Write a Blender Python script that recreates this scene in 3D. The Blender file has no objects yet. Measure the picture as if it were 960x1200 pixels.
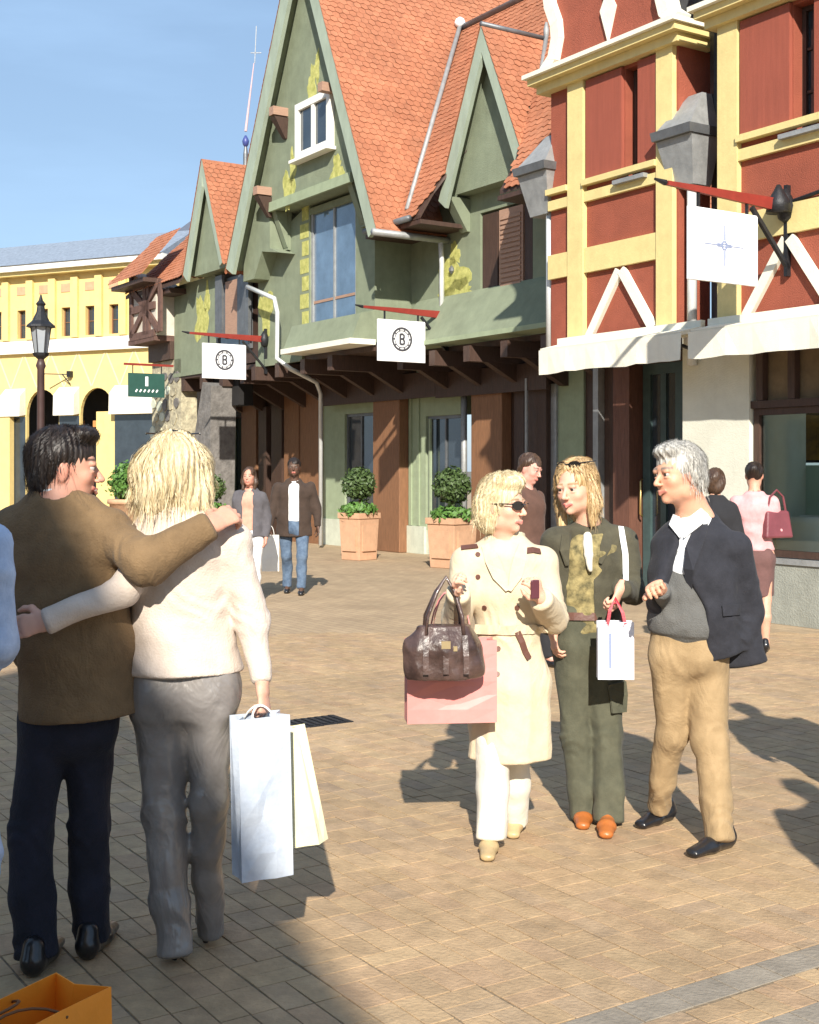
import bpy, bmesh, math, random
import numpy as np
from mathutils import Vector, Matrix

# ------------------------------------------------------------------ camera, sky, sun
scene = bpy.context.scene
COL = scene.collection
CAM = Vector((0.0, 0.0, 1.6))
FPX = 1500.0                                   # focal length in pixels of the 960 x 1200 photograph
cam_data = bpy.data.cameras.new("camera")
cam_data.sensor_fit = 'VERTICAL'
cam_data.sensor_height = 36.0
cam_data.lens = 36.0 * FPX / 1200.0
cam_data.shift_y = -50.0 / 1200.0
cam_data.clip_start = 0.05
cam_data.clip_end = 3000
cam = bpy.data.objects.new("camera", cam_data)
COL.objects.link(cam)
cam.location = CAM
cam.rotation_euler = (math.radians(90), 0, 0)
scene.camera = cam

SUN_EL = 31.0
SUN_AZ = 180.0 - 1.0                            # clockwise from +Y: the sun stands behind the camera
world = bpy.data.worlds.new("World")
scene.world = world
world.use_nodes = True
wn, wl = world.node_tree.nodes, world.node_tree.links
wn.clear()
sky = wn.new('ShaderNodeTexSky')
sky.sky_type = 'NISHITA'
sky.sun_disc = False
sky.sun_elevation = math.radians(SUN_EL)
sky.sun_rotation = math.radians(SUN_AZ)
sky.air_density = 1.0
sky.dust_density = 0.6
sky.ozone_density = 1.6
tc = wn.new('ShaderNodeTexCoord')
mp = wn.new('ShaderNodeMapping'); mp.inputs['Scale'].default_value = (1.0, 1.0, 5.0)
mp.inputs['Rotation'].default_value = (0.0, 0.12, 0.3)
nz = wn.new('ShaderNodeTexNoise'); nz.inputs['Scale'].default_value = 2.6; nz.inputs['Detail'].default_value = 6
nz.inputs['Roughness'].default_value = 0.55
rp = wn.new('ShaderNodeMapRange')
rp.inputs['From Min'].default_value = 0.42; rp.inputs['From Max'].default_value = 0.78
rp.inputs['To Min'].default_value = 0.38; rp.inputs['To Max'].default_value = 0.62
mx = wn.new('ShaderNodeMix'); mx.data_type = 'RGBA'
mx.inputs[7].default_value = (5.6, 8.4, 12.2, 1)  # thin high cloud, as bright as the sky is physically
bg = wn.new('ShaderNodeBackground'); bg.inputs['Strength'].default_value = 0.066
wo = wn.new('ShaderNodeOutputWorld')
wl.new(tc.outputs['Generated'], mp.inputs['Vector']); wl.new(mp.outputs[0], nz.inputs['Vector'])
wl.new(nz.outputs['Fac'], rp.inputs['Value']); wl.new(rp.outputs[0], mx.inputs[0])
wl.new(sky.outputs[0], mx.inputs[6]); wl.new(mx.outputs[2], bg.inputs['Color']); wl.new(bg.outputs[0], wo.inputs[0])

sun_data = bpy.data.lights.new("sun", 'SUN')
sun_data.energy = 5.0
sun_data.angle = math.radians(0.7)
sun_data.color = (1.0, 0.93, 0.82)
sun = bpy.data.objects.new("sun", sun_data)
COL.objects.link(sun)
_az, _el = math.radians(SUN_AZ), math.radians(SUN_EL)
sun_dir = Vector((math.sin(_az) * math.cos(_el), math.cos(_az) * math.cos(_el), math.sin(_el)))
sun.rotation_euler = sun_dir.to_track_quat('Z', 'Y').to_euler()
sun.location = (0, -8, 14)

scene.view_settings.view_transform = 'Standard'
scene.view_settings.look = 'None'
scene.view_settings.exposure = 0.68
scene.view_settings.gamma = 1.0
scene.render.engine = 'CYCLES'

# ------------------------------------------------------------------ helpers
random.seed(7)
RNG = np.random.default_rng(11)

def at(px, py, Y):
    """point of the world that stands Y metres ahead and shows at (px, py) of the photograph"""
    return np.array([(px - 480) / FPX * Y, Y, 1.6 + (550 - py) / FPX * Y])

def tag(o, label=None, cat=None, group=None, kind=None):
    if label: o['label'] = label
    if cat: o['category'] = cat
    if group: o['group'] = group
    if kind: o['kind'] = kind
    return o

def empty(name, loc=(0, 0, 0), rz=0.0, label=None, cat=None, group=None):
    o = bpy.data.objects.new(name, None)
    o.empty_display_size = 0.2
    COL.objects.link(o)
    o.location = loc
    o.rotation_euler = (0, 0, rz)
    o['off'] = (0.0, 0.0, 0.0)
    return tag(o, label, cat, group)

class MB:
    """collects shapes; build() links them as ONE mesh object"""
    def __init__(s): s.v = []; s.f = []
    def add(s, vs, fs):
        n = len(s.v); s.v += [tuple(map(float, v)) for v in vs]; s.f += [tuple(i + n for i in f) for f in fs]; return s
    def box(s, x0, x1, y0, y1, z0, z1):
        vs = [(x, y, z) for z in (z0, z1) for y in (y0, y1) for x in (x0, x1)]
        return s.add(vs, [(0, 2, 3, 1), (4, 5, 7, 6), (0, 1, 5, 4), (2, 6, 7, 3), (0, 4, 6, 2), (1, 3, 7, 5)])
    def hexa(s, b, t):
        """b, t: 4 bottom and 4 top points, same order round"""
        return s.add(list(b) + list(t), [(3, 2, 1, 0), (4, 5, 6, 7), (0, 1, 5, 4), (1, 2, 6, 5), (2, 3, 7, 6), (3, 0, 4, 7)])
    def prism(s, pts, y0, y1):
        """polygon in (x, z), extruded from y0 to y1"""
        n = len(pts)
        vs = [(p[0], y0, p[1]) for p in pts] + [(p[0], y1, p[1]) for p in pts]
        return s.add(vs, [tuple(range(n)), tuple(reversed(range(n, 2 * n)))] + [(i, i + n, (i + 1) % n + n, (i + 1) % n) for i in range(n)])
    def bar(s, a, b, w, d, up=(0, 0, 1)):
        a, b = Vector(a), Vector(b); t = (b - a).normalized(); up = Vector(up)
        if abs(t.dot(up)) > .98: up = Vector((0, 1, 0))
        x = t.cross(up).normalized() * (w / 2); y = x.normalized().cross(t).normalized() * (d / 2)
        return s.hexa([a - x - y, a + x - y, a + x + y, a - x + y], [b - x - y, b + x - y, b + x + y, b - x + y])
    def tube(s, pts, r, n=8, cap=True):
        pts = [Vector(p) for p in pts]; m = len(pts)
        rs = r if isinstance(r, (list, tuple)) else [r] * m
        up = Vector((0.13, 0.21, 0.97)); vs = []
        for i, p in enumerate(pts):
            t = (pts[min(i + 1, m - 1)] - pts[max(i - 1, 0)]).normalized()
            x = t.cross(up)
            if x.length < .05: x = t.cross(Vector((1, 0, 0)))
            x.normalize(); y = t.cross(x)
            for k in range(n):
                a = 2 * math.pi * k / n
                vs.append(p + x * (rs[i] * math.cos(a)) + y * (rs[i] * math.sin(a)))
        fs = [(i * n + k, i * n + (k + 1) % n, (i + 1) * n + (k + 1) % n, (i + 1) * n + k) for i in range(m - 1) for k in range(n)]
        if cap: fs += [tuple(reversed(range(n))), tuple(range((m - 1) * n, m * n))]
        return s.add(vs, fs)
    def lathe(s, c, prof, n=16, sq=None):
        """prof: (radius, z) pairs round the vertical through c; n=4 gives a square section"""
        vs = []; m = len(prof); a0 = math.pi / 4 if n == 4 else 0
        for r, z in prof:
            for k in range(n):
                a = a0 + 2 * math.pi * k / n
                vs.append((c[0] + r * math.cos(a), c[1] + r * math.sin(a), c[2] + z))
        fs = [(i * n + k, i * n + (k + 1) % n, (i + 1) * n + (k + 1) % n, (i + 1) * n + k) for i in range(m - 1) for k in range(n)]
        return s.add(vs, fs + [tuple(reversed(range(n))), tuple(range((m - 1) * n, m * n))])
    def ribbon(s, pts, ups, w, t=.004):
        """strap: pts path, ups outward normals, width, thickness"""
        pts = [Vector(p) for p in pts]; m = len(pts); vs = []
        ws = w if isinstance(w, (list, tuple)) else [w] * m
        for i, p in enumerate(pts):
            d = (pts[min(i + 1, m - 1)] - pts[max(i - 1, 0)]).normalized()
            u = Vector(ups[i] if isinstance(ups, list) else ups).normalized(); x = d.cross(u).normalized() * ws[i] / 2
            vs += [p - x, p + x, p + x + u * t, p - x + u * t]
        fs = [(i * 4 + k, i * 4 + (k + 1) % 4, i * 4 + 4 + (k + 1) % 4, i * 4 + 4 + k) for i in range(m - 1) for k in range(4)]
        return s.add(vs, fs + [(3, 2, 1, 0), tuple((m - 1) * 4 + k for k in range(4))])
    def build(s, name, mat, parent=None, smooth=False, label=None, kind=None, bevel=0):
        me = bpy.data.meshes.new(name)
        off = parent['off'] if parent is not None and 'off' in parent else (0, 0, 0)
        me.from_pydata([(v[0] - off[0], v[1] - off[1], v[2] - off[2]) for v in s.v], [], s.f)
        if mat: me.materials.append(mat)
        b = bmesh.new(); b.from_mesh(me)
        bmesh.ops.recalc_face_normals(b, faces=b.faces); b.to_mesh(me); b.free()
        if smooth: me.shade_smooth()
        o = bpy.data.objects.new(name, me); COL.objects.link(o)
        if parent is not None: o.parent = parent; 
        if parent is not None and 'off' in parent: o['off'] = tuple(off)
        if label: o['label'] = label
        if kind: o['kind'] = kind
        if bevel:
            md = o.modifiers.new('bevel', 'BEVEL'); md.width = bevel; md.segments = 2; md.limit_method = 'ANGLE'
        return o

def bx(x0, x1, y0, y1, z0, z1): return MB().box(min(x0, x1), max(x0, x1), min(y0, y1), max(y0, y1), min(z0, z1), max(z0, z1))

# ------------------------------------------------------------------ materials
MATS = {}
def mat(name, col, rough=.8, var=.15, scale=6., bump=.1, bscale=60., metal=0., spec=.5, tint=None, stretch=None,
        sheen=0., dirt=0., coat=0., transm=0., drape=0.):
    if name in MATS: return MATS[name]
    m = bpy.data.materials.new(name); m.use_nodes = True
    n, l = m.node_tree.nodes, m.node_tree.links; n.clear()
    out = n.new('ShaderNodeOutputMaterial'); p = n.new('ShaderNodeBsdfPrincipled'); l.new(p.outputs[0], out.inputs[0])
    t = n.new('ShaderNodeTexCoord'); vec = t.outputs['Object']
    if stretch:
        mpn = n.new('ShaderNodeMapping'); mpn.inputs['Scale'].default_value = stretch
        l.new(vec, mpn.inputs[0]); vec = mpn.outputs[0]
    c = n.new('ShaderNodeRGB'); c.outputs[0].default_value = (*col, 1); csock = c.outputs[0]
    if var:
        a = n.new('ShaderNodeTexNoise'); a.inputs['Scale'].default_value = scale; a.inputs['Detail'].default_value = 5
        a.inputs['Roughness'].default_value = .65; l.new(vec, a.inputs['Vector'])
        mr = n.new('ShaderNodeMapRange'); mr.inputs['From Min'].default_value = .3; mr.inputs['From Max'].default_value = .7
        mr.inputs['To Min'].default_value = 0; mr.inputs['To Max'].default_value = 1; l.new(a.outputs['Fac'], mr.inputs[0])
        mi = n.new('ShaderNodeMix'); mi.data_type = 'RGBA'
        lo = [x * (1 - var) for x in col]; hi = tint if tint else [min(1, x * (1 + var)) for x in col]
        mi.inputs[6].default_value = (*lo, 1); mi.inputs[7].default_value = (*hi, 1)
        l.new(mr.outputs[0], mi.inputs[0]); csock = mi.outputs[2]
    if dirt:
        a = n.new('ShaderNodeTexNoise'); a.inputs['Scale'].default_value = 1.7; a.inputs['Detail'].default_value = 8
        a.inputs['Roughness'].default_value = .7; l.new(t.outputs['Object'], a.inputs['Vector'])
        mr = n.new('ShaderNodeMapRange'); mr.inputs['From Min'].default_value = .48; mr.inputs['From Max'].default_value = .72
        mr.inputs['To Max'].default_value = dirt; l.new(a.outputs['Fac'], mr.inputs[0])
        mi = n.new('ShaderNodeMix'); mi.data_type = 'RGBA'; mi.inputs[7].default_value = (col[0] * .55, col[1] * .5, col[2] * .45, 1)
        l.new(mr.outputs[0], mi.inputs[0]); l.new(csock, mi.inputs[6]); csock = mi.outputs[2]
        sm_ = n.new('ShaderNodeMapping'); sm_.inputs['Scale'].default_value = (5, 5, .35); l.new(t.outputs['Object'], sm_.inputs[0])   # rain streaks
        a = n.new('ShaderNodeTexNoise'); a.inputs['Scale'].default_value = 1.6; a.inputs['Detail'].default_value = 7; a.inputs['Roughness'].default_value = .7; l.new(sm_.outputs[0], a.inputs['Vector'])
        mr = n.new('ShaderNodeMapRange'); mr.inputs['From Min'].default_value = .50; mr.inputs['From Max'].default_value = .74
        mr.inputs['To Max'].default_value = dirt * .9; l.new(a.outputs['Fac'], mr.inputs[0])
        mi = n.new('ShaderNodeMix'); mi.data_type = 'RGBA'; mi.inputs[7].default_value = (col[0] * .5, col[1] * .5, col[2] * .5, 1)
        l.new(mr.outputs[0], mi.inputs[0]); l.new(csock, mi.inputs[6]); csock = mi.outputs[2]
    l.new(csock, p.inputs['Base Color'])
    p.inputs['Roughness'].default_value = rough; p.inputs['Metallic'].default_value = metal
    p.inputs['Specular IOR Level'].default_value = spec
    if sheen: p.inputs['Sheen Weight'].default_value = sheen; p.inputs['Sheen Roughness'].default_value = .5
    if coat: p.inputs['Coat Weight'].default_value = coat
    if transm: p.inputs['Transmission Weight'].default_value = transm
    if bump:
        a = n.new('ShaderNodeTexNoise'); a.inputs['Scale'].default_value = bscale; a.inputs['Detail'].default_value = 4
        l.new(vec, a.inputs['Vector']); b = n.new('ShaderNodeBump'); b.inputs['Strength'].default_value = bump
        b.inputs['Distance'].default_value = .02; l.new(a.outputs['Fac'], b.inputs['Height']); l.new(b.outputs[0], p.inputs['Normal'])
        if drape:      # soft creases of worn cloth
            dm = n.new('ShaderNodeMapping'); dm.inputs['Scale'].default_value = (1, 1, .55); l.new(t.outputs['Object'], dm.inputs[0])
            dn = n.new('ShaderNodeTexNoise'); dn.inputs['Scale'].default_value = 7.5; dn.inputs['Detail'].default_value = 3; dn.inputs['Distortion'].default_value = 1.4; l.new(dm.outputs[0], dn.inputs['Vector'])
            d2 = n.new('ShaderNodeBump'); d2.inputs['Strength'].default_value = drape; d2.inputs['Distance'].default_value = .06; l.new(dn.outputs['Fac'], d2.inputs['Height']); l.new(d2.outputs[0], b.inputs['Normal'])
    MATS[name] = m
    return m

def random_mat(name, cols, source, rough=.85, bump=.3, bscale=40., var=.12):
    """each piece takes one of the colours: source 'object' or 'island'"""
    m = bpy.data.materials.new(name); m.use_nodes = True
    n, l = m.node_tree.nodes, m.node_tree.links; n.clear()
    out = n.new('ShaderNodeOutputMaterial'); p = n.new('ShaderNodeBsdfPrincipled'); l.new(p.outputs[0], out.inputs[0])
    if source == 'object': r = n.new('ShaderNodeObjectInfo').outputs['Random']
    else: r = n.new('ShaderNodeNewGeometry').outputs['Random Per Island']
    cr = n.new('ShaderNodeValToRGB'); cr.color_ramp.interpolation = 'LINEAR'
    while len(cr.color_ramp.elements) < len(cols): cr.color_ramp.elements.new(.5)
    for i, c in enumerate(cols):
        cr.color_ramp.elements[i].position = i / (len(cols) - 1); cr.color_ramp.elements[i].color = (*c, 1)
    l.new(r, cr.inputs[0])
    geo = n.new('ShaderNodeNewGeometry')
    a = n.new('ShaderNodeTexNoise'); a.inputs['Scale'].default_value = 9; a.inputs['Detail'].default_value = 7
    a.inputs['Roughness'].default_value = .7; l.new(geo.outputs['Position'], a.inputs['Vector'])
    mr = n.new('ShaderNodeMapRange'); mr.inputs['From Min'].default_value = .3; mr.inputs['From Max'].default_value = .7
    mr.inputs['To Min'].default_value = 1 - var * 1.6; mr.inputs['To Max'].default_value = 1 + var; l.new(a.outputs['Fac'], mr.inputs[0])
    mi = n.new('ShaderNodeMix'); mi.data_type = 'RGBA'; mi.blend_type = 'MULTIPLY'; mi.inputs[0].default_value = 1
    l.new(cr.outputs[0], mi.inputs[6]); l.new(mr.outputs[0], mi.inputs[7])
    a3 = n.new('ShaderNodeTexNoise'); a3.inputs['Scale'].default_value = .9; a3.inputs['Detail'].default_value = 9; a3.inputs['Roughness'].default_value = .72; l.new(geo.outputs['Position'], a3.inputs['Vector'])
    m3 = n.new('ShaderNodeMapRange'); m3.inputs['From Min'].default_value = .34; m3.inputs['From Max'].default_value = .66
    m3.inputs['To Min'].default_value = .76; m3.inputs['To Max'].default_value = 1.08; l.new(a3.outputs['Fac'], m3.inputs[0])
    mk = n.new('ShaderNodeMix'); mk.data_type = 'RGBA'; mk.blend_type = 'MULTIPLY'; mk.inputs[0].default_value = 1
    l.new(mi.outputs[2], mk.inputs[6]); l.new(m3.outputs[0], mk.inputs[7]); l.new(mk.outputs[2], p.inputs['Base Color'])
    p.inputs['Roughness'].default_value = rough
    b2 = n.new('ShaderNodeTexNoise'); b2.inputs['Scale'].default_value = bscale; b2.inputs['Detail'].default_value = 4
    l.new(geo.outputs['Position'], b2.inputs['Vector'])
    b = n.new('ShaderNodeBump'); b.inputs['Strength'].default_value = bump; b.inputs['Distance'].default_value = .01
    l.new(b2.outputs['Fac'], b.inputs['Height']); l.new(b.outputs[0], p.inputs['Normal'])
    MATS[name] = m
    return m

M_green = mat('green_plaster', (.215, .25, .17), .9, .14, 3, .5, 90, dirt=.25)
M_greenlight = mat('green_boards', (.32, .38, .30), .75, .12, 5, .15, 60, stretch=(1, 1, .3), dirt=.2)
M_vine = mat('yellow_green_paint', (.42, .44, .10), .9, .35, 9, .5, 60, tint=(.60, .58, .20))
M_cornergreen = mat('green_pilaster', (.30, .36, .235), .85, .10, 5, .3, 80, dirt=.2)
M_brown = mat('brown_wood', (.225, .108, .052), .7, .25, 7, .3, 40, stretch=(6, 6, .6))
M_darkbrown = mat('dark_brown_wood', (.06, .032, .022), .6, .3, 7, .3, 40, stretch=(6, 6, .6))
M_shutter = mat('shutter_wood', (.36, .22, .155), .75, .15, 7, .2, 50, stretch=(1, 1, 8))
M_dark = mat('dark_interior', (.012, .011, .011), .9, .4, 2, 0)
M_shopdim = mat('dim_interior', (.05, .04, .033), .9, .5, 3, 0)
M_glass = mat('window_glass', (.03, .04, .05), .06, .3, 2, 0, spec=.8, coat=.3)
M_blueglass = mat('sky_glass', (.10, .16, .24), .05, .3, 2, 0, spec=1., coat=.6)
M_white = mat('white_paint', (.80, .79, .74), .6, .05, 8, .08, 60, dirt=.12)
M_pipe = mat('pale_pipe', (.62, .64, .64), .45, .08, 8, .05, 60, metal=.2)
M_lead = mat('lead_sheet', (.17, .18, .19), .5, .2, 6, .15, 40, metal=.5, dirt=.3)
M_leadlight = mat('lead_light', (.33, .34, .34), .55, .2, 6, .15, 40, metal=.3, dirt=.3)
M_red = mat('red_plaster', (.30, .078, .044), .9, .12, 3, .5, 80, dirt=.2)
M_reddark = mat('red_boards', (.30, .075, .045), .8, .10, 3, .3, 60, stretch=(8, 8, .5), dirt=.2)
M_yellow = mat('yellow_timber', (.68, .56, .25), .7, .08, 6, .15, 50, dirt=.15)
M_cream = mat('cream_timber', (.78, .76, .64), .7, .06, 6, .12, 50, dirt=.12)
M_awning = mat('awning_canvas', (.80, .77, .65), .9, .05, 5, .2, 120, dirt=.12)
M_signwhite = mat('sign_white', (.82, .83, .85), .5, .02, 5, .02)
M_signred = mat('red_enamel', (.23, .030, .022), .4, .15, 8, .05)
M_iron = mat('black_iron', (.025, .026, .030), .5, .3, 20, .2, 60, metal=.4)
M_ink = mat('emblem_ink', (.05, .05, .06), .6, 0, 1, 0)
M_blueink = mat('blue_ink', (.22, .27, .42), .6, 0, 1, 0)
M_ywall = mat('yellow_plaster', (.70, .54, .22), .9, .06, 3, .3, 60, dirt=.12)
M_yline = mat('pale_line', (.76, .64, .36), .9, .03, 3, .1)
M_slate = mat('slate_roof', (.12, .135, .17), .7, .3, 9, .4, 30)
M_slatelight = mat('slate_roof_pale', (.20, .24, .30), .7, .2, 9, .4, 30)
M_stone = mat('rubble_stone', (.30, .27, .20), .95, .35, 5, .9, 18, tint=(.62, .56, .38))
M_greystone = mat('grey_stone', (.16, .15, .14), .95, .35, 6, .9, 18)
M_plinth = mat('pale_plinth', (.55, .58, .47), .9, .12, 5, .4, 60, dirt=.3)
M_terra = mat('terracotta', (.52, .31, .19), .85, .14, 6, .2, 50, dirt=.2)
M_leaf = mat('box_leaf', (.035, .075, .018), .6, .5, 30, 0, tint=(.09, .15, .04))
M_leaf2 = mat('ivy_leaf', (.05, .16, .02), .6, .5, 30, 0, tint=(.13, .27, .05))
M_trunk = mat('trunk_bark', (.12, .08, .05), .9, .3, 20, .5, 40)
TILES = [(.39, .150, .075), (.42, .165, .085), (.435, .175, .092), (.38, .142, .072), (.41, .16, .082)]
M_tile = random_mat('orange_roof_tile', TILES, 'island', .85, .3, 40)
PAV = [(0.408, 0.28, 0.16), (0.465, 0.323, 0.18), (0.437, 0.291, 0.172), (0.482, 0.339, 0.189), (0.408, 0.288, 0.18), (0.453, 0.314, 0.172)]
M_paver = random_mat('paver', PAV, 'object', .85, .5, 60, .16)
M_pavers = random_mat('paver_field', PAV, 'island', .85, .5, 60, .16)
M_joint = mat('sandy_joint', (.20, .15, .095), .95, .3, 30, .5, 80)
M_greypave = random_mat('grey_paver', [(.29, .245, .19), (.32, .275, .215), (.27, .23, .18)], 'object', .85, .5, 60, .15)

# ------------------------------------------------------------------ the row of houses: one frame along the street
FA = np.array([-1.5, 24.0])                     # origin on the ground
FE = np.array([.547, -.837]); FE = FE / np.linalg.norm(FE)   # along the fronts, towards the camera
FN = np.array([-FE[1], FE[0]])                  # into the buildings
FROT = math.atan2(FE[1], FE[0])

def fw(u, y, z=0.):
    p = FA + u * FE + y * FN
    return np.array([p[0], p[1], z])
def fu(px, y):
    k = (px - 480) / FPX; b = FA + y * FN
    return float((k * b[1] - b[0]) / (FE[0] - k * FE[1]))
def fz(px, py, y):
    u = fu(px, y); Y = FA[1] + u * FE[1] + y * FN[1]
    return float(1.6 + (550 - py) / FPX * Y)
def fp(px, py, y): return fu(px, y), fz(px, py, y)

def froot(name, u, y, label, cat, group=None, z=0.):
    o = empty(name, tuple(fw(u, y, z)), FROT, label, cat, group)
    o['off'] = (float(u), float(y), float(z))
    return o

def tiled(origin, along, upslope, la, lu, name, m, parent, tw=.15, th=.115, clip=None, base=True):
    """overlapping roof tiles on a slope; origin = lower corner, clip(u, y, z) keeps a tile"""
    o = Vector(origin); a = Vector(along).normalized(); s = Vector(upslope).normalized(); n = a.cross(s).normalized()
    if n.z < 0: n = -n
    b = MB(); rows = int(lu / th) + 1; cols = int(la / tw) + 1
    for r in range(rows):
        for c in range(cols):
            x0 = c * tw + (tw / 2 if r % 2 else 0) - tw / 2; x1 = x0 + tw - .008; y0 = r * th; y1 = y0 + th + .02
            x0 = max(x0, 0); x1 = min(x1, la); y1 = min(y1, lu + .02)
            if x1 - x0 < .02: continue
            ctr = o + a * ((x0 + x1) / 2) + s * ((y0 + y1) / 2)
            if clip and not clip(ctr): continue
            l0 = .022 + random.uniform(-.004, .006); k0 = random.uniform(-.004, .004)
            xm = (x0 + x1) / 2
            p = lambda x, y, h: o + a * x + s * y + n * h
            # rounded lower edge (beaver-tail)
            b.add([p(x0, y0 + .02, l0 - .012), p(xm, y0 - .012, l0 - .012), p(x1, y0 + .02, l0 - .012), p(x1, y1, .004), p(x0, y1, .004),
                   p(x0, y0 + .02, l0 + k0), p(xm, y0 - .012, l0), p(x1, y0 + .02, l0 - k0), p(x1, y1, .012), p(x0, y1, .012)],
                  [(5, 6, 7, 8, 9), (0, 1, 6, 5), (1, 2, 7, 6), (2, 3, 8, 7), (4, 0, 5, 9)])
    return b.build(name, m, parent, kind='stuff')
# ------------------------------------------------------------------ ground
def sheet(name, pts, z, m, kind='structure'):
    me = bpy.data.meshes.new(name); me.from_pydata([(p[0], p[1], z) for p in pts], [], [tuple(range(len(pts)))])
    me.materials.append(m); o = bpy.data.objects.new(name, me); COL.objects.link(o); o['kind'] = kind; return o

def paving_far_mat():
    m = bpy.data.materials.new('paving_distance'); m.use_nodes = True
    n, l = m.node_tree.nodes, m.node_tree.links; n.clear()
    out = n.new('ShaderNodeOutputMaterial'); p = n.new('ShaderNodeBsdfPrincipled'); l.new(p.outputs[0], out.inputs[0])
    g = n.new('ShaderNodeNewGeometry'); mpn = n.new('ShaderNodeMapping'); mpn.inputs['Rotation'].default_value = (0, 0, -FROT)
    l.new(g.outputs['Position'], mpn.inputs[0])
    b = n.new('ShaderNodeTexBrick'); b.offset = .5; b.inputs['Scale'].default_value = 1
    b.inputs['Brick Width'].default_value = .2; b.inputs['Row Height'].default_value = .1
    b.inputs['Mortar Size'].default_value = .004; b.inputs['Bias'].default_value = 0
    b.inputs['Color1'].default_value = (.38, .275, .17, 1); b.inputs['Color2'].default_value = (.44, .325, .20, 1)
    b.inputs['Mortar'].default_value = (.22, .16, .11, 1); l.new(mpn.outputs[0], b.inputs['Vector'])
    a = n.new('ShaderNodeTexNoise'); a.inputs['Scale'].default_value = 1.3; a.inputs['Detail'].default_value = 8
    a.inputs['Roughness'].default_value = .75; l.new(g.outputs['Position'], a.inputs['Vector'])
    mr = n.new('ShaderNodeMapRange'); mr.inputs['From Min'].default_value = .3; mr.inputs['From Max'].default_value = .7
    mr.inputs['To Min'].default_value = .78; mr.inputs['To Max'].default_value = 1.12; l.new(a.outputs['Fac'], mr.inputs[0])
    mi = n.new('ShaderNodeMix'); mi.data_type = 'RGBA'; mi.blend_type = 'MULTIPLY'; mi.inputs[0].default_value = 1
    l.new(b.outputs['Color'], mi.inputs[6]); l.new(mr.outputs[0], mi.inputs[7]); l.new(mi.outputs[2], p.inputs['Base Color'])
    p.inputs['Roughness'].default_value = .85
    bu = n.new('ShaderNodeBump'); bu.inputs['Strength'].default_value = .4; bu.inputs['Distance'].default_value = .006
    l.new(b.outputs['Fac'], bu.inputs['Height']); bu.invert = True; l.new(bu.outputs[0], p.inputs['Normal'])
    return m
M_far = paving_far_mat()
sheet('ground', [(-600, -600), (600, -600), (600, 900), (-600, 900)], -.03, mat('earth', (.16, .14, .10), .95))
base = sheet('paving_bed', [(-14, -14), (14, -14), (14, 15), (-14, 15)], -.0035, M_joint)
# square: laid pavers near the camera, textured paving beyond
plaza = empty('plaza_paving'); plaza['kind'] = 'structure'
c, s_ = FE[0], FE[1]
def g2w(a, b):  # a along the courses (towards the camera), b across
    return (a * FE[0] + b * FN[0], a * FE[1] + b * FN[1])
CW = .196
def inside(x, y):
    return 2.6 < y < 12.5 and abs(x) < .345 * y + .45
pieces = []          # (distance, cx, cy, half length along a, half length along b)
band_b = []
# grey bands run across the courses: a = const. first through (.54, 3.69)
a1 = .54 * FE[0] + 3.69 * FE[1]
bands = [a1, a1 + .31]
bmax = 16
for j in range(-90, 90):
    b0 = j * CW
    a0 = -13 + random.uniform(0, .2)
    kind = 0
    while a0 < 3:
        a_len = .19
        nx, ny = g2w(a0 + .095, b0 + CW / 2)
        hit = [bb for bb in bands if bb - .065 < a0 + .095 + .09 and a0 < bb + .065]
        if inside(nx, ny):
            if hit and nx > .18:
                bb = hit[0]
                if a0 + .02 < bb - .065:
                    pass
            if kind == 0:
                for q in (.25, .75):
                    pieces.append([a0 + .095 + (.095 if q > .5 and kind == 0 and False else 0), b0 + CW * q, .0935, CW / 4 - .0025])
            else:
                for q in (.25, .75):
                    pieces.append([a0 + .19 * q, b0 + CW / 2, .0455, CW / 2 - .005])
        a0 += a_len + .002
        kind = 1 if random.random() < .22 else 0
out = []
for pc in pieces:
    ca, cb, ha, hb = pc
    lo, hi = ca - ha, ca + ha
    x, y = g2w(ca, cb)
    keep = True
    if x > .12:
        for bb in bands:
            if hi > bb - .065 and lo < bb + .065:
                if lo < bb - .09: hi = min(hi, bb - .069)
                elif hi > bb + .09: lo = max(lo, bb + .069)
                else: keep = False
    if keep and hi - lo > .02:
        out.append(((lo + hi) / 2, cb, (hi - lo) / 2, hb))
# grey band stones
gb = []
for bb in bands:
    t = -6.0
    while t < 6:
        x, y = g2w(bb, t + .1)
        if inside(x, y) and x > .12: gb.append((bb, t + .1, .0625, .097))
        t += .2
def paver_mesh(ha, hb, z0, z1, ch=.001):
    b = MB()
    lo = [(-ha, -hb, z0), (ha, -hb, z0), (ha, hb, z0), (-ha, hb, z0)]
    mid = [(-ha, -hb, z1 - ch), (ha, -hb, z1 - ch), (ha, hb, z1 - ch), (-ha, hb, z1 - ch)]
    top = [(-ha + ch, -hb + ch, z1), (ha - ch, -hb + ch, z1), (ha - ch, hb - ch, z1), (-ha + ch, hb - ch, z1)]
    n = 0
    b.v = lo + mid + top
    b.f = [(0, 1, 5, 4), (1, 2, 6, 5), (2, 3, 7, 6), (3, 0, 4, 7), (4, 5, 9, 8), (5, 6, 10, 9), (6, 7, 11, 10), (7, 4, 8, 11), (8, 9, 10, 11)]
    return b
def near_key(p):
    x, y = g2w(p[0], p[1])
    return y if (y > 3.62 and abs(x) < .33 * y) else 100 + y
out.sort(key=near_key); gb.sort(key=near_key)
gb_keep = gb[:40]; NB = 298 - len(gb_keep)
cache = {}
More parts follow.
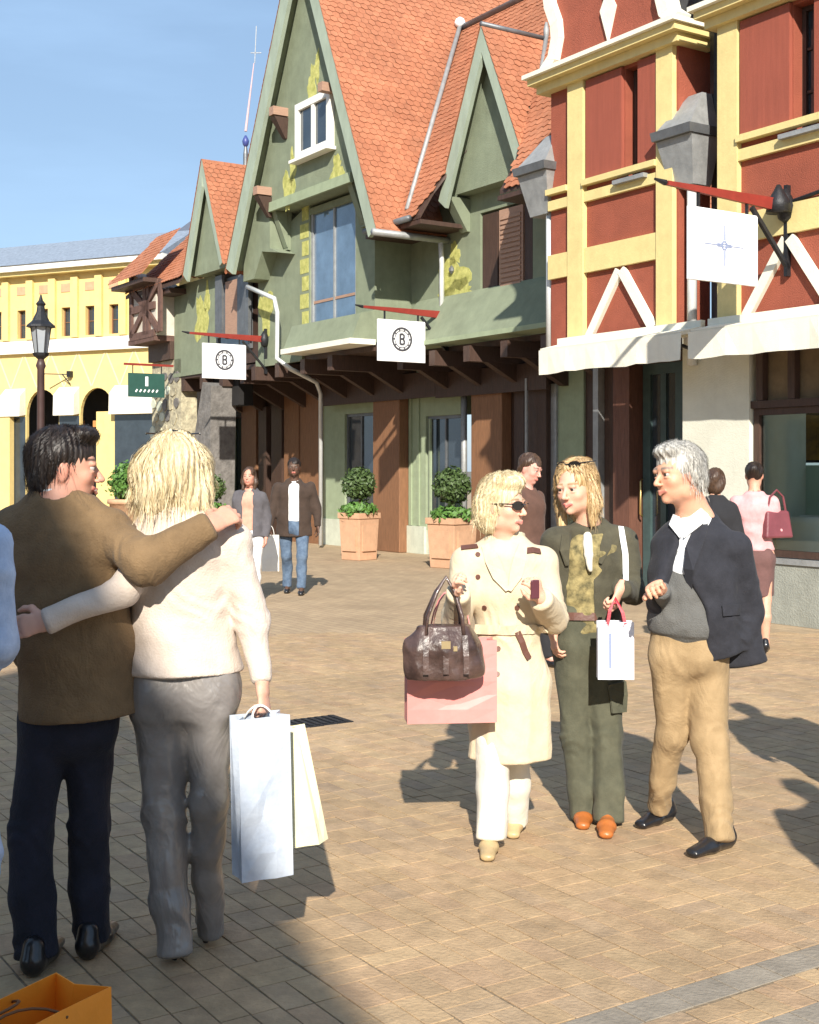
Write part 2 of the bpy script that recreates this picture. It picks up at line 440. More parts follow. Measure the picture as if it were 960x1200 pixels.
def paver_obj(pc, m, name):
    key = (round(pc[2], 3), round(pc[3], 3), m.name)
    if key not in cache:
        b = paver_mesh(pc[2], pc[3], -.02, 0)
        me = bpy.data.meshes.new(name); me.from_pydata(b.v, [], b.f); me.materials.append(m); cache[key] = me
    o = bpy.data.objects.new(name, cache[key]); COL.objects.link(o); o.parent = plaza
    x, y = g2w(pc[0], pc[1]); o.location = (x, y, random.uniform(-.0010, .0010))
    o.rotation_euler = (random.uniform(-.005, .005), random.uniform(-.005, .005), FROT + random.uniform(-.01, .01))
for pc in gb_keep: paver_obj(pc, M_greypave, 'paving_stone')
for pc in out[:NB]: paver_obj(pc, M_paver, 'brick')
def join_pavers(lst, name, m):
    if not lst: return
    V, Fc = [], []
    for pc in lst:
        b = paver_mesh(pc[2], pc[3], -.02, 0)
        x, y = g2w(pc[0], pc[1]); dz = random.uniform(-.0010, .0010); an = FROT + random.uniform(-.01, .01); ca_, sa_ = math.cos(an), math.sin(an)
        tx, ty = random.uniform(-.007, .007), random.uniform(-.007, .007)
        n0 = len(V)
        V += [(x + v[0] * ca_ - v[1] * sa_, y + v[0] * sa_ + v[1] * ca_, v[2] + dz + v[0] * tx + v[1] * ty) for v in b.v]
        Fc += [tuple(i + n0 for i in f) for f in b.f]
    me = bpy.data.meshes.new(name); me.from_pydata(V, [], Fc); me.materials.append(m)
    o = bpy.data.objects.new(name, me); COL.objects.link(o); o.parent = plaza; o['kind'] = 'stuff'
join_pavers(out[NB:], 'brick_field', M_pavers)
M_greyfield = random_mat('grey_paver_field', [(.29, .245, .19), (.32, .275, .215), (.27, .23, .18)], 'island', .85, .5, 60, .15)
join_pavers(gb[40:], 'paving_stone_field', M_greyfield)
# sheets of paving around and beyond the laid pieces
def far_sheet():
    R = [(-.345 * 12.4 - .35, 12.4), (-.345 * 2.7 - .35, 2.7), (.345 * 2.7 + .35, 2.7), (.345 * 12.4 + .35, 12.4)]
    b = MB()
    z = -.002
    L, T, Rr, Bt = -60, 90, 60, -40
    v = [(L, Bt, z), (Rr, Bt, z), (Rr, T, z), (L, T, z)] + [(p[0], p[1], z) for p in R]
    b.v = v; b.f = [(0, 1, 6, 5), (1, 2, 7, 6), (2, 3, 4, 7), (3, 0, 5, 4)]
    me = bpy.data.meshes.new('paving'); me.from_pydata(b.v, [], b.f); me.materials.append(M_far)
    o = bpy.data.objects.new('paving', me); COL.objects.link(o); o.parent = plaza
far_sheet()
# dark grate / cover plate lying in the paving
g = empty('drain_cover', tuple(at(372, 846, 2400 / 296.)), FROT, 'dark square iron drain cover set in the paving beside the blonde woman', 'drain cover')
g.location.z = 0
b = MB().box(-.13, .13, -.19, .19, -.012, .006); b.build('frame', M_iron, g)
for i in range(7):
    yy = -.15 + i * .05
    bx(-.11, .11, yy - .012, yy + .012, .007, .012).build('bar', M_iron, g)
# grey gutter stones in front of the green houses
for i in range(26):
    pass

# ------------------------------------------------------------------ leaf clumps
def leaves(name, center, R, count, size, m, parent, squash=1., shell=.55, seed=1, drop=None):
    rng = random.Random(seed); V = []; F = []
    for i in range(count):
        while True:
            d = Vector((rng.gauss(0, 1), rng.gauss(0, 1), rng.gauss(0, 1)))
            if d.length > .1: break
        d.normalize()
        bumpy = 1 + .07 * math.sin(d.x * 7 + seed) + .06 * math.sin(d.y * 9 + d.z * 8) + (rng.uniform(0, .22) if rng.random() < .04 else 0)
        r = (shell + (1 - shell) * rng.random() ** .5) * bumpy * rng.uniform(.96, 1.05)
        p = Vector((center[0] + d.x * R[0] * r, center[1] + d.y * R[1] * r, center[2] + d.z * R[2] * r))
        nrm = (d + Vector((rng.gauss(0, .5), rng.gauss(0, .5), rng.gauss(0, .5)))).normalized()
        t = nrm.orthogonal().normalized(); ang = rng.uniform(0, 6.28)
        t = t * math.cos(ang) + nrm.cross(t) * math.sin(ang); q = nrm.cross(t)
        s = size * rng.uniform(.6, 1.3); n0 = len(V)
        V += [p - t * s, p + q * s * .5, p + t * s, p - q * s * .5]
        F.append((n0, n0 + 1, n0 + 2, n0 + 3))
    me = bpy.data.meshes.new(name); me.from_pydata(V, [], F); me.materials.append(m)
    o = bpy.data.objects.new(name, me); COL.objects.link(o); o.parent = parent; return o

# ------------------------------------------------------------------ windows
def window(parent, u0, u1, z0, z1, y, frame_m, glass_m, nx=2, nz=1, fwid=.06, name='window', depth=.07, sill=None):
    f = MB()
    f.box(u0, u0 + fwid, y - depth, y, z0, z1); f.box(u1 - fwid, u1, y - depth, y, z0, z1)
    f.box(u0 + fwid, u1 - fwid, y - depth, y, z0, z0 + fwid); f.box(u0 + fwid, u1 - fwid, y - depth, y, z1 - fwid, z1)
    for i in range(1, nx):
        x = u0 + (u1 - u0) * i / nx
        f.box(x - fwid * .35, x + fwid * .35, y - depth + .01, y - .002, z0 + fwid, z1 - fwid)
    for j in range(1, nz):
        z = z0 + (z1 - z0) * j / nz
        f.box(u0 + fwid, u1 - fwid, y - depth + .016, y - .004, z - fwid * .3, z + fwid * .3)
    o = f.build(name, frame_m, parent)
    for i in range(nx):
        a = u0 + (u1 - u0) * i / nx + fwid * .3; c_ = u0 + (u1 - u0) * (i + 1) / nx - fwid * .3
        bx(a, c_, y - depth * .45, y - depth * .3, z0 + fwid * .5, z1 - fwid * .5).build('pane', glass_m, o)
    if sill: bx(u0 - .06, u1 + .06, y - depth - .10, y, z0 - .06, z0 - .003).build('sill', sill, o)
    return o

# ================================================================== green house with the tall gable
ga = froot('green_house', -1.3, 0, 'tall green gabled house with white dormer window and steep orange tiled roof', 'house')
yA = 0.
AP = (fu(351, -.62), 11.85); AL = (fu(267, -.62), 5.72); AR = (fu(443, -.62), 5.62)
uL, uR = AL[0] + .15, 1.62
wz = 3.85
# lower wall with the opening for the tall window
w0, w1 = fu(363, 0), fu(417, 0); wt, wb = 5.60, fz(390, 385, 0)
def gable_at(u):   # height of roof underside
    return AP[1] - (AP[1] - AR[1]) / (AR[0] - AP[0]) * (u - AP[0]) if u > AP[0] else AP[1] - (AP[1] - AL[1]) / (AP[0] - AL[0]) * (AP[0] - u)
hood = 6.72
wall = MB()
wall.prism([(uL, wz), (w0, wz), (w0, gable_at(w0) - .25 if gable_at(w0) < hood else hood), (uL + .42, 6.2), (uL, 5.75)], 0, .3)
wall.prism([(w1, wz), (uR, wz), (uR, 5.8), (w1, min(hood, gable_at(w1) - .1))], 0, .3)
wall.prism([(w0, wz), (w1, wz), (w1, wb), (w0, wb)], 0, .3)
wall.prism([(w0, wt + .9), (w1, wt + .9), (w1, hood - .1), (w0, hood - .1)], 0, .3)
wall.box(w0, w1, .28, .6, wb, hood)
wall.box(uR - .3, uR, .3, 1.1, wz, 5.8); wall.box(uL, uL + .3, .3, 8, 3.86, 5.8)
wall.build('wall', M_green, ga)
# upper gable wall standing forward over the window
h0u, h0z = fp(315, 246, -.38); h1u, h1z = fp(411, 215, -.38)
hz = (h0z + h1z) / 2
MB().prism([(h0u, hz), (h1u, hz), (h1u + .02, gable_at(h1u) - .18), (AP[0], AP[1] - .2), (h0u - .02, gable_at(h0u) - .18)], -.36, .25).build('gable_wall', M_green, ga)
bx(h0u - .05, h1u + .05, -.42, -.36, hz - .02, hz + .16).build('ledge', M_cornergreen, ga)
for uu in (h0u + .12, h1u - .12):
    MB().prism([(uu - .09, hz), (uu + .09, hz), (uu + .09, hz - .75), (uu - .09, hz - .75)], -.06, .02).build('bracket', M_green, ga)
    b = MB(); b.hexa([(uu - .08, -.07, hz - .7), (uu + .08, -.07, hz - .7), (uu + .08, -.01, hz - .7), (uu - .08, -.01, hz - .7)],
                     [(uu - .08, -.34, hz - .01), (uu + .08, -.34, hz - .01), (uu + .08, -.01, hz - .01), (uu - .08, -.01, hz - .01)])
    b.build('bracket', M_green, ga)
# tall window
wtall = window(ga, w0, w1, wb + .02, hood - .12, .10, M_leadlight, M_blueglass, 2, 1, .07, sill=M_greenlight)
bx(w0 + .05, w1 - .05, .055, .075, wb + .55, wb + .60).build('transom', M_shutter, wtall)
# white window in the gable
a0u, a0z = fp(349, 189, -.40); a1u = fu(390, -.40); a1z = fz(349, 124, -.40)
ww = window(ga, a0u, a1u, a0z, a1z, -.365, M_white, M_glass, 2, 1, .13, depth=.10, sill=M_white)
# painted ornament plus one sunlit spot put in as paint, each patch a thin skin of paint on the plaster
def patch(px, py, rx, rz, y, parent, seed, m=M_vine):
    rng = random.Random(seed); u, z = fp(px, py, y); pts = []
    for i in range(26):
        a = 2 * math.pi * i / 26; r = 1 + .32 * math.sin(3 * a + seed) * rng.uniform(.5, 1) + rng.uniform(-.18, .18)
        pts.append((u + rx * r * math.cos(a), z + rz * r * math.sin(a)))
    MB().prism(pts, y - .004, y + .01).build('ornament_and_sun_patch', m, parent)
patch(338, 222, .24, .34, -.362, ga, 1); patch(343, 196, .12, .30, -.362, ga, 2); patch(395, 201, .22, .26, -.362, ga, 3)
patch(366, 100, .16, .34, -.362, ga, 4); patch(372, 78, .08, .3, -.362, ga, 5)
patch(312, 365, .30, .40, -.002, ga, 6)
for i in range(9):      # painted quoins beside the tall window
    zz = wb + .15 + i * .34
    bx(w0 - .30 - (.08 if i % 2 else 0), w0 - .04, -.006, .02, zz, zz + .28).build('painted_quoin', M_vine, ga)
# apron under the window, standing forward, with a pale bottom edge
q0, q1 = fu(334, -.45), uR + .02
b = MB(); b.hexa([(q0, -.48, 3.90), (q1, -.48, 3.90), (q1, .0, 3.90), (q0, 0, 3.90)], [(q0, -.30, 4.35), (q1, -.30, 4.35), (q1, 0, 4.42), (q0, 0, 4.42)])
b.build('apron', M_green, ga)
bx(q0 - .03, q1 + .01, -.53, 0, 3.80, 3.897).build('apron_edge', M_cream, ga)
bx(uL, q0 - .04, -.06, .30, 3.70, 3.848).build('floor_band', M_green, ga)
# barge boards
def rake(parent, apex, foot, y0, y1, w, m, flare=.0):
    A = Vector((apex[0], 0, apex[1])); B_ = Vector((foot[0], 0, foot[1])); d = (B_ - A).normalized(); nn = Vector((d.z, 0, -d.x))
    if nn.z > 0: nn = -nn
    pts = [(A.x, A.z), (B_.x, B_.z), ((B_ + nn * w * .9).x, (B_ + nn * w * .9).z - flare), ((A + nn * w).x, (A + nn * w).z)]
    A2 = (apex[0], apex[1] - w / max(.2, abs(d.x)) * .98)
    pts = [(A.x, A.z), (B_.x, B_.z), (B_.x + nn.x * w, B_.z + nn.z * w - flare), A2]
    return MB().prism(pts, y0, y1).build('barge_board', m, parent)
rake(ga, AP, AL, -.66, -.58, .34, M_greenlight); rake(ga, AP, AR, -.66, -.58, .27, M_greenlight)
# soffits and roof slabs
def slab(parent, P, Q, y0, y1, t, name='roof_slope', m=M_darkbrown, lift=.0):
    """P, Q = (u, z) ends of the rake; a thin board layer under the tiles"""
    A = Vector((P[0], 0, P[1])); B_ = Vector((Q[0], 0, Q[1])); d = (B_ - A).normalized(); nn = Vector((d.z, 0, -d.x))
    if nn.z > 0: nn = -nn
    a, b2 = A, B_
    pts = [(a.x, a.z), (b2.x, b2.z), (b2.x + nn.x * t, b2.z + nn.z * t), (a.x + nn.x * t * .5, a.z - t / max(.2, abs(d.x)))]
    return MB().prism(pts, y0, y1).build(name, m, parent)
RD = 11.
slab(ga, AP, AL, -.575, RD, .07, m=M_green); slab(ga, AP, AR, -.575, RD, .07, m=M_green)
# pale boards under the verge, between wall and barge board
roofA = tiled((AR[0] + .05, -.67, AR[1] - .1), (0, 1, 0), (AP[0] - AR[0], 0, AP[1] - AR[1]), RD + .7, 7.05, 'roof_tiles', M_tile, ga)
roofAL = tiled((AL[0] - .05, -.67, AL[1] - .1), (0, 1, 0), (AP[0] - AL[0], 0, AP[1] - AL[1]), RD + .7, 7.15, 'roof_tiles', M_tile, ga)
# purlin ends
for (px, py) in ((325, 131), (306, 224)):
    u, z = fp(px, py, -.55)
    bx(u - .09, u + .09, -.68, -.33, z - .08, z + .08).build('purlin_end', M_shutter, ga)
    b = MB(); b.hexa([(u - .05, -.40, z - .5), (u + .05, -.40, z - .5), (u + .05, -.34, z - .5), (u - .05, -.34, z - .5)],
                     [(u - .10, -.66, z - .11), (u + .10, -.66, z - .11), (u + .10, -.34, z - .11), (u - .10, -.34, z - .11)])
    b.build('bracket', M_darkbrown, ga)
u, z = fp(383, 103, -.55); bx(u - .08, u + .08, -.69, -.33, z - .08, z + .08).build('purlin_end', M_shutter, ga)
# lower left bay: wall standing forward under the left rake
u0, z0 = fp(300, 318, -.3); u1, z1_ = fp(330, 296, -.3)
MB().prism([(uL, z0 - .15), (u0, z0 - .15), (u0 + .35, z0 + .35), (u1, z1_), (h0u - .03, z1_ + .15), (h0u - .03, gable_at(h0u) - .2), (uL + .02, z0 + .2)], -.34, .01).build('wall_panel', M_green, ga)
# downpipe
pp = [fp(290, 336, -.35) + (-.35,), fp(322, 350, -.30) + (-.30,), fp(325, 366, -.28) + (-.28,), fp(325, 420, -.28) + (-.28,), fp(340, 432, -.25) + (-.25,), fp(371, 448, .7) + (.7,), fp(376, 462, .90) + (.90,), (fu(376, .9), .05, .90)]
MB().tube([(p[0], p[2], p[1]) for p in pp], .045, 8).build('downpipe', M_pipe, ga, smooth=True)
# roof gutter on the right eave
MB().tube([(AR[0] + .08, -.78, AR[1] - .08), (AR[0] + .08, .9, AR[1] - .08)], .06, 8).build('gutter', M_leadlight, ga, smooth=True)
pz = AR[1] - .1
MB().tube([(AR[0] + .07, .60, pz), (AR[0] + .02, .66, pz - .35), (AR[0] - .02, .69, pz - .6), (AR[0] - .02, .69, 3.9)], .045, 8).build('downpipe', M_pipe, ga, smooth=True)
patch(466, 352, .16, .30, .76, ga, 7)  # spot of sunlight on the shaded return wall, painted as a yellow patch

# ground floor of the green houses: wall set back under the jetty
yG = 1.6
gz = 3.85
G_END = fu(700, yG) + .6
def gwall(parent, px0, px1, m, z0=0, z1=gz, y=yG, t=.25, name='ground_wall'):
    return bx(fu(px0, y), fu(px1, y), y, y + t, z0, z1).build(name, m, parent)
# floor slab / jetty ceiling with beams
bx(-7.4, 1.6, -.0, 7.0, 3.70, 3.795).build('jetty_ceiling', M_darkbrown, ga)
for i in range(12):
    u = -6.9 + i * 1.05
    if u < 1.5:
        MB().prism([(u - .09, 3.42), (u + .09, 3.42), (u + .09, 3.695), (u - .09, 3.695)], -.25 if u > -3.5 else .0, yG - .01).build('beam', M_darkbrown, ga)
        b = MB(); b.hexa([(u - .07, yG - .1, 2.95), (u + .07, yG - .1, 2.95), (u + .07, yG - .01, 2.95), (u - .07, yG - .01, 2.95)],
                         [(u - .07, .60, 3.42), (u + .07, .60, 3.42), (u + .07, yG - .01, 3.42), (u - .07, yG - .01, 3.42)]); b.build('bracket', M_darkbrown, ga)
gwall(ga, 376, 404, M_cornergreen)
bx(fu(376, yG - .3), 1.6, yG - .30, yG - .225, 2.93, 3.40).build('shade_board', M_darkbrown, ga)  # dark board added to deepen the shade below the jetty
bx(fu(376, yG) - .02, fu(404, yG), yG - .05, yG - .002, 0, .55).build('plinth', M_plinth, ga)
gwall(ga, 404, 440, M_cornergreen, 2.75, gz); gwall(ga, 404, 440, M_cornergreen, 0, .5)
window(ga, fu(404, yG), fu(438, yG), .5, 2.75, yG + .12, M_lead, M_glass, 2, 1, .06)
def pillar(parent, px0, px1, y0, m, z1, name='pillar', z0=0, cap=True):
    y = y0
    o = bx(fu(px0, y), fu(px1, y), y, yG - .002 if y < yG - .05 else y + .2, z0, z1).build(name, m, parent, bevel=.015)
    return o
pillar(ga, 437, 468, yG - .22, M_brown, 3.40)
gwall(ga, 468, 499, M_cornergreen, 0, 3.8)
bx(fu(468, yG) + .02, fu(499, yG) + .02, yG - .05, yG - .002, 0, .52).build('plinth', M_plinth, ga)
# ribs of the green pilaster
for px in (473, 482, 491):
    bx(fu(px, yG) - .04, fu(px, yG) + .04, yG - .03, yG - .001, .53, 3.0).build('pilaster_rib', M_cornergreen, ga)
# left shops: x 236..376
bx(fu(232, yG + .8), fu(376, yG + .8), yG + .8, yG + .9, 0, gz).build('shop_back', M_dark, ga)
gwall(ga, 249, 266, M_cornergreen, 0, 3.3)
gwall(ga, 232, 376, M_darkbrown, 3.0, gz)
for a_, b_, m_ in ((283, 300, M_brown), (303, 312, M_darkbrown), (318, 330, M_darkbrown), (333, 350, M_brown), (352, 374, M_brown)):
    gwall(ga, a_, b_, m_, 0, 3.05 if m_ is M_darkbrown else 3.3, y=yG - .1, t=.2, name='pillar')
for a_, b_ in ((266, 283), (300, 318), (330, 352)):
    window(ga, fu(a_, yG + .2), fu(b_, yG + .2), .1, 2.9, yG + .3, M_darkbrown, M_glass, 1, 1, .05, name='shop_window')
rngd = random.Random(5)
for i in range(10):     # goods dimly seen behind the glass
    px = rngd.uniform(268, 348); zz = rngd.uniform(.6, 2.4)
    u = fu(px, yG + .5); bx(u - .14, u + .14, yG + .45, yG + .6, zz, zz + rngd.uniform(.2, .45)).build('shelf_goods', rngd.choice([M_shutter, M_terra, M_plinth, M_leadlight, M_brown]), ga)

# ================================================================== second green house (dormer)
gbh = froot('green_house', 3.8, .77, 'green jettied house with narrow pointed gable dormer and brown shuttered window', 'house')
yB = .77
UB0 = 1.62; UB1 = fu(655, yB) + .6
hwB, hzB = fp(563, 250, yB); hw2, _ = fp(613, 250, yB); _, hz2 = fp(590, 351, yB)
DW = fu(566, yB - .46); DA = (DW, 8.68); DL = (DW - 1.20, 6.10); DR = (DW + 1.20, 6.10)
wall = MB()
wall.prism([(UB0, 3.8), (hwB, 3.8), (hwB, 6.2), (UB0, 6.2)], yB, yB + .3)
wall.prism([(hw2 + .25, 3.8), (UB1, 3.8), (UB1, 6.2), (hw2 + .25, 6.2)], yB, yB + .3)
wall.prism([(hwB, 3.8), (hw2 + .25, 3.8), (hw2 + .25, hz2), (hwB, hz2)], yB, yB + .3)
wall.prism([(hwB, hzB), (hw2 + .25, hzB), (hw2 + .25, 6.2), (hwB, 6.2)], yB, yB + .3)
wall.build('wall', M_green, gbh)
MB().prism([(DW - 1.02, 6.2), (DW + 1.02, 6.2), (DW, 8.42)], yB - .26, yB + .25).build('dormer_wall', M_green, gbh)
rake(gbh, DA, DL, yB - .50, yB - .43, .22, M_greenlight, .06); rake(gbh, DA, DR, yB - .50, yB - .43, .17, M_greenlight, .06)
slab(gbh, DA, DL, yB - .425, yB + 2.6, .05, m=M_green); slab(gbh, DA, DR, yB - .425, yB + 2.6, .05, m=M_green)
def ridgeA(u): return AP[1] - (AP[1] - AR[1]) / (AR[0] - AP[0]) * (u - AP[0])
def solve(fn, lo, hi):
    fl = fn(lo)
    for _ in range(50):
        m_ = (lo + hi) / 2
        if (fn(m_) > 0) == (fl > 0): lo = m_
        else: hi = m_
    return (lo + hi) / 2
y_v = solve(lambda y: fu(476, y) - (AR[0] + .05), -1.5, 3.); z_v = fz(476, 248, y_v)
y_t = solve(lambda y: ridgeA(fu(540, y)) - fz(540, 37, y), .5, 8.); z_t = fz(540, 37, y_t); u_t = fu(540, y_t)
sl = (z_t - z_v) / (y_t - y_v)
def front_z(y): return z_v + sl * (y - y_v)
def dormz(u): return DA[1] - (DA[1] - DR[1]) / 1.2 * abs(u - DW)
def clipB(p):   # front slope hidden inside the neighbour's roof and inside the dormer
    return p.z > ridgeA(p.x) - .02 and p.z > (dormz(p.x) - .05 if abs(p.x - DW) < 1.2 else -9) and p.x < UB1
y_e = y_v - .10
tiled((-1.2, y_e, front_z(y_e)), (1, 0, 0), (0, 1, sl), 9.2, (y_t - y_e) * math.hypot(1, sl), 'roof_tiles', M_tile, gbh, clip=clipB)
def yz_(z): return y_v + (z - z_v) / sl
yd_ = max(y_e + .05, yz_(DL[1])); yr_ = yz_(DA[1])
_pl = [(AR[0], y_e + .02), (DL[0] + .12, y_e + .02), (DL[0] + .12, yd_ + .1), (DW, yr_), (DR[0] - .12, yd_ + .1), (DR[0] - .12, y_e + .02), (UB1, y_e + .02), (UB1, y_t), (u_t, y_t)]
_n = len(_pl)
MB().add([(a_, b_, front_z(b_) - .02) for a_, b_ in _pl] + [(a_, b_, front_z(b_) - .08) for a_, b_ in _pl],
         [tuple(range(_n)), tuple(reversed(range(_n, 2 * _n)))] + [(i, (i + 1) % _n, (i + 1) % _n + _n, i + _n) for i in range(_n)]).build('roof_slope', M_darkbrown, gbh)
'''MB().add([(AR[0], y_e + .02, front_z(y_e) - .02), (UB1, y_e + .02, front_z(y_e) - .02), (UB1, y_t, z_t - .02), (u_t, y_t, z_t - .02),
          (AR[0], y_e + .02, front_z(y_e) - .08), (UB1, y_e + .02, front_z(y_e) - .08), (UB1, y_t, z_t - .08), (u_t, y_t, z_t - .08)],
         [(0, 1, 2, 3), (7, 6, 5, 4), (0, 4, 5, 1), (1, 5, 6, 2), (2, 6, 7, 3), (3, 7, 4, 0)]).build('roof_slope', M_darkbrown, gbh)'''
tiled((DR[0] + .03, yB - .51, DR[1] - .04), (0, 1, 0), (-1.2, 0, DA[1] - DR[1]), 3.0, 2.86, 'roof_tiles', M_tile, gbh, clip=lambda p: p.z > front_z(p.y) - .05)
tiled((DL[0] - .03, yB - .51, DL[1] - .04), (0, 1, 0), (1.2, 0, DA[1] - DL[1]), 3.0, 2.86, 'roof_tiles', M_tile, gbh, clip=lambda p: p.z > front_z(p.y) - .05)
# ridges and valleys in lead
ytop = y_t
MB().tube([(u_t, ytop, front_z(ytop) + .05), (UB1, ytop, front_z(ytop) + .05)], .07, 8).build('ridge_roll', M_lead, gbh, smooth=True)
vt = (u_t + .06, y_t - .06, front_z(y_t) + .08); vb = (AR[0] + .08, y_v, z_v + .03)
MB().tube([vt, vb], .045, 8).build('valley_flashing', M_leadlight, gbh, smooth=True)
MB().lathe(vt, [(.02, -.05), (.09, 0), (.11, .06), (.08, .13), (.02, .17)], 10).build('finial_knob', M_signwhite, gbh, smooth=True)
yr = y_v + (DA[1] - z_v) / sl
MB().tube([(DW, yB - .5, DA[1] + .04), (DW, yr, DA[1] + .04)], .045, 8).build('ridge_roll', M_lead, gbh, smooth=True)
MB().tube([(DW, yr, DA[1] + .10), (DR[0] + .0, max(yB - .5, y_v + (DR[1] - z_v) / sl), DR[1] + .08)], .04, 8).build('valley_flashing', M_leadlight, gbh, smooth=True)
MB().lathe((DW, yr, DA[1] + .1), [(.02, -.05), (.05, 0), (.05, .1), (.02, .22)], 8).build('finial_knob', M_leadlight, gbh, smooth=True)
# deep eaves soffit left of the dormer and right of it
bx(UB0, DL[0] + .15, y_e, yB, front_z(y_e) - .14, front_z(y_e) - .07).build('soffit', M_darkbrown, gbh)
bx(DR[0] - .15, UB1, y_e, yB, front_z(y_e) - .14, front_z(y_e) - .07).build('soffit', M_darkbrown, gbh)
MB().tube([(UB0 + .05, y_e - .05, front_z(y_e) - .02), (DL[0] - .1, y_e - .05, front_z(y_e) - .02)], .055, 8).build('gutter', M_lead, gbh, smooth=True)
for uu in (DL[0] + .12, DR[0] - .12):
    b = MB(); b.hexa([(uu - .10, yB - .06, 5.6), (uu + .10, yB - .06, 5.6), (uu + .10, yB - .002, 5.6), (uu - .10, yB - .002, 5.6)],
                     [(uu - .10, yB - .42, 6.15), (uu + .10, yB - .42, 6.15), (uu + .10, yB - .002, 6.15), (uu - .10, yB - .002, 6.15)]); b.build('bracket', M_green, gbh)
# shuttered window
wn2 = window(gbh, hwB, hw2 + .25, hz2 + .02, hzB - .02, yB + .14, M_green, M_glass, 2, 1, .06, sill=M_cornergreen)
mid_u = fu(585, yB)
sh = MB().box(mid_u, hw2, yB + .0, yB + .04, hz2 + .05, hzB - .04).build('shutter', M_shutter, gbh)
for i in range(16):
    z_ = hz2 + .12 + i * (hzB - hz2 - .25) / 16
    bx(mid_u + .05, hw2 - .05, yB - .018, yB - .001, z_, z_ + .05).build('slat', M_shutter, sh)
bx(hwB + .04, fu(582, yB), yB + .02, yB + .06, hz2 + .05, hzB - .04).build('shutter', M_darkbrown, gbh)
bx(hw2 + .02, hw2 + .22, yB + .02, yB + .06, hz2 + .05, hzB - .04).build('shutter', M_darkbrown, gbh)
# apron flaring outwards
q0 = fu(484, yB) + .15; q1 = UB1
b = MB(); b.hexa([(q0, .28, 3.80), (q1, .28, 3.80), (q1, yB, 3.80), (q0, yB, 3.80)], [(q0, yB - .06, 4.52), (q1, yB - .06, 4.52), (q1, yB, 4.6), (q0, yB, 4.6)])
b.build('apron', M_green, gbh)
bx(q0, q1, .26, yB, 3.72, 3.797).build('apron_edge', M_cornergreen, gbh)
patch(530, 325, .42, .34, yB - .002, gbh, 8); patch(533, 298, .15, .2, yB - .002, gbh, 9); patch(536, 345, .55, .22, yB - .002, gbh, 10)
MB().lathe((fu(531, yB), yB - .03, fz(531, 318, yB)), [(.005, -.05), (.05, 0), (.05, .05), (.005, .1)], 8).build('rosette', M_lead, gbh)
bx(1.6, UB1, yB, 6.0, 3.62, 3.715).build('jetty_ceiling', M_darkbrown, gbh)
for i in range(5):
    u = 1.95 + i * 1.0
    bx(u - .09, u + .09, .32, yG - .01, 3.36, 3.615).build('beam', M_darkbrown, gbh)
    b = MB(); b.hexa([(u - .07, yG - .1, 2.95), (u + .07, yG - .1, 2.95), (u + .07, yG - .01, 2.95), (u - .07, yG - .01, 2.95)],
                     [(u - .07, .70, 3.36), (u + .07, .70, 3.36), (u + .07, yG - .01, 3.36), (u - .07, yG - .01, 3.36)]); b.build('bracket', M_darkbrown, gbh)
def gw2(px0, px1, m, z0=0, z1=3.36, y=yG, t=.25, name='ground_wall'): return gwall(gbh, px0, px1, m, z0, z1, y, t, name)
gw2(499, 540, M_cornergreen, 2.6, 3.36)
bx(1.61, fu(640, yG - .3), yG - .30, yG - .225, 2.90, 3.35).build('shade_board', M_darkbrown, gbh)  # another added dark board, darkens the shaded wall top here
bx(fu(499, yG), fu(540, yG), yG, yG + .2, 0, .45).build('plinth', M_plinth, gbh)
window(gbh, fu(499, yG), fu(540, yG), .45, 2.6, yG + .12, M_lead, M_glass, 2, 1, .06, name='shop_window')
u = fu(507, yG + .05); bx(u - .03, u + .03, yG - .02, yG + .02, .5, 2.55).build('mullion', M_cornergreen, gbh)
pillar(gbh, 552, 588, yG - .22, M_brown, 3.25)
MB().tube([(fu(544, yG - .1), yG - .1, 0), (fu(544, yG - .1), yG - .1, 3.3)], .055, 8).build('downpipe', M_leadlight, gbh, smooth=True)
gw2(588, 604, M_darkbrown); gw2(604, 612, M_dark); pillar(gbh, 602, 614, yG - .1, M_darkbrown, 3.3); 
pillar(gbh, 618, 640, yG - .16, M_darkbrown, 3.36)
MB().tube([(fu(617, yG - .3), yG - .3, 0), (fu(617, yG - .3), yG - .3, 3.1)], .03, 6).build('cable_pipe', M_leadlight, gbh)
gw2(640, 650, M_dark, y=yG + .3)
gw2(652, 684, M_cornergreen, 0, 3.36, y=yG - .02)
gw2(644, 652, M_leadlight, 0, 3.0, y=yG - .06, name='door_jamb')
gw2(684, 760, M_darkbrown, 0, 3.36, y=yG + .02)
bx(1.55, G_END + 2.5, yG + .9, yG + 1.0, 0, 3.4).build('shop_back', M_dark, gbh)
# ================================================================== small green gable, further left
gc = froot('green_house', -5.75, 0, 'small green gabled house left of the tall gable with brown window', 'house')
CA_ = (fu(238, -.42), 8.34); CL = (fu(216, -.42), 5.95); CR = (fu(262, -.42), 5.95)
MB().prism([(-7.4, 3.85), (fu(252, 0), 3.85), (fu(252, 0), 5.9), (-7.4, 5.9)], 0, .3).build('wall', M_green, gc)
MB().prism([(CL[0] + .2, 5.9), (CR[0] - .1, 5.9), (CA_[0], 8.05)], -.26, .25).build('gable_wall', M_green, gc)
bx(fu(252, 0), uL, .10, .3, 3.85, 5.9).build('wall', M_darkbrown, gc)
rake(gc, CA_, CL, -.45, -.38, .24, M_greenlight, .08); rake(gc, CA_, CR, -.45, -.38, .14, M_greenlight)
slab(gc, CA_, CL, -.375, 5, .05, m=M_green); slab(gc, CA_, CR, -.375, 5, .05, m=M_green)
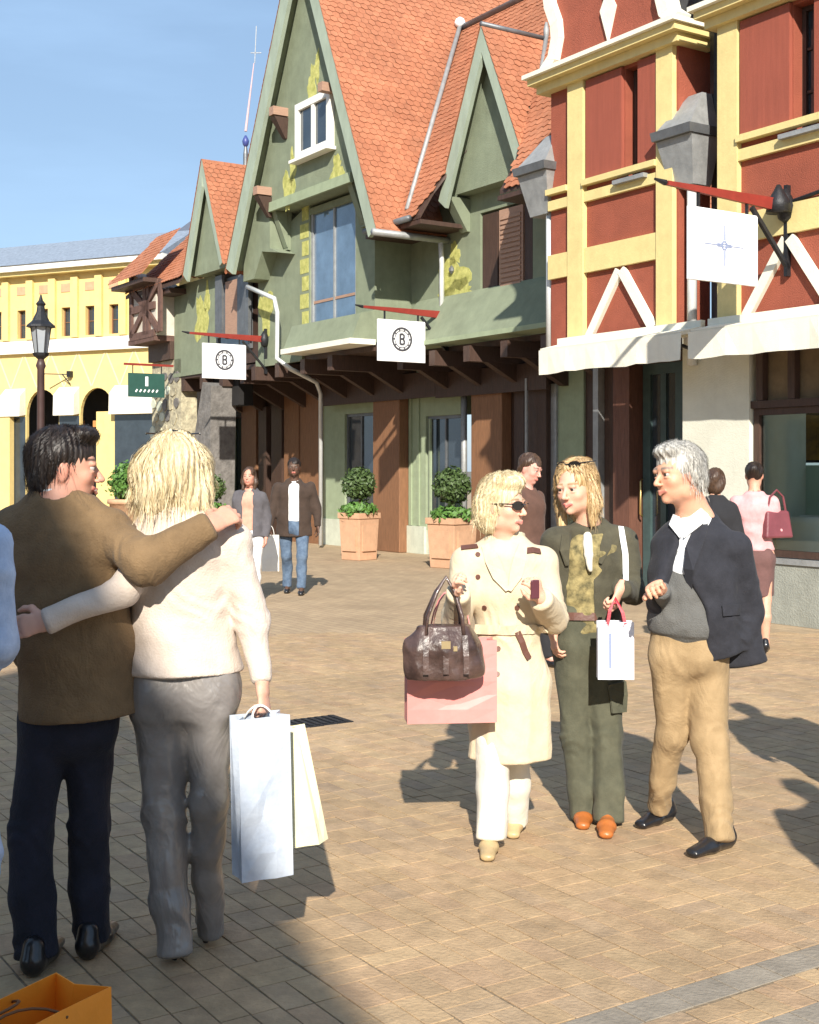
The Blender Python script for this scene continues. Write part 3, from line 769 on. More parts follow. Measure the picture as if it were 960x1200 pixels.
tiled((CR[0] + .03, -.46, CR[1] - .04), (0, 1, 0), (CA_[0] - CR[0], 0, CA_[1] - CR[1]), 5.4, 2.62, 'roof_tiles', M_tile, gc)
tiled((CL[0] - .03, -.46, CL[1] - .04), (0, 1, 0), (CA_[0] - CL[0], 0, CA_[1] - CL[1]), 5.4, 2.62, 'roof_tiles', M_tile, gc)
# lean roof left of it
tiled((-9.3, -.5, 5.9), (1, 0, 0), (0, 1, 1.1), 3.4, 3.6, 'roof_tiles', M_tile, gc, clip=lambda p: p.x > -9.3 + (p.z - 5.9) * .62 and not (p.x > CL[0] and p.z < CA_[1] - 2.24 * abs(p.x - CA_[0]) - .05))
MB().add([(-9.3, -.48, 5.86), (-6.0, -.48, 5.86), (-6.0, 1.9, 8.5), (-7.7, 1.9, 8.5), (-9.3, -.48, 5.78), (-6.0, -.48, 5.78), (-6.0, 1.9, 8.42), (-7.7, 1.9, 8.42)],
         [(0, 1, 2, 3), (7, 6, 5, 4), (0, 4, 5, 1), (1, 5, 6, 2), (2, 6, 7, 3), (3, 7, 4, 0)]).build('roof_slope', M_darkbrown, gc)
bx(-9.2, -6.7, -.42, 0, 5.66, 5.775).build('soffit', M_darkbrown, gc)
ca, cb = fu(252, 0), fu(292, 0)
wc = window(gc, ca, min(cb, uL - .02), 4.15, 5.75, .09, M_lead, M_glass, 1, 1, .1)
# window of the first green house next to it
MB().box(fu(262, -.1), fu(277, -.1), -.06, -.01, fz(270, 395, 0), fz(270, 330, 0)).build('shutter', M_shutter, gc)
bx(fu(278, -.1), fu(291, -.1), -.10, -.03, fz(285, 397, 0), fz(285, 325, 0)).build('shutter', M_lead, gc)
bx(fu(252, -.1), fu(260, -.1), -.10, -.03, fz(256, 397, 0), fz(256, 325, 0)).build('shutter', M_lead, gc)
patch(236, 375, .34, .5, -.002, gc, 21); patch(243, 350, .14, .3, -.002, gc, 22)
bx(-7.4, -4.5, -.03, .3, 3.76, 3.848).build('floor_band', M_green, gc)

# spire with blue ball behind the roofs
sp = empty('roof_spire', tuple(at(288, 166, 31.)), 0, 'thin roof spire with blue ball rising behind the small green gable', 'finial')
x, y, z = 0, 0, 0
MB().lathe((0, 0, -3.5), [(.06, 0), (.06, 3.2), (.03, 3.4)], 10).build('base', M_lead, sp)
MB().lathe((0, 0, 0), [(.02, -.15), (.07, -.07), (.085, .01), (.06, .08), (.02, .15)], 12).build('ball', mat('blue_ball', (.05, .07, .24), .4, .1), sp, smooth=True)
MB().tube([(0, 0, .25), (.20, 0, 1.9)], [.035, .012], 8).build('pole', mat('pink_pole', (.55, .40, .42), .6, .1), sp)
MB().bar((.22, 0, 1.9), (.26, 0, 2.8), .018, .018).bar((.12, 0, 2.15), (.38, 0, 2.15), .018, .018).build('cross', M_lead, sp)

# ================================================================== half-timbered house and rubble wall
hd = froot('half_timbered_house', -9.0, 0, 'small half timbered house with brown beams over a pale rubble stone wall', 'house')
d0, d1 = fu(152, -.5), -7.42
MB().prism([(d0, 4.75), (d1, 4.75), (d1, 5.75), (d0, 6.4)], -.45, .4).build('wall', mat('pale_infill', (.55, .50, .42), .9), hd)
M_tim = mat('old_timber', (.12, .065, .05), .8, .3, 9, .3)
for a_, b_ in (((d0, 4.8), (d1, 4.8)), ((d0, 5.45), (d1, 5.45)), ((d0, 6.0), (d1, 6.0)), ((d0 + .06, 4.8), (d0 + .06, 6.4)), ((d0 + .95, 4.8), (d0 + .95, 6.0)), ((d0 + 1.9, 4.8), (d0 + 1.9, 6)),
               ((d0 + .1, 4.85), (d0 + .9, 5.4)), ((d0 + 1.0, 5.4), (d0 + 1.8, 4.85)), ((d0 + .1, 5.95), (d0 + .9, 5.5)), ((d0 + 1.0, 5.5), (d0 + 1.8, 5.95)), ((d1 - .4, 4.8), (d1 - .4, 5.9))):
    MB().bar((a_[0], -.48, a_[1]), (b_[0], -.48, b_[1]), .17, .06, (0, 1, 0)).build('beam', M_tim, hd)
MB().prism([(d0 - .1, 4.62), (d1, 4.62), (d1, 4.74), (d0 - .1, 4.74)], -.5, .4).build('sill_beam', M_tim, hd)
bx(d0 + .2, d1, -.1, .4, 4.2, 4.618).build('jetty_ceiling', M_darkbrown, hd)
tiled((d0 - .5, -.9, 6.1), (1, 0, 0), (0, 1, 1.2), 2.3, 1.5, 'roof_tiles', M_tile, hd, clip=lambda p: p.x > d0 - .5 + (p.z - 6.1) * .8)
bx(d0 - .4, d0 + 1.7, -.82, -.2, 5.96, 6.06).build('soffit', M_darkbrown, hd)
bx(d0 + .2, -7.0, 0, .4, 0, 4.19).build('ground_wall', M_stone, hd)
rr = random.Random(3)
sm = {}
for i in range(9):
    for j in range(9):
        u = d0 + .3 + i * .36 + (j % 2) * .18 + rr.uniform(-.05, .05); z = 1.3 + j * .31 + rr.uniform(-.04, .04)
        if u > -7.15: continue
        w_, h_ = rr.uniform(.13, .21), rr.uniform(.11, .17)
        pts = [(u + w_ * math.cos(a) * rr.uniform(.8, 1.1), z + h_ * math.sin(a) * rr.uniform(.8, 1.1)) for a in [k * math.pi / 4 for k in range(8)]]
        MB().prism(pts, -.022, .02).build('stone', rr.choice([M_stone, M_greystone, M_plinth, M_stone]), hd)
# grey raking buttress
bq = [(fu(216, -.2), fz(216, 510, -.2)), (fu(248, -.2), 0), (fu(252, -.2), 3.3), (fu(238, -.2), fz(238, 440, -.2))]
MB().prism([(fu(212, -.2), 0), (fu(247, -.2), 0), (fu(250, -.2), fz(250, 452, -.2)), (fu(240, -.2), fz(240, 448, -.2))], -.25, .35).build('buttress', M_greystone, hd)
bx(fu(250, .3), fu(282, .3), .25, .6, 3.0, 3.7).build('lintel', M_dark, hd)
# slate roof behind
sr = empty('slate_roofed_house', tuple(at(200, 300, 42.) * [1, 1, 0]), FROT, 'distant house with dark blue grey slate roof behind the orange tiles', 'house')
zt = 1.6 + (550 - 254) / FPX * 42; zb = zt - 2.2
MB().hexa([(-2.2, -1.6, zb), (3.2, -1.6, zb), (3.2, 3.6, zb), (-2.2, 3.6, zb)], [(-.1, .8, zt), (2.6, .8, zt), (2.6, 1.2, zt), (-.1, 1.2, zt)]).build('roof', M_slate, sr)
bx(-2.0, 3.0, -1.4, 3.4, 0, zb - .003).build('wall', M_ywall, sr)
MB().tube([(0, 1, zt), (0, 1, zt + .6)], .03, 6).bar((-.18, 1, zt + .35), (.18, 1, zt + .35), .03, .03).build('finial', M_lead, sr)

# ================================================================== yellow arcade building at the end of the street
YW = 38.
YE = np.array([.905, -.424]); YROT = math.atan2(YE[1], YE[0])
Y0 = np.array([(155 - 480) / FPX * YW, YW])
def yu(px):
    k = (px - 480) / FPX; return float((k * Y0[1] - Y0[0]) / (YE[0] - k * YE[1]))
def yz(px, py):
    return float(1.6 + (550 - py) / FPX * (Y0[1] + yu(px) * YE[1]))
yb = empty('yellow_arcade_building', (Y0[0], Y0[1], 0), YROT, 'pale yellow arcade building with white cornice and small square pillars across the square', 'building')
zc = yz(80, 316); zr = yz(80, 294); zband = yz(80, 407); zw1 = yz(80, 360); zw0 = yz(80, 394); zaw = yz(80, 487); zat = yz(80, 456)
UL, UR = -9.0, 1.4
ARC = [yu(-12), yu(50), yu(114)]
rad = .64
# facade in pieces round the arches
f = MB()
zs = zaw + .02
f.box(UL, UR, 0, .4, zband, zw0)                    # below windows
f.box(UL, UR, 0, .4, zw1, zc)
edges = [UL]
for a_ in ARC: edges += [a_ - rad, a_ + rad]
edges.append(UR)
for i in range(0, len(edges), 2): f.box(edges[i], edges[i + 1], 0, .12, 0, zband)
for a_ in ARC:
    pts = [(a_ + rad * math.cos(math.pi * t / 12), zs + rad * 1.25 * math.sin(math.pi * t / 12)) for t in range(13)]
    for t in range(12):
        p, q = pts[t], pts[t + 1]
        f.add([(p[0], 0, p[1]), (q[0], 0, q[1]), (q[0], 0, zband), (p[0], 0, zband), (p[0], .12, p[1]), (q[0], .12, q[1]), (q[0], .12, zband), (p[0], .12, zband)],
              [(0, 1, 2, 3), (7, 6, 5, 4), (0, 4, 5, 1), (1, 5, 6, 2), (2, 6, 7, 3), (3, 7, 4, 0)])
WX = [yu(p) for p in (-2, 26, 52, 78, 106, 134)]
hw = .19
ed = [UL]
for w_ in WX: ed += [w_ - hw, w_ + hw]
ed.append(UR)
for i in range(0, len(ed), 2): f.box(ed[i], ed[i + 1], 0, .4, zw0, zw1)
f.build('wall', M_ywall, yb)
for w_ in WX:
    window(yb, w_ - hw, w_ + hw, zw0, zw1, .2, M_brown, M_glass, 1, 2, .03)
    bx(w_ + hw + .04, w_ + hw + .30, -.10, -.002, zw0 - .05, zc - .25).build('pilaster', M_ywall, yb)
    bx(w_ - .2, w_ + .2, -.02, .02, yz(80, 342), yz(80, 332)).build('vent', M_terra, yb)
bx(UL, UR, -.45, .4, zc, zc + .18).build('cornice', M_white, yb)
bx(UL, UR, -.30, .0, zc - .12, zc - .002).build('cornice', M_yellow, yb)
bx(UL, UR, -.16, 0, zband - .14, zband + .24).build('band', M_white, yb)
MB().hexa([(UL, -.5, zc + .182), (UR, -.5, zc + .182), (UR, 5, zc + .182), (UL, 5, zc + .182)], [(UL, 1.2, zr + .55), (UR, 1.2, zr + .55), (UR, 3.5, zr + .55), (UL, 3.5, zr + .55)]).build('roof', M_slatelight, yb)
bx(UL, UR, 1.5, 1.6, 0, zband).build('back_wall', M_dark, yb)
# pale lozenge lines painted on the wall
for i in range(9):
    u = UL + 1.2 + i * 1.05
    for sg in (-1, 1):
        MB().bar((u, -.006, zat + .05), (u + sg * .5, -.006, zband - .2), .045, .01, (0, 1, 0)).build('painted_line', M_yline, yb)
aw_edges = [(UL, ARC[0] - rad), (ARC[0] + rad, ARC[1] - rad), (ARC[1] + rad, ARC[2] - rad), (ARC[2] + rad, UR)]
for a_, b_ in aw_edges:
    MB().hexa([(a_ + .02, -.30, zaw), (b_ - .02, -.30, zaw), (b_ - .02, -.01, zaw + .05), (a_ + .02, -.01, zaw + .05)], [(a_ + .02, -.28, zaw + .62), (b_ - .02, -.28, zaw + .62), (b_ - .02, -.01, zat + .06), (a_ + .02, -.01, zat + .06)]).build('awning', M_awning, yb)
    bx(a_ + .03, b_ - .03, -.02, .001, .25, zaw - .01).build('shop_window', M_glass, yb)
bx(yu(113), yu(134), .0, .6, 0, zaw + .10).build('pillar', M_ywall, yb)
bx(yu(-4), yu(18), -.25, -.05, 0, zaw - .02).build('pillar', M_ywall, yb)
bx(yu(52), yu(72), 1.0, 1.1, zaw - .35, zaw - .12).build('lit_shelf', mat('orange_goods', (.55, .25, .08), .7), yb)
bx(yu(84), yu(100), 1.0, 1.1, zaw - .32, zaw - .12).build('lit_shelf', MATS['orange_goods'], yb)
# small bracket lamp on it
u, z = yu(84), yz(84, 439)
MB().bar((u, -.1, z), (u - .55, -.6, z), .03, .03).bar((u, -.05, z - .3), (u - .15, -.25, z), .03, .03).box(u - .06, u + .06, -.16, 0, z - .08, z + .1).build('bracket', M_iron, yb)

# ================================================================== red and yellow houses
yR = -1.57
def red_house(u0, u1, label, posts, win, win_side, zig, ret=True, cartouche=True):
    r = froot('red_house', (u0 + u1) / 2, yR, label, 'house')
    zt_, zb_ = 6.32, 3.14
    w0_, w1_ = win
    z0_, z1_ = 4.98, 6.28
    w = MB()
    w.box(u0, w0_, yR, yR + .25, zb_, zt_); w.box(w1_, u1, yR, yR + .25, zb_, zt_)
    w.box(w0_, w1_, yR, yR + .25, zb_, z0_); w.box(w0_, w1_, yR, yR + .25, z1_, zt_)
    w.box(w0_, w1_, yR + .27, yR + .35, z0_, z1_)
    w.box(u0, u0 + .2, yR + .25, yR + 2.5, zb_, zt_); w.box(u1 - .2, u1, yR + .25, yR + .5, zb_, zt_)
    w.build('wall', M_red, r)
    for a_, b_ in posts:
        bx(a_, b_, yR - .07, yR - .002, zb_ + .02, zt_).build('beam', M_yellow, r)
    def hb(z_a, z_b, m, ya=.055, a_=u0, b_=u1, nm='beam'):
        segs = []; x = a_
        for p0, p1 in posts:
            if p0 - x > .03: segs.append((x, p0 - .002))
            x = p1 + .002
        if b_ - x > .03: segs.append((x, b_))
        for s0, s1 in segs: bx(s0, s1, yR - ya, yR - .002, z_a, z_b).build(nm, m, r)
    hb(3.98, 4.28, M_yellow); hb(4.84, 4.96, M_yellow); hb(5.03, 5.10, M_yellow, .10, nm='sill_band')
    # cornice
    bx(u0 - .12, u1 + .12, yR - .14, yR + .45, zt_, zt_ + .10).build('cornice', M_yellow, r)
    bx(u0 - .18, u1 + .18, yR - .24, yR + .50, zt_ + .102, zt_ + .18).build('cornice', M_yellow, r)
    bx(u0 - .22, u1 + .22, yR - .30, yR + .55, zt_ + .182, zt_ + .235).build('cornice', M_cream, r)
    # window with grille, plus sliding red panel
    o = window(r, w0_, w1_, z0_, z1_, yR + .20, M_darkbrown, M_glass, 2, 3, .05)
    bx(w0_ - .10, w1_ + .18, yR - .12, yR + .1, z0_ - .05, z0_ - .002).build('sill', M_leadlight, r)
    for a_, b_ in win_side: bx(a_, b_, yR - .05, yR - .002, z0_ + .10, z1_ + .02).build('panel', M_reddark, r)
    for (a_, b_) in zig:
        m_ = (a_ + b_) / 2
        MB().bar((a_ + .06, yR - .03, zb_ + .06), (m_ - .02, yR - .03, 3.93), .11, .055, (0, 1, 0)).build('brace', M_cream, r)
        MB().bar((m_ + .03, yR - .035, 3.93), (b_ - .06, yR - .035, zb_ + .06), .11, .06, (0, 1, 0)).build('brace', M_cream, r)
    # scrolled gable parapet
    zz = zt_ + .237; c_ = (u0 + u1) / 2; H = (u1 - u0) / 2 + .05
    prof = [(1.0, 0), (.86, .12), (.80, .35), (.82, .55), (.92, .80), (.96, 1.05), (.90, 1.25), (.70, 1.38), (.60, 1.6), (.45, 1.95), (.15, 2.15)]
    right = [(c_ + H * a_, zz + b_) for a_, b_ in prof]; left = [(c_ - H * a_, zz + b_) for a_, b_ in reversed(prof)]
    MB().prism([(c_ - H * .84, zz), (c_ + H * .84, zz)] + [(p[0] - .06, p[1]) for p in right[1:]] + [(p[0] + .06, p[1]) for p in left[:-1]], yR - .02, yR + .2).build('gable_wall', M_red, r)
    for sgn in (1, -1):
        V = [(c_ + sgn * (H * a_ - .02), yR - .0, zz + .05 + b_) for a_, b_ in prof]
        m = MB()
        for i in range(len(V) - 1):
            A_, B2 = Vector(V[i]), Vector(V[i + 1]); e = (B2 - A_).normalized() * .02
            m.bar(A_ - e, B2 + e, .15, .22 + .004 * (i % 2), (0, 1, 0))
        m.build('scroll_moulding', M_cream, r)
    # pointed lozenge
    MB().prism([(c_, zz + .12), (c_ + .13, zz + .5), (c_ + .06, zz + .62), (c_ + .10, zz + .8), (c_, zz + 1.15), (c_ - .10, zz + .8), (c_ - .06, zz + .62), (c_ - .13, zz + .5)], yR - .06, yR - .022).build('lozenge', M_cream, r)
    # steep lead roof behind the parapet
    MB().prism([(u0, zt_), (u1, zt_), (u1 - .5, zt_ + 1.9), (c_, zt_ + 2.5), (u0 + .5, zt_ + 1.9)], yR + .56, yR + 6).build('roof', M_lead, r)
    return r
r0, r1 = fu(646, yR), fu(795, yR)
def U(px): return fu(px, yR)
h1 = red_house(r0, r1, 'red house with yellow timber frame and scrolled gable, left of the large rainwater hopper', [(U(670), U(688)), (U(774), U(793))],
               (U(733), U(750)), [(U(690), U(732)), (U(751), U(773))], [(U(689), U(773))])
s0, s1 = fu(846, yR), fu(846, yR) + 3.2
h2 = red_house(s0, s1, 'red house with yellow timber frame over the lit shop window at the right edge', [(s0, U(869)), (U(1010), U(1032))],
               (U(930), U(957)), [(U(871), U(929)), (U(958), U(990))], [(U(872), U(985))])
# wall closing the gap
gap = froot('gap_wall', (r1 + s0) / 2, yR + .6, 'narrow dark lead clad recess between the two red houses', 'wall')
bx(r1, s0, yR + .52, yR + .7, 3.0, 8.2).build('cladding', M_lead, gap)
# hoppers with downpipes: px0, px1, px2 = front left, front right and back right corner
def hopper(px0, px1, pytop, pybot, y, pxp, zend, label):
    a_, b_ = fu(px0, y), fu(px1, y); zt_ = fz(px0, pytop, y); zb_ = zt_ - .62
    cx, w = (a_ + b_) / 2, (b_ - a_) / 2; D = .46
    h = froot('rainwater_hopper', cx, y, label, 'hopper', 'lead rainwater hoppers between the houses', zb_)
    def q(f, z, y0=0., y1=D): return [(cx - w * f, y + y0, z), (cx + w * f, y + y0, z), (cx + w * f, y + y1, z), (cx - w * f, y + y1, z)]
    MB().hexa(q(.58, zb_, .14, D - .04), q(.93, zt_ - .10, .02, D)).build('bowl', M_leadlight, h)
    MB().hexa(q(1.0, zt_ - .097, -.03, D + .02), q(1.04, zt_, -.05, D + .02)).build('rim', M_lead, h)
    MB().hexa(q(.92, zt_ + .002), [(cx - w * .1, y + D * .6, zt_ + .40), (cx + w * .6, y + D * .6, zt_ + .40), (cx + w * .6, y + D, zt_ + .40), (cx - w * .1, y + D, zt_ + .40)]).build('lid', M_leadlight, h)
    yp = y + .22; up = fu(pxp, yp)
    MB().tube([(up, yp, zb_ + .02), (up, yp, zend)], .055, 10).build('downpipe', M_pipe, h, smooth=True)
    return h
hopper(604, 640, 199, 258, yR - .16, 645, 3.05, 'grey lead rainwater hopper with white pipe at the left corner of the red houses')
hopper(766, 811, 157, 218, yR - .16, 811, 2.75, 'grey lead rainwater hopper with white pipe in the gap between the two red houses')
# valley lead and dark cap behind hopper 2
MB().tube([(fu(838, yR + .3), yR + .35, fz(830, 150, yR)), (fu(838, yR + .3), yR + .35, 7.9)], .09, 8).build('drain', M_iron, gap)

# awnings
def awning(px0, px1, label):
    a_, b_ = fu(px0, yR - .45), fu(px1, yR - .45)
    r = froot('awning', (a_ + b_) / 2, yR - .2, label, 'awning', 'cream canvas shop awnings', 2.7)
    zt_ = 3.15; yo = yR - .42
    MB().hexa([(a_ + .02, yo, 3.03), (b_ - .02, yo, 3.03), (b_ - .02, yR - .08, zt_ - .06), (a_ + .02, yR - .08, zt_ - .06)],
              [(a_ + .02, yo - .005, 3.07), (b_ - .02, yo - .005, 3.07), (b_ - .02, yR - .08, zt_), (a_ + .02, yR - .08, zt_)]).build('canopy', M_awning, r)
    n = 14; v = MB(); rg = random.Random(int(px0)); prev = None
    for i in range(n + 1):
        u = a_ + (b_ - a_) * i / n; dy = .012 * math.sin(i * 1.7) + rg.uniform(-.006, .006); zb_ = 2.76 + rg.uniform(-.012, .012)
        cur = [(u, yo - .012 + dy * .2, 3.05), (u, yo - .014 + dy, zb_), (u, yo - .008 + dy, zb_), (u, yo - .006 + dy * .2, 3.05)]
        if prev: v.add(prev + cur, [(0, 1, 5, 4), (2, 3, 7, 6), (1, 2, 6, 5)])
        prev = cur
    v.build('valance', M_awning, r, smooth=False)
    bx(a_, b_, yR - .14, yR - .075, zt_ - .10, zt_ + .06).build('cassette', M_cream, r)
    for u in (a_ + .15, b_ - .15): MB().bar((u, yR - .1, 2.9), (u, yo + .02, 2.97), .03, .03).build('arm', M_iron, r)
awning(630, 797, 'cream canvas awning below the left red house, the one nearer the green houses')
awning(805, 1040, 'cream canvas awning above the lit shop window at the right edge')
# ground floor under the left red house
gf = h1
yg1 = -.78
def G(px): return fu(px, yg1)
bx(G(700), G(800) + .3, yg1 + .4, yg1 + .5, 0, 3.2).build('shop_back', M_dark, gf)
bx(G(703) - .02, G(706) + .03, yg1 - .1, yg1 + .1, 0, 3.2).build('corner_trim', M_leadlight, gf)
bx(G(706) + .04, G(727), yg1, yg1 + .2, 0, 3.2).build('shop_front', M_darkbrown, gf)
bx(G(729), G(748), yg1 - .15, yg1 + .2, 0, 3.2).build('pillar', mat('red_brown_wood', (.13, .055, .035), .7, .25, 7, .3, 40, stretch=(6, 6, .6)), gf)
dr = window(gf, G(750), G(797), .05, 2.9, yg1 + .12, mat('teal_door_paint', (.05, .085, .085), .5, .2), M_glass, 2, 1, .13, name='door')
MB().tube([(G(754), yg1 - .02, 1.02), (G(754), yg1 - .05, 1.05), (G(754), yg1 - .05, 1.45), (G(754), yg1 - .02, 1.48)], .015, 8).build('handle', mat('brass', (.7, .5, .2), .3, 0, 1, 0, metal=.9), dr, smooth=True)
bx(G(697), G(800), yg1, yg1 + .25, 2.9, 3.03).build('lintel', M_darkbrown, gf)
bx(r0, r1, yR + .25, .9, 3.04, 3.135).build('floor_underside', M_darkbrown, gf)
# white column and shop window of the right red house
yg2 = yR + .12
def H_(px): return fu(px, yg2)
c0, c1 = H_(800), H_(878)
bx(c0, c1, yg2, yg2 + .9, 0, 3.13).build('column', mat('cream_plaster', (.66, .66, .56), .9, .06, 4, .3, 70, dirt=.15), h2)
bx(c1, c1 + 3.2, yg2 + .02, yg2 + .3, 0, .62).build('plinth', mat('grey_stucco', (.30, .31, .27), .9, .12, 5, .4, 60, dirt=.3), h2)
bx(c1, c1 + 3.2, yg2 + .0, yg2 + .32, .622, .68).build('sill', M_leadlight, h2)
sw = window(h2, c1 + .02, c1 + 3.1, .69, 2.24, yg2 + .12, M_darkbrown, mat('shop_glass', (.02, .025, .022), .03, 0, 1, 0, spec=.8), 2, 1, .07, name='shop_window')
for i in range(9):
    u = c1 + .12 + i * .42; bx(u - .045, u + .045, yg2 + .02, yg2 + .10, 2.325, 3.10).build('mullion', M_darkbrown, h2)
bx(c1, c1 + 3.2, yg2 + .02, yg2 + .14, 2.243, 2.32).build('transom', M_darkbrown, h2)
bx(c1, c1 + 3.2, yg2 + .12, yg2 + .2, 2.3, 3.12).build('panel', mat('ochre_blind', (.20, .15, .09), .9, .2), h2)
# clear glass: a real thin pane that reflects a little and lets one look in
def clear_glass():
    m = bpy.data.materials.new('clear_shop_glass'); m.use_nodes = True
    n, l = m.node_tree.nodes, m.node_tree.links; n.clear()
    out = n.new('ShaderNodeOutputMaterial'); mx_ = n.new('ShaderNodeMixShader'); tr = n.new('ShaderNodeBsdfTransparent'); gl = n.new('ShaderNodeBsdfGlossy')
    tr.inputs[0].default_value = (.80, .86, .82, 1); gl.inputs['Roughness'].default_value = .03
    fr = n.new('ShaderNodeFresnel'); fr.inputs[0].default_value = 1.5
    l.new(fr.outputs[0], mx_.inputs[0]); l.new(tr.outputs[0], mx_.inputs[1]); l.new(gl.outputs[0], mx_.inputs[2]); l.new(mx_.outputs[0], out.inputs[0])
    return m
M_clear = clear_glass()
for ch in sw.children:
    if ch.name.startswith('pane'): ch.data.materials[0] = M_clear
# things inside the right shop window
yd = yg2 + .9
ins = empty('shop_display', (0, 0, 0)); ins['off'] = (0, 0, 0)
bpy.data.objects.remove(ins)
bx(c1 + .0, c1 + 3.3, yg2 + 2.2, yg2 + 2.3, 0, 3.2).build('back_wall', M_shopdim, h2)
bx(c1 + .0, c1 + 3.3, yg2 + .31, yg2 + 2.2, .0, .58).build('display_floor', M_plinth, h2)
def Pd(px, py, y): return fp(px, py, y)
# pale green panel standing in for a reflection low in the window, dark poster with golden picture above
ua, za = Pd(906, 640, yd); ub, zb__ = Pd(1000, 545, yd)
pn = froot('display_screen', (ua + ub) / 2, yd, 'pale green display screen standing low inside the right shop window', 'screen', None, .58)
bx(ua, ub, yd, yd + .06, .58, zb__).build('panel', mat('pale_green_reflection', (.46, .56, .47), .5, .08, 2), pn)
ua2, zt2 = Pd(884, 477, yd + .3); ub2, zb2 = Pd(1000, 542, yd + .3)
po = froot('display_poster', (ua2 + ub2) / 2, yd + .3, 'dark poster with golden picture hanging inside the right shop window', 'poster', None, zb2)
bx(Pd(909, 477, yd + .3)[0], ub2, yd + .3, yd + .33, zb2, zt2).build('backing', M_dark, po)
gx, gz_ = Pd(952, 510, yd + .3)
MB().prism([(gx - .22, gz_ - .28), (gx + .3, gz_ - .28), (gx + .3, gz_ + .2), (gx - .2, gz_ + .24)], yd + .28, yd + .298).build('picture', mat('gold_picture', (.42, .22, .03), .6, .6, 6), po)
cu = froot('window_curtain', Pd(898, 500, yd)[0], yd, 'pale sheer curtain at the left side of the right shop window', 'curtain', None, .6)
b = MB()
for i in range(4):
    u = Pd(890, 500, yd)[0] + i * .045; b.box(u, u + .045, yd + .01 * (i % 2), yd + .03 + .01 * (i % 2), .6, zt2 + .1)
b.build('cloth', mat('sheer_cloth', (.26, .29, .24), .9, .15, 8), cu)
chx, _ = Pd(935, 690, yg2 + .55)
ch = froot('display_chair', chx, yg2 + .55, 'white tub chair with dark seat standing inside the right shop window', 'chair', None, .58)
MB().lathe((chx, yg2 + .62, .60), [(.22, 0), (.26, .1), (.27, .2), (.30, .42), (.31, .50), (.26, .50), (.24, .30)], 14).build('shell', M_white, ch, smooth=True)
MB().lathe((chx, yg2 + .62, .60), [(.23, .28), (.23, .34), (.10, .36)], 14).build('seat', M_iron, ch, smooth=True)
MB().lathe((chx - .5, yg2 + .75, .60), [(.10, 0), (.13, .12), (.12, .25), (.14, .34), (.09, .34)], 12).build('stool', M_iron, ch, smooth=True)
# a pale mannequin bust
mb_u, _ = Pd(897, 560, yd - .2)
mq = froot('display_bust', mb_u + .12, yd - .2, 'white draped bust inside the shop window behind the pink woman', 'mannequin', None, .58)
MB().lathe((mb_u + .12, yd - .2, .58), [(.16, 0), (.05, .03), (.04, .35), (.13, .42), (.19, .75), (.15, 1.0), (.20, 1.22), (.10, 1.34), (.055, 1.38), (.05, 1.44), (.085, 1.52), (.09, 1.62), (.04, 1.70)], 14).build('figure', mat('white_cloth', (.62, .68, .60), .8, .1), mq, smooth=True)

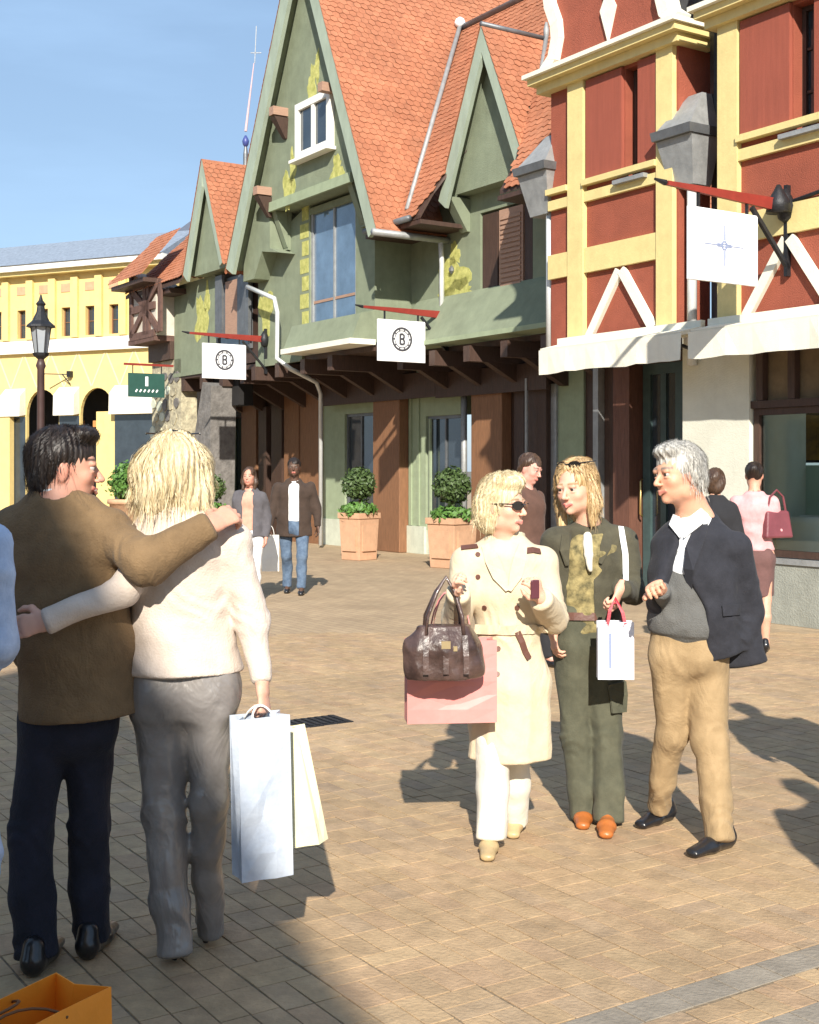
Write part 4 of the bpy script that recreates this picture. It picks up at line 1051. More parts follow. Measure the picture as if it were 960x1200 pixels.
# ------------------------------------------------------------------ pub signs that stand out from the fronts
def ring(b, c, ex, ez, n, R, w, t, k0=0, k1=24, seg=24):
    for k in range(k0, k1):
        a0, a1 = 2 * math.pi * k / seg, 2 * math.pi * (k + 1) / seg
        pts = [(R, a0), (R, a1), (R - w, a1), (R - w, a0)]
        lo = [c + ex * (r * math.cos(a)) + ez * (r * math.sin(a)) for r, a in pts]
        b.hexa(lo, [p + n * t for p in lo])
def stroke(b, c, ex, ez, n, p, q, w, t):
    P_, Q_ = c + ex * p[0] + ez * p[1], c + ex * q[0] + ez * q[1]
    d = (Q_ - P_).normalized(); s = d.cross(n).normalized() * w / 2
    lo = [P_ - s, P_ + s, Q_ + s, Q_ - s]; b.hexa(lo, [v + n * t for v in lo])
def sign(px, yf, label, kind, zc=4.25, w=.95, h=.70, group='white hanging shop signs on red arms'):
    u = fu(px, yf)
    r = froot('hanging_sign', u, yf, label, 'sign', group, zc)
    # arm reaches towards the street (local -y)
    MB().lathe((u, yf - .06, zc), [(.02, -.16), (.07, -.12), (.10, 0), (.07, .10), (.02, .18)], 8).build('boss', M_iron, r, smooth=True)
    MB().box(u - .02, u + .02, yf - .06, yf, zc - .7, zc + .22).build('wall_plate', M_iron, r)
    MB().bar((u, yf - .02, zc - .62), (u, yf - .55, zc - .06), .04, .04, (1, 0, 0)).build('strut', M_iron, r)
    a = MB(); a.hexa([(u - .02, yf - 1.70, zc + .02), (u + .02, yf - 1.70, zc + .02), (u + .02, yf - .1, zc - .06), (u - .02, yf - .1, zc - .06)],
                     [(u - .02, yf - 1.70, zc + .06), (u + .02, yf - 1.70, zc + .06), (u + .02, yf - .1, zc + .07), (u - .02, yf - .1, zc + .07)])
    a.build('arm', M_signred, r)
    MB().tube([(u, yf - 1.72, zc + .04), (u, yf - 1.86, zc + .06)], [.03, .012], 6).build('arm_tip', M_iron, r)
    y0 = yf - .48 - w; zt_ = zc - .14
    bx(u - .018, u + .018, y0, y0 + w, zt_ - h, zt_).build('panel', M_signwhite, r, bevel=.006)
    for yy in (y0 + .14, y0 + w - .14): bx(u - .012, u + .012, yy - .012, yy + .012, zt_ - .04, zc - .0).build('hanger', M_iron, r)
    # print on both faces
    for sgn in (1, -1):
        n = Vector((sgn, 0, 0)); ex = Vector((0, sgn, 0)); ez = Vector((0, 0, 1))   # ex: reading direction
        c_ = Vector((u + sgn * .019, y0 + w / 2, zt_ - h / 2 + .03))
        b = MB()
        if kind == 'ring':
            ring(b, c_, ex, ez, n, .205, .036, .003)
            ring(b, c_, ex, ez, n, .150, .014, .003)
            for k in range(10):      # ornament between the rings
                a_ = 2 * math.pi * k / 10; stroke(b, c_, ex, ez, n, (.14 * math.cos(a_), .14 * math.sin(a_)), (.20 * math.cos(a_), .20 * math.sin(a_)), .024, .004)
            L = [((-.035, -.09), (-.035, .09)), ((-.035, .085), (.03, .085)), ((-.035, .005), (.025, .005)), ((-.035, -.085), (.035, -.085)), ((.03, .085), (.045, .045)), ((.045, .045), (.025, .005)), ((.025, .005), (.05, -.045)), ((.05, -.045), (.035, -.085))]
            for p, q in L: stroke(b, c_, ex, ez, n, p, q, .036, .003)
            b.build('emblem', M_ink, r)
        elif kind == 'cross':
            c2 = c_ - Vector((0, 0, .02))
            for p, q, w_ in (((-.27, 0), (-.05, 0), .010), ((.05, 0), (.27, 0), .010), ((0, .05), (0, .20), .012), ((0, -.05), (0, -.20), .012)):
                stroke(b, c2, ex, ez, n, p, q, w_, .003)
            for p, q in (((-.10, .012), (.10, .012)), ((-.10, -.012), (.10, -.012)), ((-.02, .13), (-.02, -.13)), ((.02, .13), (.02, -.13))):
                stroke(b, c2, ex, ez, n, p, q, .010, .003)
            ring(b, c2, ex, ez, n, .045, .014, .004, 0, 12, 12)
            b.build('emblem', M_blueink, r)
    return r
sign(313, 0, 'white hanging sign with round emblem on red arm, farther one near the small gable', 'ring')
sign(525, yB, 'white hanging sign with dark round emblem on red arm, right of the tall window', 'ring')
sign(925, yR, 'white hanging sign with thin blue cross emblem in front of the red houses', 'cross')
# lamp head beside the third bracket
lp = froot('wall_lamp', fu(925, yR), yR, 'dark cone shaped wall lamp on the red house beside the sign with the cross', 'lamp', None, 4.3)
u = fu(925, yR)
MB().tube([(u + .05, yR - .02, 4.30), (u + .5, yR - .05, 4.34)], .02, 6).build('arm', M_iron, lp)
MB().lathe((u, yR - .16, 4.18), [(.13, 0), (.11, .12), (.05, .22), (.02, .28)], 12).build('shade', M_iron, lp, smooth=True)
# green sign of the rubble wall house
yS = -.1
ug = fu(203, yS)
gs = froot('hanging_sign', ug, yS, 'dark green hanging sign with white mark on the rubble stone wall', 'sign', None, 3.5)
k0, k1 = fp(172, 482, -1.0), fp(203, 458, -1.0)
zt_, zb_ = 3.82, 3.82 - .55
MB().bar((ug, yS, zt_ + .2), (ug, yS - 1.2, zt_ + .2), .05, .05).build('arm', M_signred, gs)
bx(ug - .02, ug + .02, yS - 1.1, yS - .22, zb_, zt_).build('panel', mat('green_enamel', (.02, .075, .06), .5, .1), gs)
b = MB(); n = Vector((1, 0, 0)); ex = Vector((0, 1, 0)); ez = Vector((0, 0, 1)); c_ = Vector((ug + .022, yS - .66, (zb_ + zt_) / 2))
stroke(b, c_, ex, ez, n, (0, -.02), (0, .20), .07, .003)
for i in range(6): stroke(b, c_, ex, ez, n, (-.27 + i * .1, -.16), (-.23 + i * .1, -.10), .035, .003)
b.build('mark', M_signwhite, gs)
for yy in (-.3, -1.0): bx(ug - .01, ug + .01, yS + yy, yS + yy + .02, zt_, zt_ + .18).build('hanger', M_iron, gs)

# ------------------------------------------------------------------ street lantern
lpos = at(48, 400, 18.)
ln = empty('street_lantern', (lpos[0], 18., 0), .3, 'old fashioned street lantern on dark post in front of the yellow building', 'street lamp')
z1 = 1.6 + (550 - 412) / FPX * 18
MB().lathe((0, 0, 0), [(.16, 0), (.16, .12), (.10, .2), (.09, .9), (.06, 1.0), (.05, z1 - .25), (.07, z1 - .2), (.04, z1 - .1)], 10).build('post', mat('oxide_post', (.055, .03, .028), .5, .2), ln, smooth=True)
MB().lathe((0, 0, z1 - .12), [(.03, 0), (.10, .06), (.115, .10)], 6).build('cradle', M_iron, ln)
MB().lathe((0, 0, z1 - .02), [(.085, 0), (.135, .36)], 6).build('glass', mat('lantern_glass', (.30, .33, .36), .15, .1, 3, 0, spec=.7), ln)
for k in range(6):
    a = 2 * math.pi * k / 6
    MB().bar((.087 * math.cos(a), .087 * math.sin(a), z1 - .02), (.138 * math.cos(a), .138 * math.sin(a), z1 + .34), .014, .014).build('glazing_bar', M_iron, ln)
MB().lathe((0, 0, z1 + .34), [(.20, 0), (.19, .03), (.12, .09), (.06, .22), (.05, .30), (.07, .33), (.03, .38), (.01, .46)], 8).build('cap', M_iron, ln)

# ------------------------------------------------------------------ planters
def planter(px, pyb, Y, wpx, ztop, ball_r, label, seed, group='terracotta planters with clipped box balls'):
    p = at(px, pyb, Y); w = wpx / FPX * Y / 2
    r = empty('planter', (p[0], Y, 0), FROT + .25, label, 'planter', group)
    b = MB().lathe((0, 0, 0), [(w * 1.18, 0), (w * 1.36, ztop)], 4); b.build('box', M_terra, r, bevel=.01)
    b = MB().lathe((0, 0, 0), [(w * 1.40, ztop - .09), (w * 1.44, ztop - .085), (w * 1.44, ztop + .012), (w * 1.30, ztop + .012), (w * 1.28, ztop - .03), (.02, ztop - .035)], 4).build('rim', M_terra, r)
    for k in range(4):
        a = k * math.pi / 2; d = w * .86
        bx(-w * .62, w * .62, -d - .03, -d - .0, .16, ztop - .2).build('panel', M_terra, r).rotation_euler = (0, 0, a)
    leaves('low_foliage', (0, 0, ztop + .06), (w * 1.25, w * 1.25, .15), 500, .05, M_leaf2, r, seed=seed)
    MB().tube([(0, 0, ztop - .03), (.02, .01, ztop + .30), (0, 0, ztop + .55)], .028, 7).build('trunk', M_trunk, r)
    leaves('crown', (0, 0, ztop + .22 + ball_r), (ball_r,) * 3, 2200, .038, M_leaf, r, seed=seed + 5, shell=.35)
    return r
planter(421, 655, 22.7, 35, .82, .30, 'terracotta planter with round clipped box tree left of the brown pillar', 1)
planter(530, 665, 20.9, 44, .80, .31, 'terracotta planter with round clipped box tree just behind the woman in the cream coat', 2)
planter(248, 650, 25.5, 30, .74, .27, 'terracotta planter with round clipped box tree behind the blonde woman with shopping bags', 3)
pot = at(150, 600, 24.0)
r = empty('planter', (pot[0], 24., 0), .3, 'low terracotta planter with bright bushy green plant between the left couple', 'planter')
MB().lathe((0, 0, 0), [(.22, 0), (.27, .05), (.34, .95), (.38, .96), (.38, 1.04), (.30, 1.04)], 16).build('pot', M_terra, r, smooth=True)
leaves('foliage', (0, 0, 1.35), (.36, .36, .38), 1600, .05, M_leaf2, r, seed=9, shell=.3)

# ------------------------------------------------------------------ house behind the camera whose gable shades the lower left
hb_ = empty('opposite_house', (-2.5, -6.0, 0), math.pi, 'steep gabled house across the lane behind the camera, on the left', 'house')
W = 4.1; E = 2.76; T = 10.12
MB().prism([(-W, 0), (W, 0), (W, E), (0, T), (-W, E)], 0, .35).build('wall', M_ywall, hb_)
MB().box(-W, -W + .35, .36, 7, 0, E).box(W - .35, W, .36, 7, 0, E).box(-W, W, 7, 7.3, 0, E).build('wall', M_ywall, hb_)
for s in (1, -1):
    MB().add([(s * (W + .05), -.02, E - .05), (0, -.02, T + .02), (0, 7.4, T + .02), (s * (W + .05), 7.4, E - .05), (s * (W + .2), -.02, E + .0), (0, -.02, T + .2), (0, 7.4, T + .2), (s * (W + .2), 7.4, E)],
             [(0, 1, 2, 3), (4, 5, 6, 7), (0, 1, 5, 4), (1, 2, 6, 5), (2, 3, 7, 6), (3, 0, 4, 7)]).build('roof', mat('plain_tile', (.42, .15, .08), .85, .2, 8, .5, 20), hb_)
for x in (-2.6, -.6, 1.4):
    window(hb_, x, x + 1.2, .9, 2.5, -.01, M_white, M_glass, 2, 2, .07, sill=M_white)
for x in (-1.5, .3): window(hb_, x, x + 1.1, 3.9, 5.4, -.01, M_white, M_glass, 2, 2, .07, sill=M_white)

# houses along the other side of the street, outside the left edge: the shop windows mirror them
for k, (ya, yb_, wm, lab) in enumerate(((4.0, 11.4, 'plain_cream', 'long cream rendered house with steep roof on the far left side of the street'), (11.5, 19.5, 'plain_ochre', 'ochre rendered house with steep roof beside the cream one on the left side'))):
    hs = empty('street_house', (-12.2, (ya + yb_) / 2, 0), -math.pi / 2, lab, 'house')
    L2 = (yb_ - ya) / 2; wmat = mat(wm, (.42, .36, .25) if k == 0 else (.40, .28, .13), .9, .12, 3, .4, 70, dirt=.3)
    wl_ = MB(); xs = [-L2 + .8 + i * (2 * L2 - 1.6) / 4 for i in range(5)]
    wl_.box(-L2, L2, -6, -.02, 0, 5.4); wl_.prism([(-L2, 5.4), (L2, 5.4), (0, 10.2)], -6, -.03); wl_.build('wall', wmat, hs)
    for i in range(4):
        window(hs, xs[i] + .2, xs[i + 1] - .2, .5, 2.7, .06, M_darkbrown, M_glass, 2, 1, .07, name='shop_window'); window(hs, xs[i] + .3, xs[i + 1] - .3, 3.5, 4.9, .06, M_white, M_glass, 2, 2, .06, sill=M_white)
    for s in (1, -1):
        MB().add([(s * (L2 + .1), .25, 5.25), (0, .25, 10.3), (0, -6.2, 10.3), (s * (L2 + .1), -6.2, 5.25), (s * (L2 + .1), .25, 5.4), (0, .25, 10.5), (0, -6.2, 10.5), (s * (L2 + .1), -6.2, 5.4)],
                 [(0, 1, 2, 3), (4, 5, 6, 7), (0, 1, 5, 4), (1, 2, 6, 5), (2, 3, 7, 6), (3, 0, 4, 7)]).build('roof', MATS['plain_tile'], hs)

# ------------------------------------------------------------------ orange bags at the lower left
M_orange = mat('orange_paper', (.85, .27, .015), .55, .08, 6, .1, 30)
M_cord = mat('brown_cord', (.14, .06, .02), .8)
def paper_bag(name, loc, rz, w, d, h, m, label, cat='shopping bag', group=None, flare=1.0, cord=M_cord, hh=.16, tilt=(0, 0), crease=True):
    r = empty(name, loc, 0, label, cat, group); r.rotation_euler = (tilt[0], tilt[1], rz)
    b = MB(); x, y = w / 2, d / 2; t = .004
    wt_ = x * flare
    n = 6
    V = []
    rg = random.Random(hash(label) % 1000 if False else len(label) * 7 + int(w * 100))
    rows = []
    for k in range(n + 1):
        f_ = k / n; z = h * f_; xx = x + (wt_ - x) * f_; ws_ = y * (1 - .35 * f_ * f_)
        ring_ = [(-xx, -y * (1 - .1 * f_)), (-xx * .33, -y * (1 - .1 * f_) - rg.uniform(-.006, .008)), (xx * .33, -y * (1 - .1 * f_) - rg.uniform(-.006, .008)), (xx, -y * (1 - .1 * f_)),
                 (xx - (.028 * f_ + rg.uniform(0, .006)), 0), (xx, y * (1 - .1 * f_)), (xx * .33, y * (1 - .1 * f_) + rg.uniform(-.006, .008)), (-xx * .33, y * (1 - .1 * f_) + rg.uniform(-.006, .008)), (-xx, y * (1 - .1 * f_)), (-xx + (.028 * f_ + rg.uniform(0, .006)), 0)]
        rows.append([(p[0], p[1], z + (rg.uniform(-.002, .002) if 0 < k < n else 0)) for p in ring_])
    for row in rows: V += row
    m_ = 10
    for k in range(n):
        for j in range(m_):
            b.f.append((k * m_ + j, k * m_ + (j + 1) % m_, (k + 1) * m_ + (j + 1) % m_, (k + 1) * m_ + j))
    b.v = V; b.f.append(tuple(reversed(range(m_))))
    # inner skin a little smaller, closed by a floor
    n0 = len(b.v); b.v += [(p[0] * .985, p[1] * .97, p[2]) for p in rows[-1]] + [(p[0] * .97, p[1] * .95, .02) for p in rows[0]]
    for j in range(m_):
        b.f.append((n * m_ + j, n * m_ + (j + 1) % m_, n0 + (j + 1) % m_, n0 + j)); b.f.append((n0 + j, n0 + (j + 1) % m_, n0 + m_ + (j + 1) % m_, n0 + m_ + j))
    b.f.append(tuple(n0 + m_ + j for j in range(m_)))
    b.build('body', m, r)
    if hh:
        for s in (-1, 1):
            pts = [(w * .22 * math.cos(a) * -1, s * y * .9 * (1 - .9 * math.sin(a)), h - .02 + hh * math.sin(a)) for a in [math.pi * i / 10 for i in range(11)]]
            MB().tube(pts, .0035, 6).build('handle', cord, r, smooth=True)
    return r
ob = at(60, 1175, 3.15)
paper_bag('shopping_bag', (-.925, 2.905, 0), 1.06, .52, .20, .352, M_orange, 'open orange paper shopping bag with brown cord at the lower left corner', hh=.03)
# ================================================================== people: one implicit-surface modeller
def nrm(v):
    v = np.asarray(v, float); return v / (np.linalg.norm(v) + 1e-12)

class Lay:
    """a smooth solid described by blended tapering limbs; mesh() turns it into one surface"""
    def __init__(s, k=.02): s.p = []; s.k = k; s.disp = None; s.post = []
    def tube(s, pts, rad, side=(1, 0, 0), k=None, op='u', flat=(False, False)):
        pts = [np.asarray(p, float) for p in pts]
        R = [(r, r) if not isinstance(r, (tuple, list)) else r for r in rad]
        for i in range(len(pts) - 1):
            s._seg(pts[i], pts[i + 1], R[i], R[i + 1], side, s.k if k is None else k, op, flat[0] and i == 0, flat[1] and i == len(pts) - 2)
        return s
    def _seg(s, a, b, ra, rb, side, k, op, fa, fb):
        w = b - a; L = np.linalg.norm(w); w = w / max(L, 1e-9)
        sd = np.asarray(side, float); sd = sd - w * sd.dot(w)
        if np.linalg.norm(sd) < .1: sd = np.cross(w, (0, 1, .3))
        sd = nrm(sd); f = np.cross(w, sd)
        rm = max(*ra, *rb) + .03
        def fn(P):
            q = P - a; t = np.clip(q @ w / max(L, 1e-9), 0, 1)
            rx = ra[0] + (rb[0] - ra[0]) * t; ry = ra[1] + (rb[1] - ra[1]) * t
            q = q - (t * L)[..., None] * w
            ww = q @ w
            rc = np.minimum(rx, ry)
            if fa or fb:
                rc = np.where((fa & (ww < 0)) | (fb & (ww > 0)), .012, rc)
            m = np.minimum(rx, ry)
            return (np.sqrt((q @ sd / rx) ** 2 + (q @ f / ry) ** 2 + (ww / rc) ** 2) - 1) * m
        s.p.append((fn, np.minimum(a, b) - rm, np.maximum(a, b) + rm, op, k))
    def ell(s, c, r, ax=None, k=None, op='u'):
        c = np.asarray(c, float); r = np.asarray(r, float); A = np.eye(3) if ax is None else np.asarray(ax, float)
        def fn(P):
            q = (P - c) @ A.T
            k0 = np.sqrt(((q / r) ** 2).sum(-1)); k1 = np.sqrt(((q / r ** 2) ** 2).sum(-1))
            return np.where(k1 > 1e-9, k0 * (k0 - 1) / np.maximum(k1, 1e-9), -r.min())
        m = r.max() + .03
        s.p.append((fn, c - m, c + m, op, s.k if k is None else k)); return s
    def cut(s, p, n):
        """remove everything on the side n points to"""
        p = np.asarray(p, float); n = nrm(n); s.post.append(lambda P, F: np.maximum(F, (P - p) @ n)); return s
    def cutbox(s, c, ax, half):
        c = np.asarray(c, float); A = np.asarray(ax, float); h = np.asarray(half, float)
        def fn(P, F):
            q = np.abs((P - c) @ A.T) - h
            d = q.max(-1); return np.maximum(F, -d)
        s.post.append(fn); return s
    def bounds(s):
        u = [p for p in s.p if p[3] == 'u']
        return np.min([p[1] for p in u], 0), np.max([p[2] for p in u], 0)
    def evalP(s, P):
        F = np.full(P.shape[:-1], 9.)
        for fn, lo, hi, op, k in s.p: F = s._comb(F, fn(P), op, k)
        if s.disp is not None: F = F + s.disp(P)
        for po in s.post: F = po(P, F)
        return F
    @staticmethod
    def _comb(F, d, op, k):
        if op == 'u':
            h = np.clip(.5 + .5 * (F - d) / k, 0, 1); return F * (1 - h) + d * h - k * h * (1 - h)
        h = np.clip(.5 - .5 * (F + d) / k, 0, 1); return F * (1 - h) - d * h + k * h * (1 - h)
    def grid(s, lo, hi, h):
        lo = np.asarray(lo, float); hi = np.asarray(hi, float)
        n = np.maximum(np.ceil((hi - lo) / h).astype(int) + 1, 2)
        ax = [lo[i] + h * np.arange(n[i]) for i in range(3)]
        P = np.stack(np.meshgrid(*ax, indexing='ij'), -1)
        F = np.full(n, .3)
        for fn, l, u, op, k in s.p:
            i0 = np.clip(np.floor((l - lo) / h).astype(int) - 1, 0, n); i1 = np.clip(np.ceil((u - lo) / h).astype(int) + 2, 0, n)
            if (i1 - i0 <= 0).any(): continue
            sl_ = tuple(slice(i0[j], i1[j]) for j in range(3))
            F[sl_] = s._comb(F[sl_], fn(P[sl_]), op, k)
        near = np.abs(F) < .06
        if s.disp is not None: F[near] += s.disp(P[near])
        for po in s.post: F = po(P, F)
        return P, F

def surface_nets(F, lo, h):
    S = F < 0; n = F.shape
    C = [S[i:n[0] - 1 + i, j:n[1] - 1 + j, k:n[2] - 1 + k] for i in (0, 1) for j in (0, 1) for k in (0, 1)]
    tot = sum(c.astype(np.int8) for c in C); act = (tot > 0) & (tot < 8)
    idx = np.argwhere(act)
    if len(idx) == 0: return np.zeros((0, 3)), np.zeros((0, 4), int)
    num = np.full(act.shape, -1, int); num[act] = np.arange(len(idx))
    acc = np.zeros((len(idx), 3)); cnt = np.zeros(len(idx))
    cor = [(i, j, k) for i in (0, 1) for j in (0, 1) for k in (0, 1)]
    val = {c: F[idx[:, 0] + c[0], idx[:, 1] + c[1], idx[:, 2] + c[2]] for c in cor}
    for a in cor:
        for d in range(3):
            if a[d] == 0:
                b = list(a); b[d] = 1; b = tuple(b)
                va, vb = val[a], val[b]; m = (va < 0) != (vb < 0)
                t = np.where(m, va / np.where(m, va - vb, 1), 0)
                p = np.array(a, float)[None] + t[:, None] * np.eye(3)[d][None]
                acc += p * m[:, None]; cnt += m
    V = np.asarray(lo) + h * (idx + acc / cnt[:, None])
    Q = []
    for d in range(3):
        e1, e2 = [(1, 2), (2, 0), (0, 1)][d]
        sl0 = [slice(None)] * 3; sl1 = [slice(None)] * 3; sl0[d] = slice(0, -1); sl1[d] = slice(1, None)
        A, B = S[tuple(sl0)], S[tuple(sl1)]; ch = A != B
        I = np.argwhere(ch); ok = (I[:, e1] > 0) & (I[:, e2] > 0) & (I[:, e1] < n[e1] - 1) & (I[:, e2] < n[e2] - 1); I = I[ok]
        fl = A[I[:, 0], I[:, 1], I[:, 2]]
        def cell(o1, o2):
            J = I.copy(); J[:, e1] -= o1; J[:, e2] -= o2; return num[J[:, 0], J[:, 1], J[:, 2]]
        q = np.stack([cell(1, 1), cell(0, 1), cell(0, 0), cell(1, 0)], 1)
        q[~fl] = q[~fl][:, ::-1]; Q.append(q)
    Q = np.concatenate(Q); Q = Q[(Q >= 0).all(1)]
    return V, Q

def relax(V, Q, it=1, lam=.5):
    for _ in range(it):
        acc = np.zeros_like(V); c = np.zeros(len(V))
        for a, b in ((0, 1), (1, 2), (2, 3), (3, 0)):
            np.add.at(acc, Q[:, a], V[Q[:, b]]); np.add.at(acc, Q[:, b], V[Q[:, a]]); np.add.at(c, Q[:, a], 1); np.add.at(c, Q[:, b], 1)
        m = c > 0; V = V.copy(); V[m] = V[m] * (1 - lam) + lam * acc[m] / c[m][:, None]
    return V

def mesh_obj(name, V, Q, m, root, colors=None, kind=None):
    loc = np.array(root.location)
    me = bpy.data.meshes.new(name)
    me.vertices.add(len(V)); me.vertices.foreach_set('co', (V - loc).astype(np.float32).ravel())
    me.loops.add(Q.size); me.loops.foreach_set('vertex_index', Q.astype(np.int32).ravel())
    me.polygons.add(len(Q)); me.polygons.foreach_set('loop_start', np.arange(0, Q.size, 4, dtype=np.int32)); me.polygons.foreach_set('loop_total', np.full(len(Q), 4, np.int32))
    me.update(calc_edges=True); me.validate()
    me.materials.append(m); me.shade_smooth()
    if colors is not None:
        at_ = me.color_attributes.new('Col', 'FLOAT_COLOR', 'POINT'); c4 = np.ones((len(V), 4), np.float32); c4[:, :3] = colors; at_.data.foreach_set('color', c4.ravel())
    o = bpy.data.objects.new(name, me); COL.objects.link(o); o.parent = root
    return o

def garment(name, lay, h, m, root, it=1):
    if name == 'shoes':
        for l_ in _shoe_last: garment('shoe', l_, h, m, root, it)
        _shoe_last.clear(); return
    lo, hi = lay.bounds(); P, F = lay.grid(lo, hi, h); V, Q = surface_nets(F, lo, h)
    if it: V = relax(V, Q, it, .4)
    return mesh_obj(name, V, Q, m, root)

def folds(seed, A, kh, kz, warp=.6, n=5):
    """cloth folds: ridges that run mostly along z when kz is small"""
    r = np.random.default_rng(seed); K = []
    for i in range(n):
        a = r.uniform(0, 2 * math.pi); K.append((np.array([math.cos(a) * kh, math.sin(a) * kh, r.normal() * kz]) * r.uniform(.6, 1.4), r.uniform(0, 6.28), r.uniform(.5, 1)))
    W = np.array([r.normal() * 4, r.normal() * 4, r.normal() * 7])
    def fn(P):
        w = warp * np.sin(P @ W + seed); o = 0
        for k_, ph, a in K:
            sN = np.sin(P @ k_ + ph + w); o = o + a * (np.abs(sN) - .6)
        return o * (A / n * 3.2)
    return fn
def zmask(fn, z0, z1):
    """full strength below z0, none above z1"""
    return lambda P: fn(P) * np.clip((z1 - P[..., 2]) / (z1 - z0), 0, 1)
def add_f(*fs): return lambda P: sum(f(P) for f in fs)
def wrinkle_at(seed, c, R, A, k, d):
    """bunched wrinkles round a joint, running across direction d"""
    c = np.asarray(c, float); d = nrm(d); r = np.random.default_rng(seed); tl = r.normal(size=3) * .35
    def fn(P):
        q = P - c; g = np.exp(-(q ** 2).sum(-1) / R ** 2); return A * .8 * g * (np.abs(np.sin((q @ (d + tl)) * k * .62 + 2.6 * np.sin(q @ np.array([19, 15, 11.]) + seed) + 1.2 * np.sin(q @ np.array([-31, 23, 17.])))) - .5) * (.6 + .5 * np.sin(q @ np.array([13, -17, 23.]) + seed))
    return fn

# ---- skin
def skin_mat():
    m = bpy.data.materials.new('skin'); m.use_nodes = True; n, l = m.node_tree.nodes, m.node_tree.links
    p = n['Principled BSDF']; a = n.new('ShaderNodeVertexColor'); a.layer_name = 'Col'
    t = n.new('ShaderNodeTexCoord'); z = n.new('ShaderNodeTexNoise'); z.inputs['Scale'].default_value = 35; z.inputs['Detail'].default_value = 4; l.new(t.outputs['Object'], z.inputs['Vector'])
    mr = n.new('ShaderNodeMapRange'); mr.inputs['To Min'].default_value = .88; mr.inputs['To Max'].default_value = 1.1; l.new(z.outputs['Fac'], mr.inputs[0])
    mi = n.new('ShaderNodeMix'); mi.data_type = 'RGBA'; mi.blend_type = 'MULTIPLY'; mi.inputs[0].default_value = 1
    l.new(a.outputs['Color'], mi.inputs[6]); l.new(mr.outputs[0], mi.inputs[7]); l.new(mi.outputs[2], p.inputs['Base Color'])
    p.inputs['Roughness'].default_value = .5; p.inputs['Specular IOR Level'].default_value = .35
    p.inputs['Subsurface Weight'].default_value = .12; p.inputs['Subsurface Radius'].default_value = (1, .35, .2); p.inputs['Subsurface Scale'].default_value = .012
    return m
M_skin = skin_mat()
M_eyew = mat('eye_white', (.45, .42, .40), .25, 0, 1, 0); M_iris = mat('eye_iris', (.03, .025, .02), .15, 0, 1, 0)
M_teeth = mat('teeth', (.75, .72, .66), .3, 0, 1, 0)

